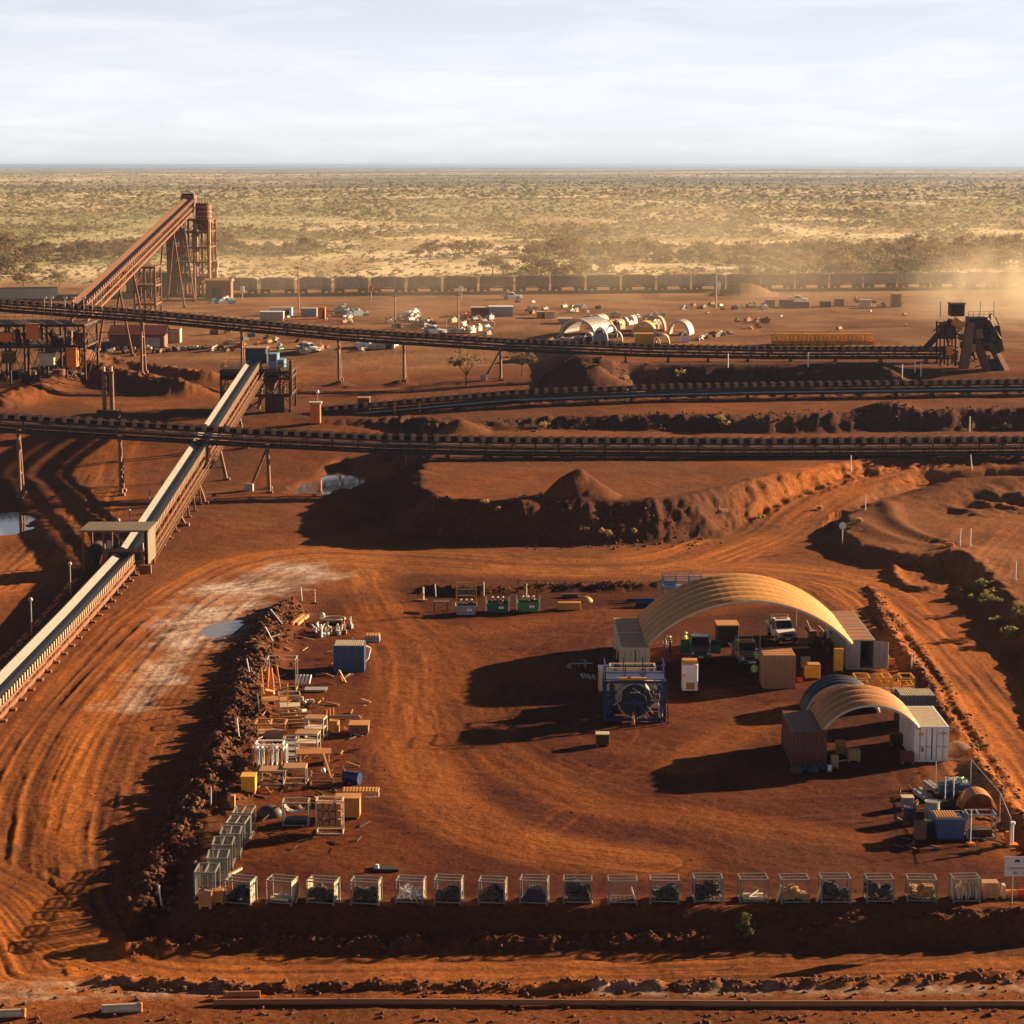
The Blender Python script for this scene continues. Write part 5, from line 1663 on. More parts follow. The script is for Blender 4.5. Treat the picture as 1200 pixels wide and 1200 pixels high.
single('goal_stand', f, 'steel_rust', 'thin rusty upright frame behind the right green skip', 'frame', G(618, 706))
t = thing('steel_bench', 'dark low steel bench left of the white skip', 'bench', G(517, 716))
MB().b0(-.75, -.5, .85, .75, .7, .93).build('top', 'steel_dark', t)
for x in (-.65, .65):
    for y in (-.4, .6): MB().b0(x - .05, y - .05, 0, x + .05, y + .05, .849).build('leg', 'steel_dark', t)
MB().beam((-.65, -.42, .1), (.65, -.42, .8), .07).build('brace', 'steel_brown', t)
crate('long_crate', 'long tan crate on the ground right of the green skips', 'crate', G(667, 714), 2.2, .7, .7, 'canvas', feet=False)
single('dark_pallet', MB().b0(-.9, -.3, .0, .9, .4, .12).b0(-.8, -.2, .121, .7, .3, .35), 'steel_dark', 'dark flat pallet above the long tan crate', 'pallet', G(669, 700))
single('sand_heap', MB().sphere((0, 0, -.05), .75, 12, 8, (1, .8, .8)), 'canvas', 'small pale sand heap right of the long tan crate', 'heap', G(686, 705))
t = thing('barrier', 'white and orange barrier left of the dark bench at the yard entrance', 'barrier', G(493, 704))
MB().tube((.25, 0, 0), (.25, 0, 1.35), .09, 8).build('post', 'white_paint', t); MB().b0(-.5, -.3, 0, .6, .3, .12).build('base', 'steel_brown', t); MB().beam((-.4, 0, .1), (.2, 0, .9), .1).build('stay', 'canvas', t)
MB().tube((.25, 0, .5), (.25, 0, .75), .1, 8).build('band', 'orange', t)
for i, (x, y, lab) in enumerate([(511, 700, 'thin pale post behind the dark bench'), (567, 698, 'thin pale post between the white and the green skip'), (617, 700, 'thin pale post behind the right green skip'),
                                 (369, 707, 'banded marker post at the corner of the grey mud'), (354, 704, 'white marker post left of the banded one'), (1068, 783, 'white marker post beside the right windrow'),
                                 (465, 1, '')][:6]):
    post(lab, G(x, y), 1.35, (-.08 if i in (0, 4) else 0, 0), 'white_paint', .05, 'orange' if i == 3 else None, None, i == 3)
for i, (x, y, lx, ly, lab) in enumerate([(332, 731, -.9, .2, 'white post leaning over the rubble bank, upper one'), (321, 752, -.6, .2, 'white post leaning over the rubble bank, lower one'), (304, 832, -.1, 0, 'pale post at the inner foot of the rubble bank'),
                                         (293, 790, -.2, 0, 'short white post by the rubble bank left of the scaffold'), (247, 945, .02, 0, 'pale post between rubble bank and left racks'), (190, 1062, -.15, 0, 'white leaning post at the lower end of the rubble bank'),
                                         (280, 862, -.1, 0, 'thin pale post beside the comb shaped frames')]):
    post(lab, G(x, y), 1.3, (lx, ly), 'white_paint' if i != 4 else 'cream', .05)
for i, (x, y, lab) in enumerate([(987, 637, 'round sign on a post at the bend of the dirt road'), ]):
    t = thing('road_sign', lab, 'sign', G(x, y))
    MB().tube((0, 0, 0), (0, 0, 2.0), .05, 8).build('pole', 'white_paint', t); MB().tube((0, -.05, 2.0), (0, .0, 2.0), .4, 16).build('disc', 'white_paint', t)
for i, (x, y, lab) in enumerate([(1014, 598, 'white post above the bend of the dirt road'), (997, 551, 'white post at the top edge of the lit bank'), (1139, 550, 'leaning white post on the bank at the upper right'), (1137, 640, 'white post behind the right bench'), (1190, 680, 'pale post by the bank at the right edge'),
                                 (1125, 640, 'short white post left of the pair behind the bench')]):
    post(lab, G(x, y), 1.9, (-.12 if i == 2 else 0, 0), 'white_paint', .07)
t = thing('red_marker', 'small orange barrier lying on the right bench', 'barrier', G(1113, 640)); MB().box((0, 0, .2), (.9, .4, .4), 0, .08).build('body', 'orange', t)
# ---- pipes at the bottom
def longpipe(label, pts, r, m):
    b = MB(); ps = []
    for x, y in pts:
        v = G(x, y); ps.append(Vector((v.x, v.y, v.z + r * .9)))
    o = ps[0].copy(); b.pipe([v - o for v in ps], r, 12)
    t = thing('pipeline', label, 'pipe', o)
    b.build('pipe', m, t)
    for k in range(len(ps) - 1):
        d = (ps[k + 1] - ps[k]).normalized(); MB().ring(ps[k] - o, d, r * .98, r * 1.2, .16, 12).build('joint', m, t)
longpipe('long brown pipeline running along the bottom edge of the picture', [(252, 1178), (400, 1177), (560, 1177.5), (720, 1178.5), (880, 1179.5), (1040, 1179.5), (1240, 1179.5)], .17, 'pipe_brown')
longpipe('short brown pipe length lying above the pipeline near the left', [(264, 1170), (305, 1169)], .2, 'pipe_brown')
t = thing('cut_trough', 'pale half pipe lying on the rough ground at the bottom left', 'pipe', G(142, 1186)); MB().tube((-1.0, 0, .15), (1.0, .15, .2), .24, 12).build('shell', 'cream', t); MB().ring((1.0, .15, .2), (1, .07, 0), .15, .27, .12, 12).build('rim', 'canvas', t)
t = thing('cut_trough', 'pale half pipe at the very bottom left corner', 'pipe', G(10, 1192)); MB().tube((-1.2, 0, .15), (.8, .1, .2), .22, 12).build('shell', 'cream', t); MB().ring((.8, .1, .2), (1, .05, 0), .14, .25, .12, 12).build('rim', 'canvas', t)
# ------------------------------------------------------------------ scrap and frames on the left side of the yard
def open_frame(label, px, py, w, d, h, m, rows=1, top=None, rz=0.0, r=.07, cat='frame', infill=None, name='stacking_frame'):
    t = thing(name, label, cat, G(px, py), rz)
    b = MB(); frame_box(b, -w / 2, 0, 0, w / 2, d, h, r); b.build('frame', m, t)
    for k in range(1, rows):
        z = h * k / rows
        s = MB().b0(-w / 2, 0, z - .03, w / 2, d, z + .03); s.build('shelf', infill or m, t)
        if infill:
            R = random.Random(px + k)
            for j in range(4):
                bw = w * .2
                MB().b0(-w / 2 + .06 + j * w * .24, .05, z + .031, -w / 2 + .06 + j * w * .24 + bw, d - .1, z + .03 + h / rows * R.uniform(.4, .8)).build('stacked_timber', infill, t)
    if top: MB().b0(-w / 2 - .04, -.04, h + .002, w / 2 + .04, d + .04, h + .06).build('top', top, t)
    return t
open_frame('white shelving rack stacked with timber near the plywood box', 386, 978, 1.65, 1.1, 2.2, 'cream', 4, None, 0, .08, 'rack', 'plywood', 'shelving_rack')
crate('plywood_box', 'large orange brown plywood box with open front beside the timber rack', 'box', G(408, 957), 1.6, 1.2, 1.35, 'plywood', 'canvas', slats=2)
t = thing('slatted_stretcher', 'tan slatted pallet frame right of the plywood box', 'pallet', G(422, 941)); b = MB(); frame_box(b, -1.2, 0, .35, 1.2, 1.1, .75, .07); b.build('frame', 'cream', t)
for k in range(11): MB().b0(-1.15 + k * .215, .02, .752, -1.04 + k * .215, 1.08, .80).build('slat', 'canvas', t)
t = drum('blue drum tipped over beside the scrap tables', G(413, 918), .42, 1.15, 'blue_paint', True, rad(-25))
MB().tube((-.55, -.1, .8), (-.8, -.1, 1.25), .05, 6).build('spout', 'steel_dark', t)
crate('yellow_box', 'bright yellow box at the foot of the rubble bank', 'box', G(292, 928), .95, 1.1, 1.15, 'yellow', 'yellow')
t = open_frame('low white frame table with tan sheet on the left', 318, 920, 1.6, 1.3, .95, 'galv', 1, 'tan_sheet', 0, .08, 'table', name='frame_table')
t = open_frame('low white frame table with tan sheet, joined on the right', 345, 919, 1.5, 1.3, 1.1, 'cream', 1, 'tan_sheet', 0, .08, 'table', name='frame_table')
t = open_frame('dark low steel frame with a raised diagonal arm', 376, 922, 1.5, 1.2, .6, 'steel_brown', 1)
MB().beam((.7, .1, .6), (.1, 1.0, 2.1), .12).build('arm', 'canvas', t); MB().beam((.1, 1.0, 2.1), (.2, 1.1, .5), .1).build('stay', 'steel_brown', t); MB().sphere((.1, .9, .9), .18, 8, 6).build('joint', 'white_paint', t)
t = thing('sheet_bench', 'wide tan sheet lying on trestles in the middle of the scrap', 'bench', G(368, 897), rad(4)); MB().b0(-1.25, -.1, .8, 1.2, 1.4, .88).build('sheet', 'canvas_low', t)
for x in (-1.0, 1.0): MB().b0(x - .06, 0, 0, x + .06, 1.2, .798).build('trestle', 'timber', t)
t = thing('comb_frames', 'row of upright white frames standing like a comb by the rubble bank', 'frames', G(316, 904))
b = MB(); frame_box(b, -.95, -.2, 1.5, .95, 1.0, 2.0, .09); b.build('top_frame', 'white_paint', t)
for k in range(8):
    b = MB(); x = -1.15 + k * .33
    b.beam((x, -.2, 0), (x, -.2, 1.75), .09); b.beam((x, .9, 0), (x, .9, 1.75), .09); b.beam((x, -.2, 1.7), (x, .9, 1.7), .09); b.beam((x, -.2, .5), (x, .9, .5), .07)
    b.build('upright_frame', 'white_paint' if k % 3 else 'canvas_low', t)
open_frame('grey stacked chair-like frames right of the comb shaped frames', 340, 893, .8, .9, 1.7, 'galv', 4)
t = open_frame('tan open-topped crate frame with four panes at the foot of the bank', 316, 868, 2.2, 1.7, 1.25, 'canvas_low', 1, None, 0, .12, 'frame'); MB().beam((0, 0, 1.2), (0, 1.7, 1.2), .12).build('mid_rail', 'canvas_low', t); MB().b0(-1.0, .1, .1, 1.0, 1.6, .5).build('base', 'tan_sheet', t)
open_frame('pale trestle table with tan top, rear one of the pair', 368, 866, 1.4, 1.2, 1.5, 'cream', 2, 'tan_sheet', rad(-8), .09, 'table', name='frame_table')
open_frame('pale trestle table with tan top, front one of the pair', 359, 882, 1.6, 1.2, 1.35, 'cream', 2, 'tan_sheet', rad(-5), .09, 'table', name='frame_table')
for k in range(4):
    single('timber_beam', MB().beam((-1.1, k * .1, .2 + .06 * k), (1.2, .2, .25 + .06 * k), .16), 'timber' if k % 2 else 'plywood', '%s brown beam of the pile behind the trestle tables' % ORD[k + 1], 'beam', G(346, 852 - k * 3), rad(2 * k), 'brown beams behind the trestle tables')
crate('tan_box', 'tan flat-topped box standing alone right of the trestle tables', 'box', G(421, 859), 1.45, 1.5, .75, 'steel_brown', 'canvas', feet=True)
drum('tan barrel beside the flat-topped box', G(392, 857), .38, .85, 'canvas', False)
single('grey_pipe', MB().tube((-1.3, 0, .15), (1.3, 0, .2), .09, 8), 'galv', 'thin grey pipe behind the flat-topped box', 'pipe', G(405, 842))
single('thin_plank', MB().beam((-.5, -.1, .05), (.5, .1, .2), .05), 'canvas', 'thin plank end right of the flat-topped box', 'plank', G(441, 852))
for i, (x, y) in enumerate([(382, 843), (386, 842), (390, 841)]):
    single('timber_stub', MB().tube((0, 0, 0), (0, 0, .75), .1, 8), 'canvas_low', '%s short timber stub in front of the grey pipe' % ORD[i + 1], 'stub', G(x, y), 0, 'timber stubs')
# scaffold racks
for i, (x, y, w, d, h, m, lab) in enumerate([(330, 810, 2.3, 1.6, 2.6, 'cream', 'tall pale scaffold frame behind, nearest the rubble bank'), (322, 838, 2.0, 1.4, 2.2, 'canvas', 'tan scaffold frame in front of the tall pale one'), (340, 842, 1.6, 1.4, 1.8, 'cream', 'low pale scaffold frame right of the tan one')]):
    open_frame(lab, x, y, w, d, h, m, 2 if i else 1, None, rad(4 * i), .06, 'scaffold', name='scaffold_frame')
for i, (x, y, m) in enumerate([(313, 812, 'orange'), (321, 815, 'orange'), (329, 814, 'canvas_low'), (309, 820, 'canvas')]):
    single('orange_pipe', MB().tube((0, 0, .1), (.1, .3, 2.0 + .2 * i), .09, 8).tube((0, 0, .3), (-.9, .2, .6), .12, 8), m, '%s rusty orange pipe from the left standing in the scaffold frames' % ORD[[2, 3, 4, 1][i]], 'pipe', G(x, y), i, 'pipes in the scaffold')
for i in range(5):
    single('white_roller', MB().tube((0, 0, .12), (.12, .5, .75), .09, 8), 'white_paint', '%s white roller from the left leaning in the row by the scaffold' % ORD[i + 1], 'roller', G(346 + i * 4, 803), 0, 'white rollers by the scaffold')
for i, (x, y) in enumerate([(350, 822), (358, 826), (348, 834), (355, 836), (364, 824)]):
    single('pale_fitting', MB().tube((-.25, 0, .2), (.25, .1, .25), .13, 8).box((.25, 0, .2), (.25, .3, .35), 0, .03), 'cream', '%s pale pipe fitting on the ground right of the scaffold frames' % ORD[i + 1], 'fitting', G(x, y), i * 1.3, 'pale fittings')
t = thing('grey_sheet', 'flat grey sheet with dark edge lying below the blue container', 'sheet', G(370, 810)); MB().b0(-.9, -.4, .12, .9, .7, .2).build('sheet', 'galv', t); MB().b0(-.8, -.3, 0, .8, .6, .118).build('pallet', 'timber', t)
b = MB(); b.beam((-.5, 0, 0), (-.05, .2, 1.0), .08); b.beam((.5, 0, 0), (-.05, .2, 1.0), .12); b.beam((.2, .5, 0), (-.05, .2, 1.0), .08)
single('trestle', b, 'canvas', 'small tan trestle in front of the blue container', 'trestle', G(398, 800))
# scrap behind the blue container
R7 = random.Random(12)
for i, (x, y) in enumerate(sorted((370 + R7.random() * 48, 736 + R7.random() * 12) for _ in range(13))):
    b = MB()
    for k in range(3):
        b.tube((R7.uniform(-.4, .4), R7.uniform(-.3, .3), .05), (R7.uniform(-.5, .5), R7.uniform(-.3, .3), R7.uniform(.5, 1.1)), R7.uniform(.05, .12), 7)
    b.box((0, 0, .2), (.5, .4, .4), R7.random(), .03)
    single('scrap_piece', b, R7.choice(['white_paint', 'cream', 'steel_brown', 'galv']), 'scrap piece in the heap behind the blue container, %s from the left' % ORD[i + 1], 'scrap', G(x, y), R7.random() * 3, 'scrap heap behind the blue container')
t = thing('hoop_trailer', 'low oval hoop trailer at the top of the scrap area', 'trailer', G(390, 731)); b = MB()
pp = [Vector((1.15 * math.cos(a), .9 * math.sin(a), .5)) for a in [k * math.pi / 8 for k in range(17)]]
b.pipe(pp, .09, 6); b.build('hoop', 'cream', t); MB().b0(-.9, -.6, .15, .9, .6, .35).build('bed', 'steel_dark', t); MB().sphere((-1.0, .3, .75), .28, 9, 6).build('tank', 'cream', t)
for x in (-.6, .6): MB().tube((x, -.65, .22), (x, -.5, .22), .22, 10).build('wheel', 'black_plastic', t)
for i, x in enumerate((346, 352)):
    single('long_timber', MB().beam((-.15, -1.9, .12), (.5, 2.0, .12), .28), 'timber' if i else 'canvas_low', '%s long timber lying near the white marker posts' % ('left' if i == 0 else 'right'), 'timber', G(x, 728), 0, 'two long timbers')
t = thing('grey_rack_pallet', 'grey slatted pallet right of the blue container roof', 'pallet', G(437, 752)); MB().b0(-.7, -.3, .0, .6, 1.2, .5).build('body', 'steel_grey', t)
for k in range(5): MB().b0(-.6 + k * .25, -.28, .502, -.45 + k * .25, 1.1, .6).build('slat', 'canvas', t)
single('white_fitting', MB().tube((0, 0, .1), (.2, .3, 1.0), .09, 8).tube((.2, .3, 1.0), (-.2, .2, 1.2), .09, 8), 'white_paint', 'bent white pipe at the right side of the blue container', 'pipe', G(431, 774))
t = open_frame('grey rack frame with dark sling by the left racks', 346, 968, 1.65, 1.2, 1.55, 'galv', 1); MB().b0(-.7, .1, .1, .7, 1.1, .35).build('base', 'rubber', t); MB().beam((-.75, .05, 1.5), (.75, .05, 1.5), .06).build('mid_bar', 'galv', t)
b = MB(); 
for k in range(7):
    a0 = math.pi * k / 7; a1 = math.pi * (k + 1) / 7
    b.quad((-.7 * math.cos(a0), .15, 1.3 - .5 * math.sin(a0)), (-.7 * math.cos(a1), .15, 1.3 - .5 * math.sin(a1)), (-.7 * math.cos(a1), .9, 1.3 - .5 * math.sin(a1)), (-.7 * math.cos(a0), .9, 1.3 - .5 * math.sin(a0)))
b.build('sling', 'steel_grey', t)
t = thing('tarp_heap', 'black tarp heap with a plank on it beside the grey rack frame', 'heap', G(316, 956)); b = MB(); b.sphere((0, 0, .1), .9, 12, 7, (1, .7, .7)); b.build('tarp', 'belt_black', t); MB().beam((.1, .1, .4), (.9, -.4, .9), .12).build('plank', 'canvas', t); b = MB().beam((-.2, .4, .5), (.2, .4, 1.6), .1); b.build('stick', 'canvas', t)
crate('plank_block', 'small tan board standing near the left rack column', 'board', G(273, 946), .3, .5, .8, 'plywood', feet=False)
t = thing('dark_trays', 'two flat dark trays with a white tin on the yard floor above the racks', 'trays', G(452, 1021)); MB().b0(-.75, -.2, 0, .8, .2, .18).build('tray', 'rubber', t); MB().b0(-.9, .3, 0, .5, .6, .15).build('tray', 'rubber', t); MB().tube((-.5, 0, .18), (-.5, 0, .42), .1, 8).build('tin', 'white_paint', t)

# ------------------------------------------------------------------ fenced corner at the lower right
crate('grey_unit', 'grey machine box, leftmost item of the lower right corner', 'box', G(1063, 947), .75, .7, .75, 'steel_grey', 'cream')
drum('dark blue upright drum below the leftmost grey box', G(1066, 964), .42, 1.05, 'blue_dark')
drum('tan upright drum, lowest of the drums in the right corner', G(1078, 982), .42, 1.0, 'steel_brown')
drum('pale grey upright drum behind the blue slatted skip', G(1092, 962), .48, 1.3, 'steel_grey')
drum('short dark drum between the tan drum and the blue skip', G(1090, 976), .4, .8, 'blue_dark')
t = thing('slatted_skip', 'blue skip with pale slatted top in the lower right corner', 'skip', G(1114, 984)); b = MB(); b.prism([(-.8, .0), (.8, .0), (.95, 1.35), (-.95, 1.35)], 'y', 0, 1.5); b.build('tub', 'blue_cont', t)
b = MB(); frame_box(b, -1.0, -.05, 1.3, 1.0, 1.55, 1.42, .08); b.build('rim', 'galv_blue', t)
for k in range(8): MB().b0(-.9 + k * .17, .05, 1.421, -.8 + k * .17, 1.45, 1.47).build('slat', 'canvas', t)
t = thing('roll_bundle', 'dusty blue rolls with green and white rope on top in the right corner', 'rolls', G(1120, 934))
for k in range(2): MB().tube((-1.0, k * .75, .45), (1.0, k * .75 + .1, .45), .42, 16).build('roll', 'galv_blue' if k else 'blue_cont', t)
b = MB(); R8 = random.Random(3)
for k in range(24): b.tube((R8.uniform(-.4, .9), R8.uniform(.2, 1.2), .85), (R8.uniform(-.4, .9), R8.uniform(.2, 1.2), 1.05), .05, 6)
b.build('rope', 'white_paint', t); b = MB()
for k in range(10): b.tube((R8.uniform(-.2, .9), R8.uniform(.2, 1.0), .95), (R8.uniform(-.2, .9), R8.uniform(.2, 1.0), 1.1), .05, 6)
b.build('green_rope', 'green_light', t)
t = thing('half_dome', 'brown half round cover in the lower right corner', 'cover', G(1148, 952)); n = 14
for k in range(3):
    b = MB()
    for j in range(n):
        a0, a1 = math.pi * j / n, math.pi * (j + 1) / n
        b._add([(-1.15 * math.cos(a0), k * .6, 1.25 * math.sin(a0)), (-1.15 * math.cos(a1), k * .6, 1.25 * math.sin(a1)), (-1.15 * math.cos(a1), k * .6 + .59, 1.25 * math.sin(a1)), (-1.15 * math.cos(a0), k * .6 + .59, 1.25 * math.sin(a0))], [(0, 1, 2, 3)], True)
    b.build('shell', 'canvas_low', t)
MB().b0(-1.05, 1.7, 0, 1.05, 1.78, .9).build('back_wall', 'steel_brown', t)
t = open_frame('pale rack frame with top bars in front of the brown half round cover', 1150, 983, 1.75, 1.1, 1.6, 'galv_blue', 1, None, 0, .08, 'rack'); MB().b0(-.7, .1, .1, .7, .9, .55).build('load', 'steel_dark', t); MB().beam((-.2, 0, 1.58), (-.2, 1.1, 1.58), .08).build('bar', 'galv_blue', t)
for i, (x, y) in enumerate([(1076, 936), (1082, 934), (1088, 926), (1092, 925)]):
    single('grey_beam', MB().beam((-.2, .5, .45), (.4, -.7, .15), .24), 'galv', '%s grey beam from the left in the bundle of the right corner' % ORD[i + 1], 'beam', G(x, y), 0, 'grey beams in the right corner')
for i, (x, y) in enumerate([(1100, 952), (1110, 950)]):
    single('dark_bundle', MB().tube((-.5, 0, .3), (.5, .4, .5), .3, 10).beam((-.3, -.1, .6), (.6, .2, .7), .12), 'steel_dark', '%s dark bundle lying behind the blue slatted skip' % ('left' if i == 0 else 'right'), 'bundle', G(x, y), 0, 'dark bundles')
def fence():
    pts = [G(1096, 926), G(1137, 926), G(1137.5, 905), G(1171, 968), G(1182, 990)]
    a = G(1096, 922); b_ = G(1137, 921); c = G(1171, 962); d = G(1183, 992)
    t = thing('wire_fence', 'thin wire mesh fence with posts round the lower right corner', 'fence', a)
    line = [a, b_, c, d]
    for i, p in enumerate(line):
        MB().tube((0, 0, -.1), (0, 0, 1.9), .04, 6).build('post', 'galv', t).location = p - a
    for p, q in zip(line[:-1], line[1:]):
        p = p - a; q = q - a
        MB().quad((p.x, p.y, p.z + .1), (q.x, q.y, q.z + .1), (q.x, q.y, q.z + 1.85), (p.x, p.y, p.z + 1.85)).build('mesh_panel', 'fence_wire', t)
        MB().tube((p.x, p.y, p.z + 1.87), (q.x, q.y, q.z + 1.87), .03, 6).build('top_rail', 'galv', t)
m2 = MATS['wire_mesh'].copy(); m2.name = 'fence_wire'; MATS['fence_wire'] = m2
for nd in m2.node_tree.nodes:
    if nd.type == 'MAP_RANGE': nd.inputs['To Min'].default_value = .06; nd.inputs['To Max'].default_value = .14
fence()
for i, (x, y0_, h, lab) in enumerate([(1107, 948, 2.2, 'thin white pole behind the grey drum'), (1117, 945, 2.0, 'thin white pole right of the other, among the rolls')]):
    single('thin_pole', MB().tube((0, 0, -.1), (0, 0, h), .035, 6), 'white_paint', lab, 'pole', G(x, y0_))
t = thing('hand_pump', 'white and orange stand pump at the right edge above the sign', 'pump', G(1185, 991)); MB().b0(-.4, -.3, 0, .4, .3, .14).build('base', 'orange', t); MB().tube((.05, 0, .1), (.05, 0, 1.45), .08, 8).build('pipe', 'white_paint', t); MB().tube((.05, 0, 1.4), (.05, 0, 1.55), .16, 8).build('head', 'white_paint', t); MB().b0(-.35, -.1, .141, -.15, .2, .9).build('rusty_plate', 'orange', t)
single('bent_rod', MB().beam((-1.6, -.5, .06), (1.2, .25, .06), .05), 'steel_dark', 'thin dark rod on the ground left of the stand pump', 'rod', G(1138, 999))
t = thing('pole_stand', 'small orange base with a pole left of the stand pump', 'stand', G(1137, 991)); MB().box((0, 0, .1), (.5, .4, .2), .4, .04).build('block', 'orange', t); MB().tube((0, 0, .2), (0, 0, 2.3), .035, 6).build('pole', 'white_paint', t)
# ------------------------------------------------------------------ trees and scrub
def crown_mesh(name, seed, rx, rz, n_cl, n_leaf, leaf, m, flat=.75, base=0.0):
    R = random.Random(seed)
    mb = MB()
    for c in range(n_cl):
        a = R.random() * 2 * math.pi; rr = math.sqrt(R.random()) * rx
        x, y = rr * math.cos(a), rr * math.sin(a)
        z = base + rz * (.25 + .75 * R.random()) * math.sqrt(max(.08, 1 - (rr / (rx * 1.08)) ** 2))
        cr = rx * R.uniform(.22, .42)
        for k in range(n_leaf):
            t = R.random() * 2 * math.pi; q = R.uniform(-1, 1); s = math.sqrt(1 - q * q); f = R.random() ** .4
            px_, py_, pz_ = x + cr * s * math.cos(t) * f, y + cr * s * math.sin(t) * f, z + cr * flat * q * f
            l = leaf * R.uniform(.6, 1.5)
            d1 = Vector((R.gauss(0, 1), R.gauss(0, 1), R.gauss(0, .7))).normalized() * l
            d2 = Vector((R.gauss(0, 1), R.gauss(0, 1), R.gauss(0, .7))).normalized() * l
            p = Vector((px_, py_, pz_))
            mb._add([p - d1 * .5 - d2 * .3, p + d1 * .6 - d2 * .2, p + d2 * .7], [(0, 1, 2)])
    return mb.mesh(name, m)
def trunk_mesh(name, seed, h, rx, r):
    R = random.Random(seed); mb = MB()
    fork = h * R.uniform(.3, .45)
    mb.tube((0, 0, -.3), (R.uniform(-.2, .2), R.uniform(-.2, .2), fork), r, 6, r * .75)
    for k in range(5):
        a = 2 * math.pi * (k + R.random() * .6) / 5
        e = (math.cos(a) * rx * R.uniform(.4, .75), math.sin(a) * rx * R.uniform(.4, .75), h * R.uniform(.75, .95))
        mb.tube((0, 0, fork * .9), e, r * .6, 5, r * .15)
    return mb.mesh(name, 'tree_bark')
TREES = []
for k in range(7):
    h = (5.2, 6.0, 4.4, 6.8, 5.0, 4.0, 5.8)[k]; rx = (2.9, 3.3, 2.7, 3.4, 2.2, 2.5, 3.8)[k]
    TREES.append((crown_mesh('crown', 300 + k, rx, h * .52, 26, 20, .55, 'leaf_olive' if k % 3 else 'leaf_brown', .6, h * .42), trunk_mesh('trunk', 330 + k, h * .85, rx, .2)))
def place_tree(k, x, y, s, rz, label, group):
    t = thing('acacia_tree', label, 'tree', (x, y, hz_fast(x, y)), rz, group)
    t.scale = (s, s, s)
    part('crown', TREES[k][0], t); part('trunk', TREES[k][1], t)
    return t
def hz_fast(x, y): return hz(x, y)

SMALL = {}
def far_points():
    R = np.random.default_rng(77)
    pts = []
    # uniform over the picture, then thinned into clumps
    n = 150000
    py = 199 + (338 - 199) * R.random(n) ** 1.15
    u = R.uniform(-.27, .27, n)
    Y = FPX * 34 / (py - 193)
    X = u * Y
    m = fbm(X * .009, Y * .0045, 401, 4)
    m2 = fbm(X * .05, Y * .02, 405, 3)
    cl = fbm(X * .017 + 3.3, Y * .009, 411, 3)
    keep = np.where(Y > 1500, (m * .5 + m2 * .35 + R.random(n) * .65) > .80, (cl * 1.0 + m2 * .35 + R.random(n) * .5) > 1.13 - .10 * S(800, 1300, Y))
    # low tussocks and small bushes near the line
    n2 = 26000
    Y2 = 640 + 900 * R.random(n2) ** 1.3; X2 = R.uniform(-.27, .27, n2) * Y2
    k2 = (fbm(X2 * .03, Y2 * .02, 421, 3) * .6 + R.random(n2) * .5) > .55
    SMALL['X'] = X2[k2]; SMALL['Y'] = Y2[k2]
    return X[keep], Y[keep], R
TX, TY, TR = far_points()
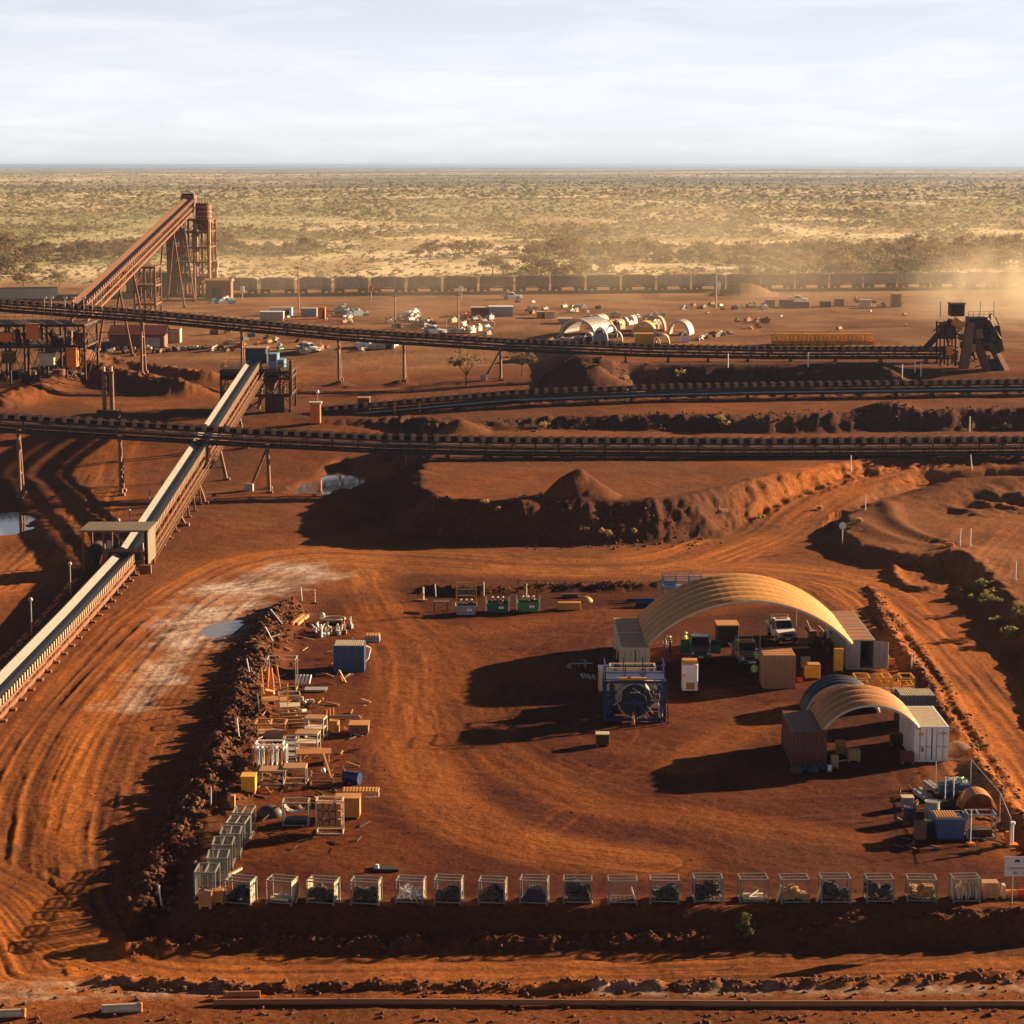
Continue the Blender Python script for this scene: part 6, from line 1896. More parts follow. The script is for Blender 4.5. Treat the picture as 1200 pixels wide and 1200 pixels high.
def plant_far():
    order = np.argsort(TY)
    X = TX[order]; Y = TY[order]
    ok = (Y > 672) & ~((X < -85) & (Y < 700))
    X = X[ok]; Y = Y[ok]
    # the trees that show largest stand alone
    sel = []; cell = set()
    for i in range(len(X)):
        if abs(X[i]) > .236 * Y[i]: continue
        key = (int(X[i] / 8.0), int(Y[i] / 15.0))
        if key in cell: continue
        if TR.random() < .5: continue
        cell.add(key); sel.append(i)
        if len(sel) >= 300: break
    sel = np.array(sel)
    bands = [(0, 740, 'front'), (740, 820, 'second'), (820, 900, 'third'), (900, 980, 'fourth'), (980, 99999, 'back')]
    for lo, hi, txt in bands:
        idx = [i for i in sel if lo <= Y[i] < hi]
        idx.sort(key=lambda i: X[i] / Y[i])
        cnt = {}
        for i in idx:
            k = int(TR.integers(0, 7)); sc_ = float(TR.uniform(.7, 1.4))
            pxx = 600 + FPX * X[i] / Y[i]
            wv_ = int((pxx - 279) // 41.6) + 1
            w_ = 'left of the train' if wv_ < 1 else 'behind the %s wagon' % ORD[min(wv_, 24)]
            cnt[w_] = cnt.get(w_, 0) + 1
            lab = '%s %s acacia, %s from left %s, %s row' % ('tall' if sc_ > 1.15 else ('small' if sc_ < .92 else 'middling'), 'olive' if k % 3 else 'brown', ORD[min(cnt[w_], 99)], w_, txt)
            place_tree(k, float(X[i]), float(Y[i]), sc_, float(TR.uniform(0, 6.28)), lab, 'acacia trees beyond the railway')
    rest = np.setdiff1d(np.arange(len(X)), sel)
    X = X[rest]; Y = Y[rest]; nb = len(X)
    X = np.concatenate([X, SMALL['X']]); Y = np.concatenate([Y, SMALL['Y']])
    z = np.concatenate([terrain(X[i:i + 100000], Y[i:i + 100000]) for i in range(0, len(X), 100000)])
    n = len(X)
    # scrub: bushes and far trees as one mass
    me = bpy.data.meshes.new('scrub')
    me.vertices.add(n); me.vertices.foreach_set('co', np.stack([X, Y, z - .1], 1).astype(np.float32).ravel())
    sc = (.22 + .62 * TR.random(n) ** 1.8) * np.where(Y > 2200, 1.3, 1.0)
    sc[nb:] *= .48
    a = me.attributes.new('sc', 'FLOAT', 'POINT'); a.data.foreach_set('value', sc.astype(np.float32))
    a = me.attributes.new('rot', 'FLOAT', 'POINT'); a.data.foreach_set('value', TR.uniform(0, 6.28, n).astype(np.float32))
    a = me.attributes.new('pick', 'INT', 'POINT'); a.data.foreach_set('value', TR.choice(5, n, p=[.09, .09, .40, .07, .35]).astype(np.int32))
    me.update()
    o = bpy.data.objects.new('scrub', me); COL.objects.link(o)
    tag(o, 'grey green scrub covering the flat plain out to the horizon', 'scrub', None, 'stuff')
    pc = bpy.data.collections.new('scrub_sources')
    for k in range(5):
        mb_h = (4.8, 4.0, 2.6, 5.2, 2.0)[k]
        cm = crown_mesh('scrub_clump', 360 + k, (2.8, 2.6, 2.2, 3.2, 1.8)[k], mb_h * .6, 12, 9, .95, ('leaf_olive', 'leaf_brown', 'leaf_pale', 'leaf_olive', 'leaf_pale')[k], .65, mb_h * .3)
        ob = bpy.data.objects.new('scrub_clump', cm); pc.objects.link(ob)
    ng = bpy.data.node_groups.new('scrub_nodes', 'GeometryNodeTree')
    ng.interface.new_socket('Geometry', in_out='INPUT', socket_type='NodeSocketGeometry')
    ng.interface.new_socket('Geometry', in_out='OUTPUT', socket_type='NodeSocketGeometry')
    N = ng.nodes; L = ng.links
    gi = N.new('NodeGroupInput'); go = N.new('NodeGroupOutput')
    iop = N.new('GeometryNodeInstanceOnPoints'); ci = N.new('GeometryNodeCollectionInfo')
    ci.inputs['Collection'].default_value = pc; ci.inputs['Separate Children'].default_value = True; ci.inputs['Reset Children'].default_value = True
    def named(nm, tp):
        q = N.new('GeometryNodeInputNamedAttribute'); q.data_type = tp; q.inputs['Name'].default_value = nm
        return [s for s in q.outputs if s.enabled and s.name == 'Attribute'][0]
    cx = N.new('ShaderNodeCombineXYZ'); L.new(named('rot', 'FLOAT'), cx.inputs['Z'])
    e2r = N.new('FunctionNodeEulerToRotation'); L.new(cx.outputs[0], e2r.inputs[0])
    L.new(gi.outputs[0], iop.inputs['Points']); L.new(ci.outputs[0], iop.inputs['Instance'])
    iop.inputs['Pick Instance'].default_value = True
    L.new(named('pick', 'INT'), iop.inputs['Instance Index'])
    L.new(e2r.outputs[0], iop.inputs['Rotation']); L.new(named('sc', 'FLOAT'), iop.inputs['Scale'])
    L.new(iop.outputs[0], go.inputs[0])
    md = o.modifiers.new('scatter', 'NODES'); md.node_group = ng
    print('scrub points', n, 'trees', len(sel))
plant_far()

# ---- single plants nearer by
def bush(name, label, px, py, r, h, m, seed, ncl=14, nl=26, leaf=.16, cat='bush', group=None, dz=0.0):
    p = G(px, py); p.z += dz
    t = thing(name, label, cat, p, 0, group)
    part('foliage', crown_mesh('foliage', seed, r, h * .8, ncl, nl, leaf, m, .8, h * .1), t)
    st = MB(); R = random.Random(seed)
    for k in range(5):
        st.tube((0, 0, -.15), (R.uniform(-.6, .6) * r, R.uniform(-.6, .6) * r, h * .6), .05 * max(1, h), 5, .015)
    st.build('stem', 'tree_bark', t)
bush('bush', 'small yellow green bush on the dark bank below the row of racks', 874, 1098, .5, 1.55, 'leaf_green', 501, 26, 60, .09)
for i, (px, py, r, h, lab) in enumerate([(1160, 712, 1.25, 2.0, 'largest round green bush on the bank at the right edge'), (1153, 690, .8, 1.2, 'small green bush just above the largest one on the right bank'),
                                         (1168, 735, .8, 1.2, 'low green bush right below the largest one on the right bank'), (1196, 725, 1.0, 1.6, 'green bush cut by the right edge of the picture'),
                                         (1142, 705, .7, .8, 'faint dark bush left of the largest one on the right bank'), (1185, 748, .9, 1.2, 'lowest green bush on the shaded right bank')]):
    bush('bush', lab, px, py, r, h, 'leaf_green', 510 + i, 16, 30, .2, group='bushes on the right bank')
TUFTS = [(684, 622, .5, .9), (712, 628, .5, .8), (705, 625, .5, .6), (742, 625, .4, .6), (632, 582, .7, .5), (585, 598, .4, .4), (568, 590, .5, .4), (612, 583, .5, .5),
                                    (1178, 502, .9, .8), (1165, 503, .7, .5), (850, 498, 1.0, 1.0), (843, 492, .7, .8), (637, 500, 1.0, .9), (730, 445, .9, .9), (797, 440, 1.1, 1.1), (938, 440, .7, .6),
                                    (1006, 612, .5, .5), (960, 598, .5, .5), (890, 607, .5, .5), (845, 600, .6, .5)]
for i, (px, py, r, h) in enumerate(TUFTS):
    if i < 8: where = 'on the dark curved berm'
    elif i < 16: where = 'on the banks between the conveyors'
    else: where = 'beside the climbing dirt road'
    nn = i + 1 if i < 8 else (i - 7 if i < 16 else i - 15)
    grp = TUFTS[:8] if i < 8 else (TUFTS[8:16] if i < 16 else TUFTS[16:])
    bush('grass_tuft', 'dry golden grass tuft %s, %s from the left' % (where, ORD[sorted(grp).index((px, py, r, h)) + 1]), px, py, r, h, 'leaf_straw', 540 + i, 8, 16, .2, 'grass', 'dry grass tufts ' + where)
for i, (px, py, s, lab) in enumerate([(547, 452, 1.15, 'thin bare tree standing between the two pylons of the far conveyor'), (612, 440, .95, 'brown tree just right of the raking pylon of the far conveyor')]):
    p = G(px, py)
    t = thing('bare_tree', lab, 'tree', p, i, None)
    t.scale = (s, s, s)
    part('crown', crown_mesh('crown', 570 + i, 2.6, 2.8, 20, 12, .42, 'leaf_brown', .6, 2.6), t); part('trunk', trunk_mesh('trunk', 580 + i, 4.6, 2.4, .16), t)
for i, (px, py, s, lab) in enumerate([(27, 337, .9, 'brown tree left of the climbing conveyor near the left edge'), (70, 336, .8, 'bushy brown tree just left of the climbing conveyor'), (115, 338, .7, 'small brown tree behind the climbing conveyor')]):
    p = G(px, py)
    t = thing('acacia_tree', lab, 'tree', p, i, None); t.scale = (s, s, s)
    part('crown', TREES[i][0], t); part('trunk', TREES[i][1], t)
# ------------------------------------------------------------------ railway and ore train
A = Vector((-95.0, 580.5)); B = Vector((165.0, 623.5)); BX = A + (B - A) * 2.2; AX = A - (B - A) * .8
dT = (B - A).normalized(); nT = Vector((-dT.y, dT.x)); angT = math.atan2(dT.y, dT.x)
def railway():
    L = (BX - AX).length
    n = 120; vs = []; fs = []
    prof = [(-3.2, -.25), (-1.7, .42), (1.7, .42), (3.2, -.25)]
    for i in range(n + 1):
        c = AX + dT * L * i / n
        zb = 8.0
        for o_, h in prof:
            q = c + nT * o_; vs.append((q.x, q.y, zb + h))
    for i in range(n):
        for j in range(3): a = i * 4 + j; fs.append((a, a + 4, a + 5, a + 1))
    me = new_mesh('railway', vs, fs); me.materials.append(MATS['asphalt'])
    o = bpy.data.objects.new('railway', me); COL.objects.link(o); o['kind'] = 'structure'
    for s in (-.72, .72):
        r = MB(); a = AX + nT * s; b = BX + nT * s
        r.beam((a.x, a.y, 8.5), (b.x, b.y, 8.5), .08, .16); rr = r.build('rail', 'steel_brown', o)
railway()
def wagon_parts(m):
    hl, hw = 4.3, 1.5
    tub = MB()
    prof = [(-hw * .82, 1.15), (hw * .82, 1.15), (hw, 1.75), (hw, 3.75), (-hw, 3.75), (-hw, 1.75)]
    tub.prism(prof, 'x', -hl, hl)
    ribs = MB()
    for k in range(9):
        x = -hl + .3 + k * (2 * hl - .6) / 8
        for s in (-1, 1): ribs.b0(x - .08, s * hw, 1.7, x + .08, s * (hw + .1), 3.7)
    for s in (-1, 1): ribs.b0(-hl, s * hw, 3.7, hl, s * (hw + .12), 3.86)
    ore = MB(); nx, ny = 10, 5
    V = [[(-hl + .1 + (2 * hl - .2) * i / nx, -hw + .06 + (2 * hw - .12) * j / ny, 3.70 + .42 * min(1, 2.2 * math.sin(math.pi * i / nx)) * math.sin(math.pi * j / ny) + .14 * random.random()) for j in range(ny + 1)] for i in range(nx + 1)]
    for i in range(nx):
        for j in range(ny): ore.quad(V[i][j], V[i + 1][j], V[i + 1][j + 1], V[i][j + 1])
    bog = MB(); bog.b0(-1.1, -1.0, .45, 1.1, 1.0, .85)
    whl = MB()
    for x in (-.85, .85): whl.tube((x, -.85, .45), (x, .85, .45), .46, 12)
    cp = MB(); cp.b0(-hl - .35, -.15, .8, -hl, .15, 1.1); cp.b0(hl, -.15, .8, hl + .35, .15, 1.1)
    sill = MB().b0(-hl, -.9, .9, hl, .9, 1.148)
    tag_ = MB().b0(-1.0, -hw - .02, 1.18, 1.0, -hw * .82 - .02, 1.38)
    return dict(tub=tub.mesh('tub', m), ribs=ribs.mesh('rib', m), ore=ore.mesh('ore_load', 'ore'), bog=bog.mesh('bogie', 'steel_dark'), whl=whl.mesh('wheel_set', 'steel_dark'), cp=cp.mesh('coupler', 'steel_brown'), sill=sill.mesh('sill', 'steel_dark'), tg=tag_.mesh('side_plate', 'cream'))
WP = [wagon_parts('wagon_grey'), wagon_parts('wagon_brown')]
n_w = 26
for i in range(n_w):
    s = 24.0 + i * 9.72
    c = A + dT * s
    W_ = WP[0 if i in (0, 1, 2, 3, 4, 5, 12, 13, 19, 20) else 1]
    t = thing('ore_wagon', 'loaded ore wagon, %s from the left end of the train' % ORD[i + 1], 'wagon', (c.x, c.y, 8.56), angT, 'wagons of the ore train')
    part('tub', W_['tub'], t); part('rib', W_['ribs'], t); part('ore_load', W_['ore'], t); part('coupler', W_['cp'], t); part('sill', W_['sill'], t); part('side_plate', W_['tg'], t)
    for x in (-3.1, 3.1):
        b_ = part('bogie', W_['bog'], t, (x, 0, 0)); part('wheel_set', W_['whl'], b_)
# small white signal and railway signs
for i, (x, y, lab) in enumerate([(284, 352, 'white signal box at the left end of the train'), (842, 347, 'white signal beside the dark heap in front of the train'), (435, 352, 'red signal in front of the train'), (540, 352, 'white board on a pole in front of the train')]):
    t = thing('rail_signal', lab, 'signal', G(x, y)); MB().tube((0, 0, 0), (0, 0, 2.2), .12, 8).build('post', 'galv', t); MB().b0(-.5, -.2, 2.2, .5, .2, 3.6, .05).build('head', 'red' if i == 2 else 'white_paint', t)

# ------------------------------------------------------------------ poles
for i, (x, yb, yt, lab) in enumerate([(839, 361, 308, 'tall pale pole in front of the dark heap by the train'), (350, 362, 312, 'tall wooden power pole in front of the train on the left'), (537, 384, 344, 'thin dark pole left of the white containers'), (463, 378, 345, 'thin dark pole in the store yard left of centre')]):
    p = G(x, yb); q = PY(x, yt, p.y)
    t = thing('power_pole', lab, 'pole', p); MB().tube((0, 0, -.3), (0, 0, q[2] - p.z), .2, 8, .13).build('pole', 'cream' if i == 0 else 'timber', t); MB().beam((-.8, 0, q[2] - p.z - .4), (.8, 0, q[2] - p.z - .4), .14).build('cross_arm', 'timber', t)

# ------------------------------------------------------------------ store yard behind the conveyors
def box_px(name, label, cat, pa, pb, yt, yb, depth, m, roof=None, group=None, door=None, rz=0.0):
    p = G((pa + pb) / 2, yb); k = p.y / FPX
    w = (pb - pa) * k; h = (yb - yt) * k
    t = thing(name, label, cat, p, rz, group)
    b = MB(); n = max(3, int(w / .5))
    b.b0(-w / 2, 0, -.2, w / 2, depth, h)
    for j in range(n): b.b0(-w / 2 + (j + .2) * w / n, -.05, .05, -w / 2 + (j + .6) * w / n, -.002, h - .05)
    b.build('wall', m, t)
    MB().b0(-w / 2 - .1, -.12, h + .002, w / 2 + .1, depth + .1, h + .14).build('roof', roof or m, t)
    if door: MB().b0(w * .1, -.09, 0, w * .38, -.055, h * .8).build('door', door, t)
    return t
def shed(label, pa, pb, ye, yr, yb, depth, m, rm):
    p = G((pa + pb) / 2, yb); k = p.y / FPX; w = (pb - pa) * k; he = (yb - ye) * k; hr = he + 1.6
    t = thing('long_shed', label, 'shed', p)
    MB().b0(-w / 2, 0, -.2, w / 2, depth, he).build('wall', m, t)
    MB().prism([(-.4, he), (depth / 2, hr), (depth + .4, he), (depth + .4, he + .15), (depth / 2, hr + .15), (-.4, he + .15)], 'x', -w / 2 - .3, w / 2 + .3).build('roof', rm, t)
    for j in range(int(w / .9)): MB().b0(-w / 2 + j * .9 + .4, -.46, he - .05, -w / 2 + j * .9 + .5, -.402, he + .2).build('roof_rib', rm, t)
    MB().b0(w * .1, -.04, 0, w * .42, -.002, he * .8).build('door', 'steel_grey', t)
    MB().b0(w / 2 - .25, -.06, 0, w / 2 + .02, -.003, he).build('corner_trim', 'cream', t)
shed('long shed with a red brown roof below the far conveyor on the left', 128, 193, 393, 378, 407, 8, 'steel_brown', 'maroon')
box_px('site_cabin', 'pale cabin at the right end of the long red roofed shed', 'cabin', 196, 211, 386, 402, 2.6, 'cream', 'tan_sheet', door='canvas')
for i, (pa, pb, yt, yb, d, m, rm, lab) in enumerate([
    (316, 342, 361, 370, 2.5, 'white_paint', 'cream', 'white container, rear one of the pair left of the power pole'), (305, 332, 366, 376, 2.5, 'cream', 'white_paint', 'white container, front one of the pair left of the power pole'),
    (353, 371, 362, 371, 2.5, 'galv_blue', 'cream', 'grey container right of the power pole'), (373, 381, 361, 374, 2.0, 'orange', 'canvas', 'orange cabin beside the grey container'),
    (552, 573, 361, 371, 4, 'maroon', 'cream', 'brown container forming the left half of the long white roofed pair'), (573, 601, 360, 371, 4, 'galv', 'white_paint', 'pale container forming the right half of the long white roofed pair'),
    (629, 639, 366, 373, 2.5, 'canvas', 'cream', 'cream cabin, left of two right of the containers'), (640, 650, 366, 373, 2.5, 'cream', 'canvas', 'cream cabin, right of two right of the containers'),
    (898, 908, 352, 360, 2.5, 'steel_brown', 'tan_sheet', 'brown box, first of the row below the white truck'), (914, 930, 352, 360, 2.5, 'steel_dark', 'steel_brown', 'dark box, second of the row below the white truck'),
    (931, 948, 354, 361, 2.5, 'maroon', 'tan_sheet', 'red brown box under the white truck'), (962, 974, 354, 360, 2.5, 'steel_dark', 'steel_dark', 'dark low box, right of the row below the white truck'),
    (979, 989, 351, 359, 2.5, 'steel_brown', 'steel_brown', 'brown box near the right end of the row'), (1009, 1021, 352, 359, 2.5, 'cream', 'cream', 'pale cabin at the end of the row'), (1046, 1056, 345, 360, 3, 'steel_brown', 'tan_sheet', 'tall brown box right of the row end'),
    (655, 670, 374, 380, 4, 'steel_grey', 'cream', 'grey low container left of the big pipes'), (744, 766, 392, 403, 3, 'yellow', 'canvas', 'yellow box in front of the yellow arch'), (418, 432, 402, 408, 3, 'white_paint', 'white_paint', 'white flat crate left of the pylon'),
    (437, 462, 402, 409, 3, 'cream', 'white_paint', 'long white flat crate left of the pylon'), (0, 62, 338, 350, 6, 'cream', 'steel_brown', 'long pale building at the left edge behind the far conveyor')]):
    box_px('site_box' if yb - yt < 9 else 'site_cabin', lab, 'cabin' if yb - yt > 9 else 'box', pa, pb, yt, yb, d, m, rm, None, 'steel_dark' if i % 3 == 0 else None)
def igloo(label, px, py, w, h, L, m, rim, rz=0.0, face=None, name='pipe_ring'):
    p = G(px, py); k = p.y / FPX; hw = w * k / 2; hh = h * k
    t = thing(name, label, 'pipe', p, rz); n = 14; b = MB(); f = MB()
    for j in range(n):
        a0, a1 = math.pi * j / n, math.pi * (j + 1) / n
        q = [(-hw * math.cos(a), hh * math.sin(a)) for a in (a0, a1)]; q2 = [(-hw * .86 * math.cos(a), hh * .86 * math.sin(a)) for a in (a0, a1)]
        b._add([(q[0][0], 0, q[0][1]), (q[1][0], 0, q[1][1]), (q[1][0], L, q[1][1]), (q[0][0], L, q[0][1])], [(0, 1, 2, 3)], True)
        f._add([(q2[0][0], -.02, q2[0][1]), (q2[1][0], -.02, q2[1][1]), (q[1][0] * 1.03, -.02, q[1][1] * 1.03), (q[0][0] * 1.03, -.02, q[0][1] * 1.03), (q2[0][0], .3, q2[0][1]), (q2[1][0], .3, q2[1][1]), (q[1][0] * 1.03, .3, q[1][1] * 1.03), (q[0][0] * 1.03, .3, q[0][1] * 1.03)],
               [(3, 2, 1, 0), (0, 1, 5, 4), (2, 3, 7, 6)])
    b.build('shell', m, t); f.build('rim', rim, t)
    if face: MB().b0(-hw * .85, .4, 0, hw * .85, .5, hh * .62).build('end_wall', face, t)
    return t
IG = [(676, 392, 44, 18, 10, 'steel_grey', 'cream', 25, None, 'large grey half round shelter, leftmost of the pipe store'), (689, 399, 12, 9, 3, 'galv', 'cream', 10, None, 'small pipe ring left of the white ringed frame'),
      (703, 400, 18, 16, 3, 'galv', 'white_paint', 5, 'galv', 'white ringed frame in the middle of the pipe store'), (716, 396, 15, 15, 3, 'tan_sheet', 'cream', 5, None, 'tan pipe ring right of the white ringed frame'),
      (723, 401, 13, 12, 3, 'galv', 'cream', 5, None, 'pale pipe ring nearest the conveyor'), (712, 385, 12, 9, 5, 'tan_sheet', 'cream', 15, None, 'tan pipe ring at the back of the pipe store'), (722, 384, 11, 9, 5, 'tan_sheet', 'cream', 15, None, 'second tan ring at the back of the pipe store'),
      (731, 381, 10, 9, 4, 'galv', 'cream', 15, None, 'third ring at the back of the pipe store'), (739, 380, 10, 10, 4, 'cream', 'white_paint', 12, None, 'pale ring at the right back of the pipe store'), (698, 378, 16, 9, 5, 'galv', 'cream', 20, None, 'grey ring behind the large half round shelter'),
      (754, 393, 28, 16, 5, 'yellow', 'cream', 8, 'yellow', 'yellow half round shelter with yellow front'), (770, 388, 18, 17, 5, 'tan_sheet', 'cream', 8, None, 'tan arch right behind the yellow shelter'), (776, 403, 17, 11, 3, 'canvas', 'cream', 10, None, 'cream coil ring right of the yellow box'),
      (768, 404, 12, 9, 2, 'canvas', 'cream', 10, None, 'small cream ring by the yellow box'), (795, 393, 26, 17, 6, 'steel_grey', 'cream', 14, None, 'grey half round shelter at the right end of the pipe store'), (803, 401, 10, 12, 2, 'white_paint', 'white_paint', 0, 'white_paint', 'white rounded tank at the right end of the pipe store')]
for px, py, w, h, L, m, rim, rz, face, lab in IG: igloo(lab, px, py, w, h, L, m, rim, rad(-rz), face)
R9 = random.Random(21)
def heap_things(spots, lab, cat, group, mats, smin, smax, name):
    for i, (x, y) in enumerate(sorted(spots)):
        p = G(x, y); s = R9.uniform(smin, smax); b = MB()
        k = R9.randrange(3)
        if k == 0: b.box((0, 0, s * .4), (s * 1.6, s, s * .8), R9.random() * .5, .06)
        elif k == 1: b.tube((-s * .8, 0, s * .45), (s * .8, 0, s * .45), s * .45, 10)
        else:
            for q_ in range(4): b.box((R9.uniform(-.4, .4) * s, R9.uniform(-.3, .3) * s, s * (.15 + .22 * q_)), (s * R9.uniform(.7, 1.5), s * R9.uniform(.5, 1), s * .2), R9.uniform(-.2, .2), .03)
        b.box((s * .3, .1, s * .9), (s * .5, s * .5, s * .3), .3, .03)
        single(name, b, R9.choice(mats), '%s, %s from the left' % (lab, ORD[i + 1]), cat, p, R9.random(), group)
heap_things([(R9.uniform(456, 505), R9.uniform(374, 388)) for _ in range(14)], 'pale wrapped bundle in the store yard left of centre', 'bundle', 'pale bundles left of centre', ['cream', 'galv', 'galv', 'steel_brown'], .9, 1.6, 'wrapped_bundle')
heap_things([(R9.uniform(472, 498), R9.uniform(366, 374)) for _ in range(7)], 'white crate behind the pale bundles in the store yard', 'crate', 'white crates behind the bundles', ['white_paint', 'white_paint', 'cream'], .8, 1.3, 'white_crate')
heap_things([(R9.uniform(528, 580), R9.uniform(374, 394)) for _ in range(20)], 'white wrapped load in the store yard at the centre', 'load', 'white loads at the centre', ['white_paint', 'cream', 'galv', 'cream', 'steel_brown'], .7, 1.4, 'wrapped_load')
heap_things([(544, 373), (547, 374)], 'red tarpaulin on top of the white loads at the centre', 'tarpaulin', 'red tarpaulins', ['red', 'red'], 1.0, 1.2, 'red_tarpaulin')
heap_things([(R9.uniform(398, 432), R9.uniform(362, 372)) for _ in range(9)], 'blue grey wrapped bundle right of the orange cabin', 'bundle', 'blue grey bundles', ['galv_blue', 'galv_blue', 'cream'], .9, 1.7, 'blue_bundle')
heap_things([(R9.uniform(412, 468), R9.uniform(400, 413)) for _ in range(10)], 'flat white sheet stack near the pylon foot', 'stack', 'white sheet stacks', ['white_paint', 'cream'], .6, 1.0, 'sheet_stack')
heap_things([(R9.uniform(382, 410), R9.uniform(365, 380)) for _ in range(8)], 'small pale item right of the orange cabin', 'store item', 'small items by the orange cabin', ['white_paint', 'steel_brown', 'cream'], .5, .9, 'store_item')
heap_things([(R9.uniform(655, 690), R9.uniform(360, 368)) for _ in range(10)] + [(R9.uniform(600, 640), R9.uniform(360, 372)) for _ in range(5)], 'low pallet in the row behind the cream cabins', 'pallet', 'pallets behind the cream cabins', ['galv', 'cream', 'steel_brown'], .6, 1.1, 'loaded_pallet')
heap_things([(818 + i * 4.2, 398 - i * .7 + R9.uniform(-1.5, 1.5)) for i in range(10)], 'pale drum in the slanting row above the yellow frames', 'drum', 'slanting row of pale drums', ['galv', 'white_paint', 'steel_brown'], .6, 1.0, 'store_drum')
heap_things([(R9.uniform(860, 905), R9.uniform(375, 386)) for _ in range(8)], 'rusty scrap item on the red flat right of the pipe store', 'scrap', 'scrap on the red flat', ['steel_brown', 'steel_dark', 'timber'], .5, 1.1, 'rusty_scrap')
heap_things([(R9.uniform(800, 900), R9.uniform(358, 363)) for _ in range(18)], 'dark pipe bundle in the row below the tall pale pole', 'bundle', 'dark bundles below the pole', ['steel_dark', 'steel_brown', 'galv'], .7, 1.2, 'pipe_bundle')
heap_things([(112 + i * 8.5 + R9.uniform(-2, 2), 412 + R9.uniform(-3, 2)) for i in range(20)], 'dark roller pallet in the row below the long shed', 'pallet', 'roller pallets below the long shed', ['steel_dark', 'steel_dark', 'galv', 'steel_brown'], .6, 1.0, 'roller_pallet')
heap_things([(114 + i * 10.5 + R9.uniform(-3, 3), 409 + R9.uniform(-3, 2)) for i in range(16)], 'white round drum end among the roller pallets', 'drum', 'white drums among the roller pallets', ['white_paint', 'cream'], .35, .65, 'white_drum')
heap_things([(R9.uniform(262, 330), R9.uniform(394, 412)) for _ in range(20)], 'store item between the two pylons left of centre', 'store item', 'store items between the pylons', ['steel_brown', 'canvas', 'green_bin', 'galv', 'cream'], .5, 1.1, 'mixed_store_item')
heap_things([(R9.uniform(348, 385), R9.uniform(402, 416)) for _ in range(10)], 'red and tan machine part right of the blue cabin', 'machine part', 'machine parts right of the blue cabin', ['red', 'canvas', 'cream', 'steel_brown'], .6, 1.2, 'machine_part')
heap_things([(248 + i * 3.4, 353 + R9.uniform(-2, 3)) for i in range(8)], 'blue and white drum right of the loader shed', 'drum', 'blue drums by the loader shed', ['blue_sky', 'white_paint', 'galv_blue'], .7, 1.1, 'blue_drum')
heap_things([(R9.uniform(200, 1090), R9.uniform(352, 402)) for _ in range(29)], 'small dusty item lying alone on the red flat behind the conveyors', 'store item', 'lone items on the red flat', ['steel_brown', 'cream', 'galv', 'timber', 'steel_dark'], .5, 1.2, 'lone_item')
heap_things([(620 + i * 7 + R9.uniform(-3, 3), 403 - i * .4 + R9.uniform(-2, 2)) for i in range(12)], 'pale crate along the near side of the pipe store', 'crate', 'crates along the pipe store', ['cream', 'galv', 'steel_brown'], .5, 1.0, 'store_crate')
heap_things([(R9.uniform(690, 790), R9.uniform(372, 384)) for _ in range(14)], 'pale pipe end stacked at the back of the pipe store', 'pipe', 'pipe ends at the back', ['cream', 'galv', 'canvas', 'white_paint'], .8, 1.4, 'pipe_end')
heap_things([(980 + R9.uniform(0, 90), 352 + R9.uniform(0, 8)) for _ in range(10)], 'low dusty box right of the white truck row', 'box', 'boxes right of the truck row', ['steel_brown', 'cream', 'tan_sheet'], .6, 1.1, 'dusty_box')
# yellow frames on the far side of the conveyor
ym = MB(); frame_box(ym, -.55, -.5, 0, .55, .5, 2.0, .16); ym.beam((-.55, -.5, 1.0), (.55, -.5, 1.0), .14); ymm = ym.mesh('frame', 'yellow')
ym2 = MB().b0(-.45, -.4, .15, .45, .4, .7).mesh('load', 'orange')
for i in range(24):
    p = G(908 + i * 4.9, 403 + (i % 2) * .6)
    t = thing('yellow_stillage', 'yellow steel frame, %s from the left in the row behind the far conveyor' % ORD[i + 1], 'frame', p, 0, 'row of yellow frames'); part('frame', ymm, t); part('load', ym2, t)

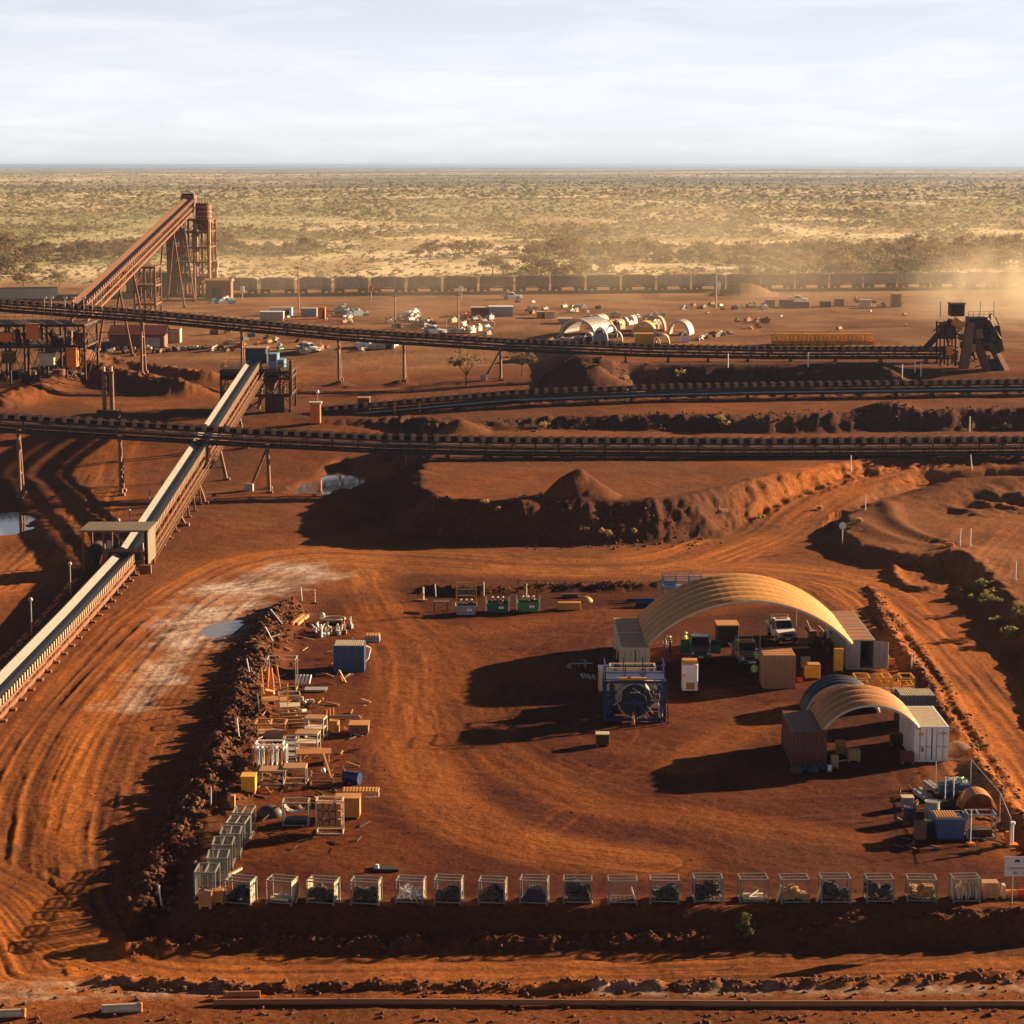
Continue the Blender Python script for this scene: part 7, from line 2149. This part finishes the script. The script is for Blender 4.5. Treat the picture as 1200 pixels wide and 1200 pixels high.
# ------------------------------------------------------------------ stacker at the right
def stacker():
    p = G(1138, 432); Y = p.y; k = Y / FPX
    t = thing('ore_stacker', 'dark ore stacking machine with orange legs at the end of the far conveyor', 'stacker', p)
    def L(px, py, dy=0.0):
        v = PY(px, py, Y + dy); return Vector((v[0] - p.x, dy, v[2] - p.z))
    a, b = L(1124, 431), L(1136, 378); MB().prism([(a.x, a.z - .3), (b.x, a.z - .3), (b.x + .9, b.z), (a.x + 1.0, b.z)], 'y', -.6, .9).build('front_column', 'steel_brown', t)
    a, b = L(1136, 412), L(1168, 372); MB().prism([(a.x, a.z), (b.x, a.z), (b.x - .4, b.z - 2), (b.x - 1.6, b.z), (a.x, b.z)], 'y', .6, 4.2).build('hopper_body', 'steel_dark', t)
    a, b = L(1115, 371), L(1132, 357); MB().b0(a.x, .5, a.z, b.x, 3.2, b.z, .1).build('cabin', 'steel_dark', t)
    MB().b0(a.x - .1, .3, b.z + .01, b.x + .1, 3.4, b.z + .25).build('cabin_roof', 'steel_brown', t)
    a, b = L(1117, 372), L(1129, 382); MB().tube((a.x, .1, a.z - .4), (b.x, -.3, b.z - .2), .8, 12).build('lit_chute', 'canvas', t)
    for (x0, y0, x1, y1) in ((1145, 400, 1158, 436), (1162, 402, 1180, 438)):
        a, b = L(x0, y0), L(x1, y1, -3.0); MB().beam((a.x, .4, a.z), (b.x, -3.2, b.z - .2), 1.1, 1.0).build('track_leg', 'steel_rust', t)
    a = L(1163, 430); MB().box((a.x, -1.0, .9), (2.0, 2.2, 1.7), 0, .1).build('drive_box', 'rubber', t)
    a, b = L(1102, 428), L(1125, 378); f = MB()
    for px in (1103, 1112, 1121):
        q0, q1 = L(px, 428), L(px, 378); f.beam((q0.x, 1, q0.z - .2), (q1.x, 1, q1.z), .25); f.beam((q0.x, 4, q0.z - .2), (q1.x, 4, q1.z), .25)
    for py in (380, 396, 412):
        q0, q1 = L(1102, py), L(1124, py)
        for y in (1, 4): f.beam((q0.x, y, q0.z), (q1.x, y, q1.z), .22)
    q0, q1 = L(1103, 428), L(1122, 380); f.beam((q0.x, 1, q0.z), (q1.x, 1, q1.z), .18); f.beam((q1.x, 1, q0.z), (q0.x, 1, q1.z), .18)
    f.build('side_frame', 'steel_dark', t)
    a, b = L(1103, 398), L(1122, 382); MB().b0(a.x, 1.5, a.z, b.x, 3.5, b.z).build('side_house', 'steel_brown', t)
    a, b = L(1108, 416), L(1115, 405); MB().b0(a.x, -1.4, a.z, b.x, -.2, b.z, .05).build('switch_box', 'orange', t)
    r = MB(); q0, q1 = L(1136, 372), L(1166, 372)
    for z in (.5, 1.0): r.beam((q0.x, .7, q0.z + z), (q1.x, .7, q1.z + z), .07)
    for j in range(6): r.beam((q0.x + (q1.x - q0.x) * j / 5, .7, q0.z), (q0.x + (q1.x - q0.x) * j / 5, .7, q0.z + 1.05), .07)
    r.build('handrail', 'steel_brown', t)
    a, b = L(1085, 412), L(1118, 376); bm = MB()
    for y in (1.2, 3.0): bm.beam((a.x, y, a.z), (b.x, y, b.z), .3, .7)
    bm.build('boom', 'steel_dark', t)
def stacker_more():
    t = [o for o in bpy.data.objects if o.name == 'ore_stacker'][0]; p = t.location; Y = p.y
    R = random.Random(31)
    def L(px, py, dy=0.0):
        v = PY(px, py, Y + dy); return Vector((v[0] - p.x, dy, v[2] - p.z))
    f = MB()
    for k in range(40):
        a = L(R.uniform(1103, 1172), R.uniform(374, 426), R.uniform(-.5, 4)); f.beam(a, a + Vector((R.uniform(-2, 2), R.uniform(-.5, .5), R.uniform(-1.8, 1.8))), R.uniform(.12, .3))
    f.build('steelwork', 'steel_dark', t)
    for k in range(22):
        a = L(R.uniform(1104, 1170), R.uniform(384, 424)); s = R.uniform(.6, 1.5)
        MB().box((a.x, R.uniform(-.4, 2), a.z), (s, s, s * R.uniform(.7, 1.4)), 0, .05).build('machine_box', R.choice(['steel_rust', 'steel_brown', 'steel_rust', 'tan_sheet']), t)
    for (x0, y0, x1, y1) in ((1168, 382, 1172, 412), (1158, 376, 1170, 398)):
        a, b = L(x0, y0), L(x1, y1); MB().beam((a.x, .2, a.z), (b.x, -.6, b.z), .9, .9).build('side_chute', 'steel_dark', t)
    for px in (1103, 1150, 1166):
        a = L(px, 372); MB().tube((a.x, 1, a.z), (a.x, 1, a.z + 2.6), .08, 6).build('mast', 'galv', t)
stacker()
stacker_more()
for i, (x, y, lab) in enumerate([(1072, 437, 'pale post at the end of the dark berm, left of the stacker'), (1079, 441, 'second pale post left of the stacker'), (1057, 443, 'thin pale post on the end of the dark berm'), (853, 430, 'thin pale post on the top of the dark berm'), (947, 429, 'thin pale post on the berm below the yellow frames'),
                                 (1136, 506, 'white post on the bank between the right conveyors'), (735, 470, 'white post on the bank below the pale pipe')]):
    post(lab, G(x, y), 2.2, (0, 0), 'white_paint', .1)
for i, (x, y, lab) in enumerate([(463, 484, 'left of two small orange posts beside the low conveyor'), (492, 483, 'right of two small orange posts beside the low conveyor')]):
    post(lab, G(x, y), 1.5, (0, 0), 'orange', .16)
box_px('drive_house', 'rust red drive box at the left end of the low conveyor', 'machine', 419, 433, 467, 482, 2.0, 'steel_rust', 'tan_sheet')
# ------------------------------------------------------------------ utes
def wheel_mesh():
    ty = MB().tube((-.12, 0, 0), (.12, 0, 0), .39, 18); ty.ring((0, 0, 0), (1, 0, 0), .36, .40, .2, 18)
    rm = MB().tube((-.13, 0, 0), (.13, 0, 0), .21, 12)
    return ty.mesh('tyre', 'rubber'), rm.mesh('rim', 'galv')
WH = wheel_mesh()
def ute(label, p, rz, m, tray='galv', doors=None, bar=True):
    """front faces -Y"""
    t = thing('utility_vehicle', label, 'ute', p, rz)
    b = MB()
    prof = [(-2.35, .48), (-2.42, .62), (-2.40, .98), (-2.30, 1.08), (-1.05, 1.16), (.95, 1.18), (.95, .48), (-1.05, .42)]
    def shell(prof, x0, x1, taper):
        vs = []
        for s in (-1, 1):
            for (y, z) in prof:
                k = x1 - (taper * max(0, (z - 1.15)) if z > 1.15 else 0)
                vs.append((s * k, y, z))
        n = len(prof)
        fs = [tuple(range(n - 1, -1, -1)), tuple(range(n, 2 * n))] + [(k, (k + 1) % n, n + (k + 1) % n, n + k) for k in range(n)]
        b._add(vs, [f[::-1] for f in fs])
    shell(prof, 0, .86, 0)
    cab = [(-1.02, 1.16), (-.42, 1.80), (-.25, 1.86), (.78, 1.86), (.93, 1.16)]
    shell(cab, 0, .83, .16)
    b.b0(-.92, -2.0, .78, -.86, -1.2, .95); b.b0(.86, -2.0, .78, .92, -1.2, .95)
    b.build('body', m, t)
    MB()._add([(-.72, -1.02, 1.20), (.72, -1.02, 1.20), (.64, -.47, 1.77), (-.64, -.47, 1.77)], [(0, 1, 2, 3)]).build('windscreen', 'glass', t).location = (0, -.02, .015)
    for s in (-1, 1):
        MB()._add([(s * .845, -.80, 1.22), (s * .845, .78, 1.22), (s * .765, .68, 1.74), (s * .77, -.38, 1.74)], [(0, 1, 2, 3) if s > 0 else (3, 2, 1, 0)]).build('side_window', 'glass', t)
        MB().box((s * .98, -.85, 1.25), (.16, .1, .2), 0, .03).build('mirror', 'black_plastic', t)
        MB().tube((s * .62, -2.46, .86), (s * .62, -2.38, .86), .12, 12).build('headlight', 'headlamp', t)
    MB().b0(-.45, -2.45, .72, .45, -2.405, 1.0).build('grille', 'black_plastic', t)
    MB().b0(-.22, -2.60, .50, .22, -2.58, .62).build('number_plate', 'white_paint', t)
    bb = MB().b0(-.9, -2.58, .42, .9, -2.44, .66, .03)
    for x in (-.55, .55): bb.tube((x, -2.52, .6), (x, -2.52, 1.12), .035, 8)
    bb.tube((-.55, -2.52, 1.12), (.55, -2.52, 1.12), .035, 8); bb.tube((-.55, -2.52, .9), (.55, -2.52, .9), .03, 8)
    bb.build('bull_bar', 'black_plastic' if m != 'car_white' else 'steel_dark', t)
    tr = MB().b0(-.95, 1.0, .78, .95, 2.75, .86)
    for x in (-.95, .93): tr.b0(x, 1.0, .861, x + .03, 2.75, 1.16)
    tr.b0(-.91, 2.7, .861, .92, 2.74, 1.16); tr.b0(-.91, 1.0, .861, .92, 1.04, 1.75)
    tr.build('tray', tray, t)
    if bar:
        lb = MB().b0(-.55, .05, 1.87, .55, .25, 1.97, .02); lb.build('light_bar', 'orange', t)
        fl = MB().tube((.75, -2.4, 1.1), (.75, -2.4, 3.2), .015, 6); fl.build('flag_whip', 'white_paint', t)
        rk = MB()
        for x in (-.75, .75): rk.tube((x, 1.05, 1.7), (x, 1.05, 2.05), .04, 6); 
        rk.tube((-.75, 1.05, 2.05), (.75, 1.05, 2.05), .04, 6); rk.build('headboard', 'galv', t)
    for x in (-.78, .78):
        for y in (-1.6, 1.6):
            w = part('wheel', WH[0], t, (x, y, .39)); w.name = 'wheel'
            part('rim', WH[1], w)
    if doors:
        for s in (-1, 1):
            d = MB().b0(0, -.04, -.45, .95, .04, .25, .02); d.b0(.05, -.03, .25, .9, .03, .75)
            e = d.build('door', doors, t); e.location = (s * .86 if s > 0 else -.86, -.55, .95); e.rotation_euler = (0, 0, rad(-22) if s > 0 else rad(180 + 22))
            MB().b0(.12, -.036, .30, .84, -.031, .70).build('window', 'glass', e)
    return t
ute('white ute facing the camera at the back of the big arch', G(916, 749), rad(6), 'car_white')
ute('dark blue ute with both green-marked doors open under the big arch', G(820, 770), rad(-3), 'car_blue', doors='green_light', bar=False)
ute('silver olive ute parked behind the brown cabin under the big arch', G(874, 776), rad(4), 'car_silver')
ute('white ute far off beside the pale bundles in the store yard', G(509, 392), rad(70), 'car_white')
ute('red and white truck between the pylons left of centre', G(362, 413), rad(60), 'car_white')
ute('small white truck far off in front of the ore train', G(935, 355), rad(80), 'car_white')
ute('white ute far off, left of the dark heap by the train', G(600, 351), rad(80), 'car_white')

# ------------------------------------------------------------------ people
def loft(mb, rings, n=10, closed=True):
    vs = []; base = len(mb.v)
    for (c, rx, ry, up) in rings:
        for k in range(n):
            a = 2 * math.pi * k / n
            vs.append((c[0] + rx * math.cos(a), c[1] + ry * math.sin(a), c[2]))
    fs = []
    for i in range(len(rings) - 1):
        for k in range(n):
            fs.append((i * n + k, i * n + (k + 1) % n, (i + 1) * n + (k + 1) % n, (i + 1) * n + k))
    fs.append(tuple(range(n - 1, -1, -1))); fs.append(tuple(range((len(rings) - 1) * n, len(rings) * n)))
    mb._add(vs, fs, True)
def person(label, p, rz, shirt, legs='navy_cloth', hat='white_paint', stride=.16, arm=.3, scale=1.0):
    t = thing('person', label, 'person', p, rz); t.scale = (scale, scale, scale)
    verts = [(0, 0, .96), (0, .0, 1.15), (0, 0, 1.38), (0, 0, 1.50), (0, -.02, 1.60), (0, -.03, 1.70)]
    rad_ = [(.16, .12), (.15, .11), (.17, .11), (.06, .06), (.085, .10), (.07, .085)]
    edges = [(0, 1), (1, 2), (2, 3), (3, 4), (4, 5)]
    for s in (-1, 1):
        i = len(verts)
        verts += [(s * .10, 0, .90), (s * .11, -stride * s * .5, .50), (s * .11, -stride * s + .03, .10), (s * .12, -stride * s - .12, .05)]
        rad_ += [(.095, .10), (.065, .07), (.045, .05), (.045, .035)]
        edges += [(0, i), (i, i + 1), (i + 1, i + 2), (i + 2, i + 3)]
        j = len(verts)
        verts += [(s * .21, 0, 1.40), (s * .26, .02, 1.13), (s * .24, -arm * .6 if s > 0 else -.05, .93), (s * .235, -arm * .75 if s > 0 else -.08, .83)]
        rad_ += [(.062, .065), (.048, .05), (.036, .038), (.045, .03)]
        edges += [(2, j), (j, j + 1), (j + 1, j + 2), (j + 2, j + 3)]
        f0 = j + 3
        for k in range(5):
            a = len(verts); hx, hy, hzv = verts[f0]
            off = (k - 1.5) * .02 if k < 4 else -.03
            verts += [(hx + .008 * s, hy + off, hzv - .05), (hx - .012 * s, hy + off - .006, hzv - (.09 if k < 4 else .06))]
            rad_ += [(.010, .010), (.008, .008)]
            edges += [(f0, a), (a, a + 1)]
    me = bpy.data.meshes.new('body'); me.from_pydata(verts, edges, [])
    o = bpy.data.objects.new('body', me); COL.objects.link(o)
    md = o.modifiers.new('skin', 'SKIN')
    for i, sv in enumerate(me.skin_vertices[0].data): sv.radius = rad_[i]; sv.use_root = (i == 0)
    sd = o.modifiers.new('sub', 'SUBSURF'); sd.levels = 1; sd.render_levels = 1
    dg = bpy.context.evaluated_depsgraph_get()
    m2 = bpy.data.meshes.new_from_object(o.evaluated_get(dg)); bpy.data.objects.remove(o)
    for mm in ('skin', shirt, legs, 'black_plastic', 'hair'): m2.materials.append(MATS[mm])
    for pl in m2.polygons:
        c = pl.center
        if c.z > 1.50: k = 0
        elif c.z > .94 and abs(c.x) < .30 and not (c.z < 1.0 and abs(c.x) > .2): k = 1
        elif abs(c.x) > .19 and c.z > .7: k = 0
        elif c.z > .13: k = 2
        else: k = 3
        pl.material_index = k; pl.use_smooth = True
    part('body', m2, t)
    h = MB(); h.sphere((0, -.02, 1.70), .125, 12, 7, (.92, 1.1, .75)); h.tube((0, -.05, 1.69), (0, -.05, 1.705), .17, 12)
    h.build('hard_hat', hat, t)
    MB().sphere((0, .035, 1.64), .088, 10, 6, (1, .8, 1)).build('hair', 'hair', t)
    fc = MB().prism([(-.015, 1.60), (.015, 1.60), (.008, 1.645), (-.008, 1.645)], 'y', -.145, -.11); fc.build('nose', 'skin', t)
    ey = MB()
    for s in (-1, 1): ey.sphere((s * .035, -.108, 1.65), .012, 6, 4)
    ey.build('eyes', 'hair', t); MB().b0(-.025, -.112, 1.565, .025, -.10, 1.573).build('mouth', 'maroon', t)
    for s in (-1, 1): MB().sphere((s * .088, -.01, 1.635), .022, 6, 4, (.5, 1, 1.3)).build('ear', 'skin', t)
    tp = MB()
    for z in (1.08, 1.26): tp.ring((0, 0, z), (0, 0, 1), .13, .178, .045, 14)
    tp.build('reflective_band', 'headlamp', t)
    return t
person('person in yellow hi-vis shirt and dark trousers standing left of the brown cabin', G(884, 800), rad(170), 'hivis')
person('person in yellow hi-vis shirt beside the silver ute', G(886, 784), rad(120), 'hivis')
person('person in yellow shirt by the open left door of the blue ute', G(803, 764), rad(60), 'hivis')
person('person in dark clothes, left of two standing by the cream machine', G(779, 768), rad(80), 'navy_cloth', hat='blue_paint')
person('person in dark clothes, right of two standing by the cream machine', G(785, 769), rad(-80), 'navy_cloth', hat='white_paint')

# ------------------------------------------------------------------ rubble and clods
def rubble(name, label, spots, m='rock'):
    base = []
    for s in range(6):
        R = random.Random(50 + s)
        b = MB().sphere((0, 0, 0), 1, 6, 4)
        base.append((np.array(b.v) * np.array([R.uniform(.7, 1.3), R.uniform(.7, 1.2), R.uniform(.6, .9)]) * (1 + .35 * (np.array([R.random() for _ in b.v])[:, None] - .5)), b.f))
    V = []; F = []
    R = random.Random(9)
    for (x, y, z, r) in spots:
        v, f = base[R.randrange(6)]
        a = R.random() * 6.28; ca, sa = math.cos(a), math.sin(a)
        q = np.stack([v[:, 0] * ca - v[:, 1] * sa, v[:, 0] * sa + v[:, 1] * ca, v[:, 2]], 1) * r + np.array([x, y, z])
        n = len(V); V.extend(map(tuple, q)); F.extend([tuple(i + n for i in ff) for ff in f])
    me = new_mesh(name, V, F); me.materials.append(MATS[m])
    o = bpy.data.objects.new(name, me); COL.objects.link(o); tag(o, label, 'rubble', None, 'stuff')
def along(line, n, wid, r0, r1, seed):
    R = np.random.default_rng(seed)
    pts = np.array(line); seg = np.hypot(*(pts[1:] - pts[:-1]).T); cum = np.concatenate([[0], np.cumsum(seg)])
    s = R.random(n) * cum[-1]; i = np.clip(np.searchsorted(cum, s) - 1, 0, len(seg) - 1)
    f = (s - cum[i]) / seg[i]; c = pts[i] + (pts[i + 1] - pts[i]) * f[:, None]
    x = c[:, 0] + R.normal(0, wid, n); y = c[:, 1] + R.normal(0, wid * 1.3, n)
    r = r0 + (r1 - r0) * R.random(n) ** 4
    z = terrain(x, y) + r * .15
    return list(zip(x, y, z, r))
rubble('rubble_bank', 'clods and boulders heaped along the bank on the left of the yard', along(RUBBLE, 5200, 1.1, .025, .27, 1) + along(RUBBLE, 40, .8, .2, .5, 11))
rubble('bank_clods', 'small clods along the foot of the dark front bank', along(WIND_B, 1100, .4, .03, .16, 2) + along(WIND_B2, 900, .4, .04, .2, 3))
rubble('windrow_clods', 'small clods along the low banks at the right and top of the yard', along(WIND_R, 700, .5, .04, .22, 4) + along(WIND_R2, 500, .4, .04, .18, 5) + along(WIND_T, 350, .5, .05, .2, 6) + along(WIND_U, 500, .8, .04, .2, 7))
rubble('berm_stones', 'loose stones and clods on the slopes of the dark berms', along(smooth_line(W([(420, 590, 1), (480, 612, 1.5), (600, 622, 1.5), (790, 620, 1.5), (830, 614, 2)])), 800, 1.4, .04, .3, 12)
       + along([(-10, 321), (30, 321), (80, 321), (110, 321)], 800, 2.0, .05, .3, 13) + along([(4, 359), (64, 359)], 400, 1.6, .05, .3, 14))
sp = []
R = np.random.default_rng(8)
x = R.uniform(-30, 34, 900); y = R.uniform(112, 215, 900); r = .02 + .07 * R.random(900) ** 4
sp = list(zip(x, y, terrain(x, y) + r * .3, r))
rubble('scattered_stones', 'small loose stones scattered over the red yard', sp)
x = R.uniform(-32, 32, 900); y = R.uniform(106, 113, 900); r = .03 + .14 * R.random(900) ** 3
rubble('roadside_clods', 'clods and stones on the rough ground along the bottom edge', list(zip(x, y, terrain(x, y) + r * .2, r)))

def litter(name, label, m, n, seed, box):
    R = random.Random(seed); b = MB()
    for k in range(n):
        px, py = R.uniform(box[0], box[2]), R.uniform(box[1], box[3])
        q = P(px, py, 0); z = hz(q[0], q[1])
        a = R.random() * 3.14; l = R.uniform(.1, .55)
        b.beam((q[0] - math.cos(a) * l, q[1] - math.sin(a) * l, z + .05), (q[0] + math.cos(a) * l, q[1] + math.sin(a) * l, z + .05 + R.uniform(0, .25)), R.uniform(.04, .13))
    single(name, b, m, label, 'litter', (0, 0, 0), 0, None, 'stuff')
litter('timber_litter', 'broken timber and offcuts strewn among the scrap on the left', 'timber', 60, 3, (300, 760, 425, 960))
litter('pale_litter', 'pale offcuts strewn among the scrap on the left', 'cream', 24, 4, (300, 730, 430, 960))
litter('dark_litter', 'dark offcuts strewn among the scrap on the left', 'steel_dark', 90, 5, (290, 740, 430, 1000))
litter('corner_litter', 'dark offcuts strewn in the lower right corner', 'steel_brown', 60, 6, (1050, 915, 1180, 1000))
# ------------------------------------------------------------------ dusty air
def haze():
    mb = MB().b0(-40000, -60, -4.5, 40000, 62000, 47.5)
    m = bpy.data.materials.new('dusty_air'); m.use_nodes = True
    nt = m.node_tree; nt.nodes.clear()
    out = nt.nodes.new('ShaderNodeOutputMaterial'); pv = nt.nodes.new('ShaderNodeVolumePrincipled')
    pv.inputs['Color'].default_value = (.30, .43, .72, 1)
    pv.inputs['Density'].default_value = HAZE_DENSITY
    pv.inputs['Anisotropy'].default_value = .3
    nt.links.new(pv.outputs['Volume'], out.inputs['Volume'])
    o = mb.build('haze', m)
    tag(o, 'pale dusty haze hanging over the whole plain', 'haze', None, 'stuff')
HAZE_DENSITY = 4.5e-5
haze()
def dust_cloud(label, c, r, dens, seed, nscale=.16):
    b = MB().sphere((0, 0, 0), 1, 16, 10, r)
    m = bpy.data.materials.new('dust'); m.use_nodes = True
    nt = m.node_tree; nt.nodes.clear(); N = nt.nodes; L = nt.links
    out = N.new('ShaderNodeOutputMaterial'); pv = N.new('ShaderNodeVolumePrincipled')
    pv.inputs['Color'].default_value = (.80, .66, .48, 1); pv.inputs['Anisotropy'].default_value = .3
    tc = N.new('ShaderNodeTexCoord'); no = N.new('ShaderNodeTexNoise'); no.inputs['Scale'].default_value = nscale; no.inputs['Detail'].default_value = 4
    mp = N.new('ShaderNodeMapping'); mp.inputs['Location'].default_value = (seed, 0, 0)
    L.new(tc.outputs['Object'], mp.inputs['Vector']); L.new(mp.outputs['Vector'], no.inputs['Vector'])
    mr = N.new('ShaderNodeMapRange'); mr.inputs['From Min'].default_value = .42; mr.inputs['From Max'].default_value = .75; mr.inputs['To Max'].default_value = dens
    L.new(no.outputs['Fac'], mr.inputs['Value'])
    ln = N.new('ShaderNodeVectorMath'); ln.operation = 'LENGTH'
    m2 = N.new('ShaderNodeMapping'); m2.inputs['Scale'].default_value = (1 / r[0], 1 / r[1], 1 / r[2]); L.new(tc.outputs['Object'], m2.inputs['Vector']); L.new(m2.outputs['Vector'], ln.inputs[0])
    fo = N.new('ShaderNodeMapRange'); fo.inputs['From Min'].default_value = .35; fo.inputs['From Max'].default_value = .98; fo.inputs['To Min'].default_value = 1; fo.inputs['To Max'].default_value = 0
    L.new(ln.outputs['Value'], fo.inputs['Value'])
    mu = N.new('ShaderNodeMath'); mu.operation = 'MULTIPLY'; L.new(mr.outputs['Result'], mu.inputs[0]); L.new(fo.outputs['Result'], mu.inputs[1])
    L.new(mu.outputs[0], pv.inputs['Density']); L.new(pv.outputs['Volume'], out.inputs['Volume'])
    o = b.build('dust_cloud', m); o.location = c
    tag(o, label, 'dust', None, 'stuff')
p = G(1192, 392)
dust_cloud('tan dust cloud drifting behind the stacker at the right edge', (p.x + 6, p.y + 30, p.z + 5), (26, 40, 14), .05, 3.0)

dust_cloud('wide golden dust hanging over the scrub behind the train', (-40, 1000, 14), (520, 420, 21), 1.4e-3, 1.0, .012)
dust_cloud('thin tan dust lying over the store yard and the train', (25, 560, 14), (190, 150, 17), 4.2e-3, 7.0, .03)
dust_cloud('brown dust drifting round the foot of the train loader', (-95, 610, 14), (60, 60, 14), 6e-3, 5.0, .05)
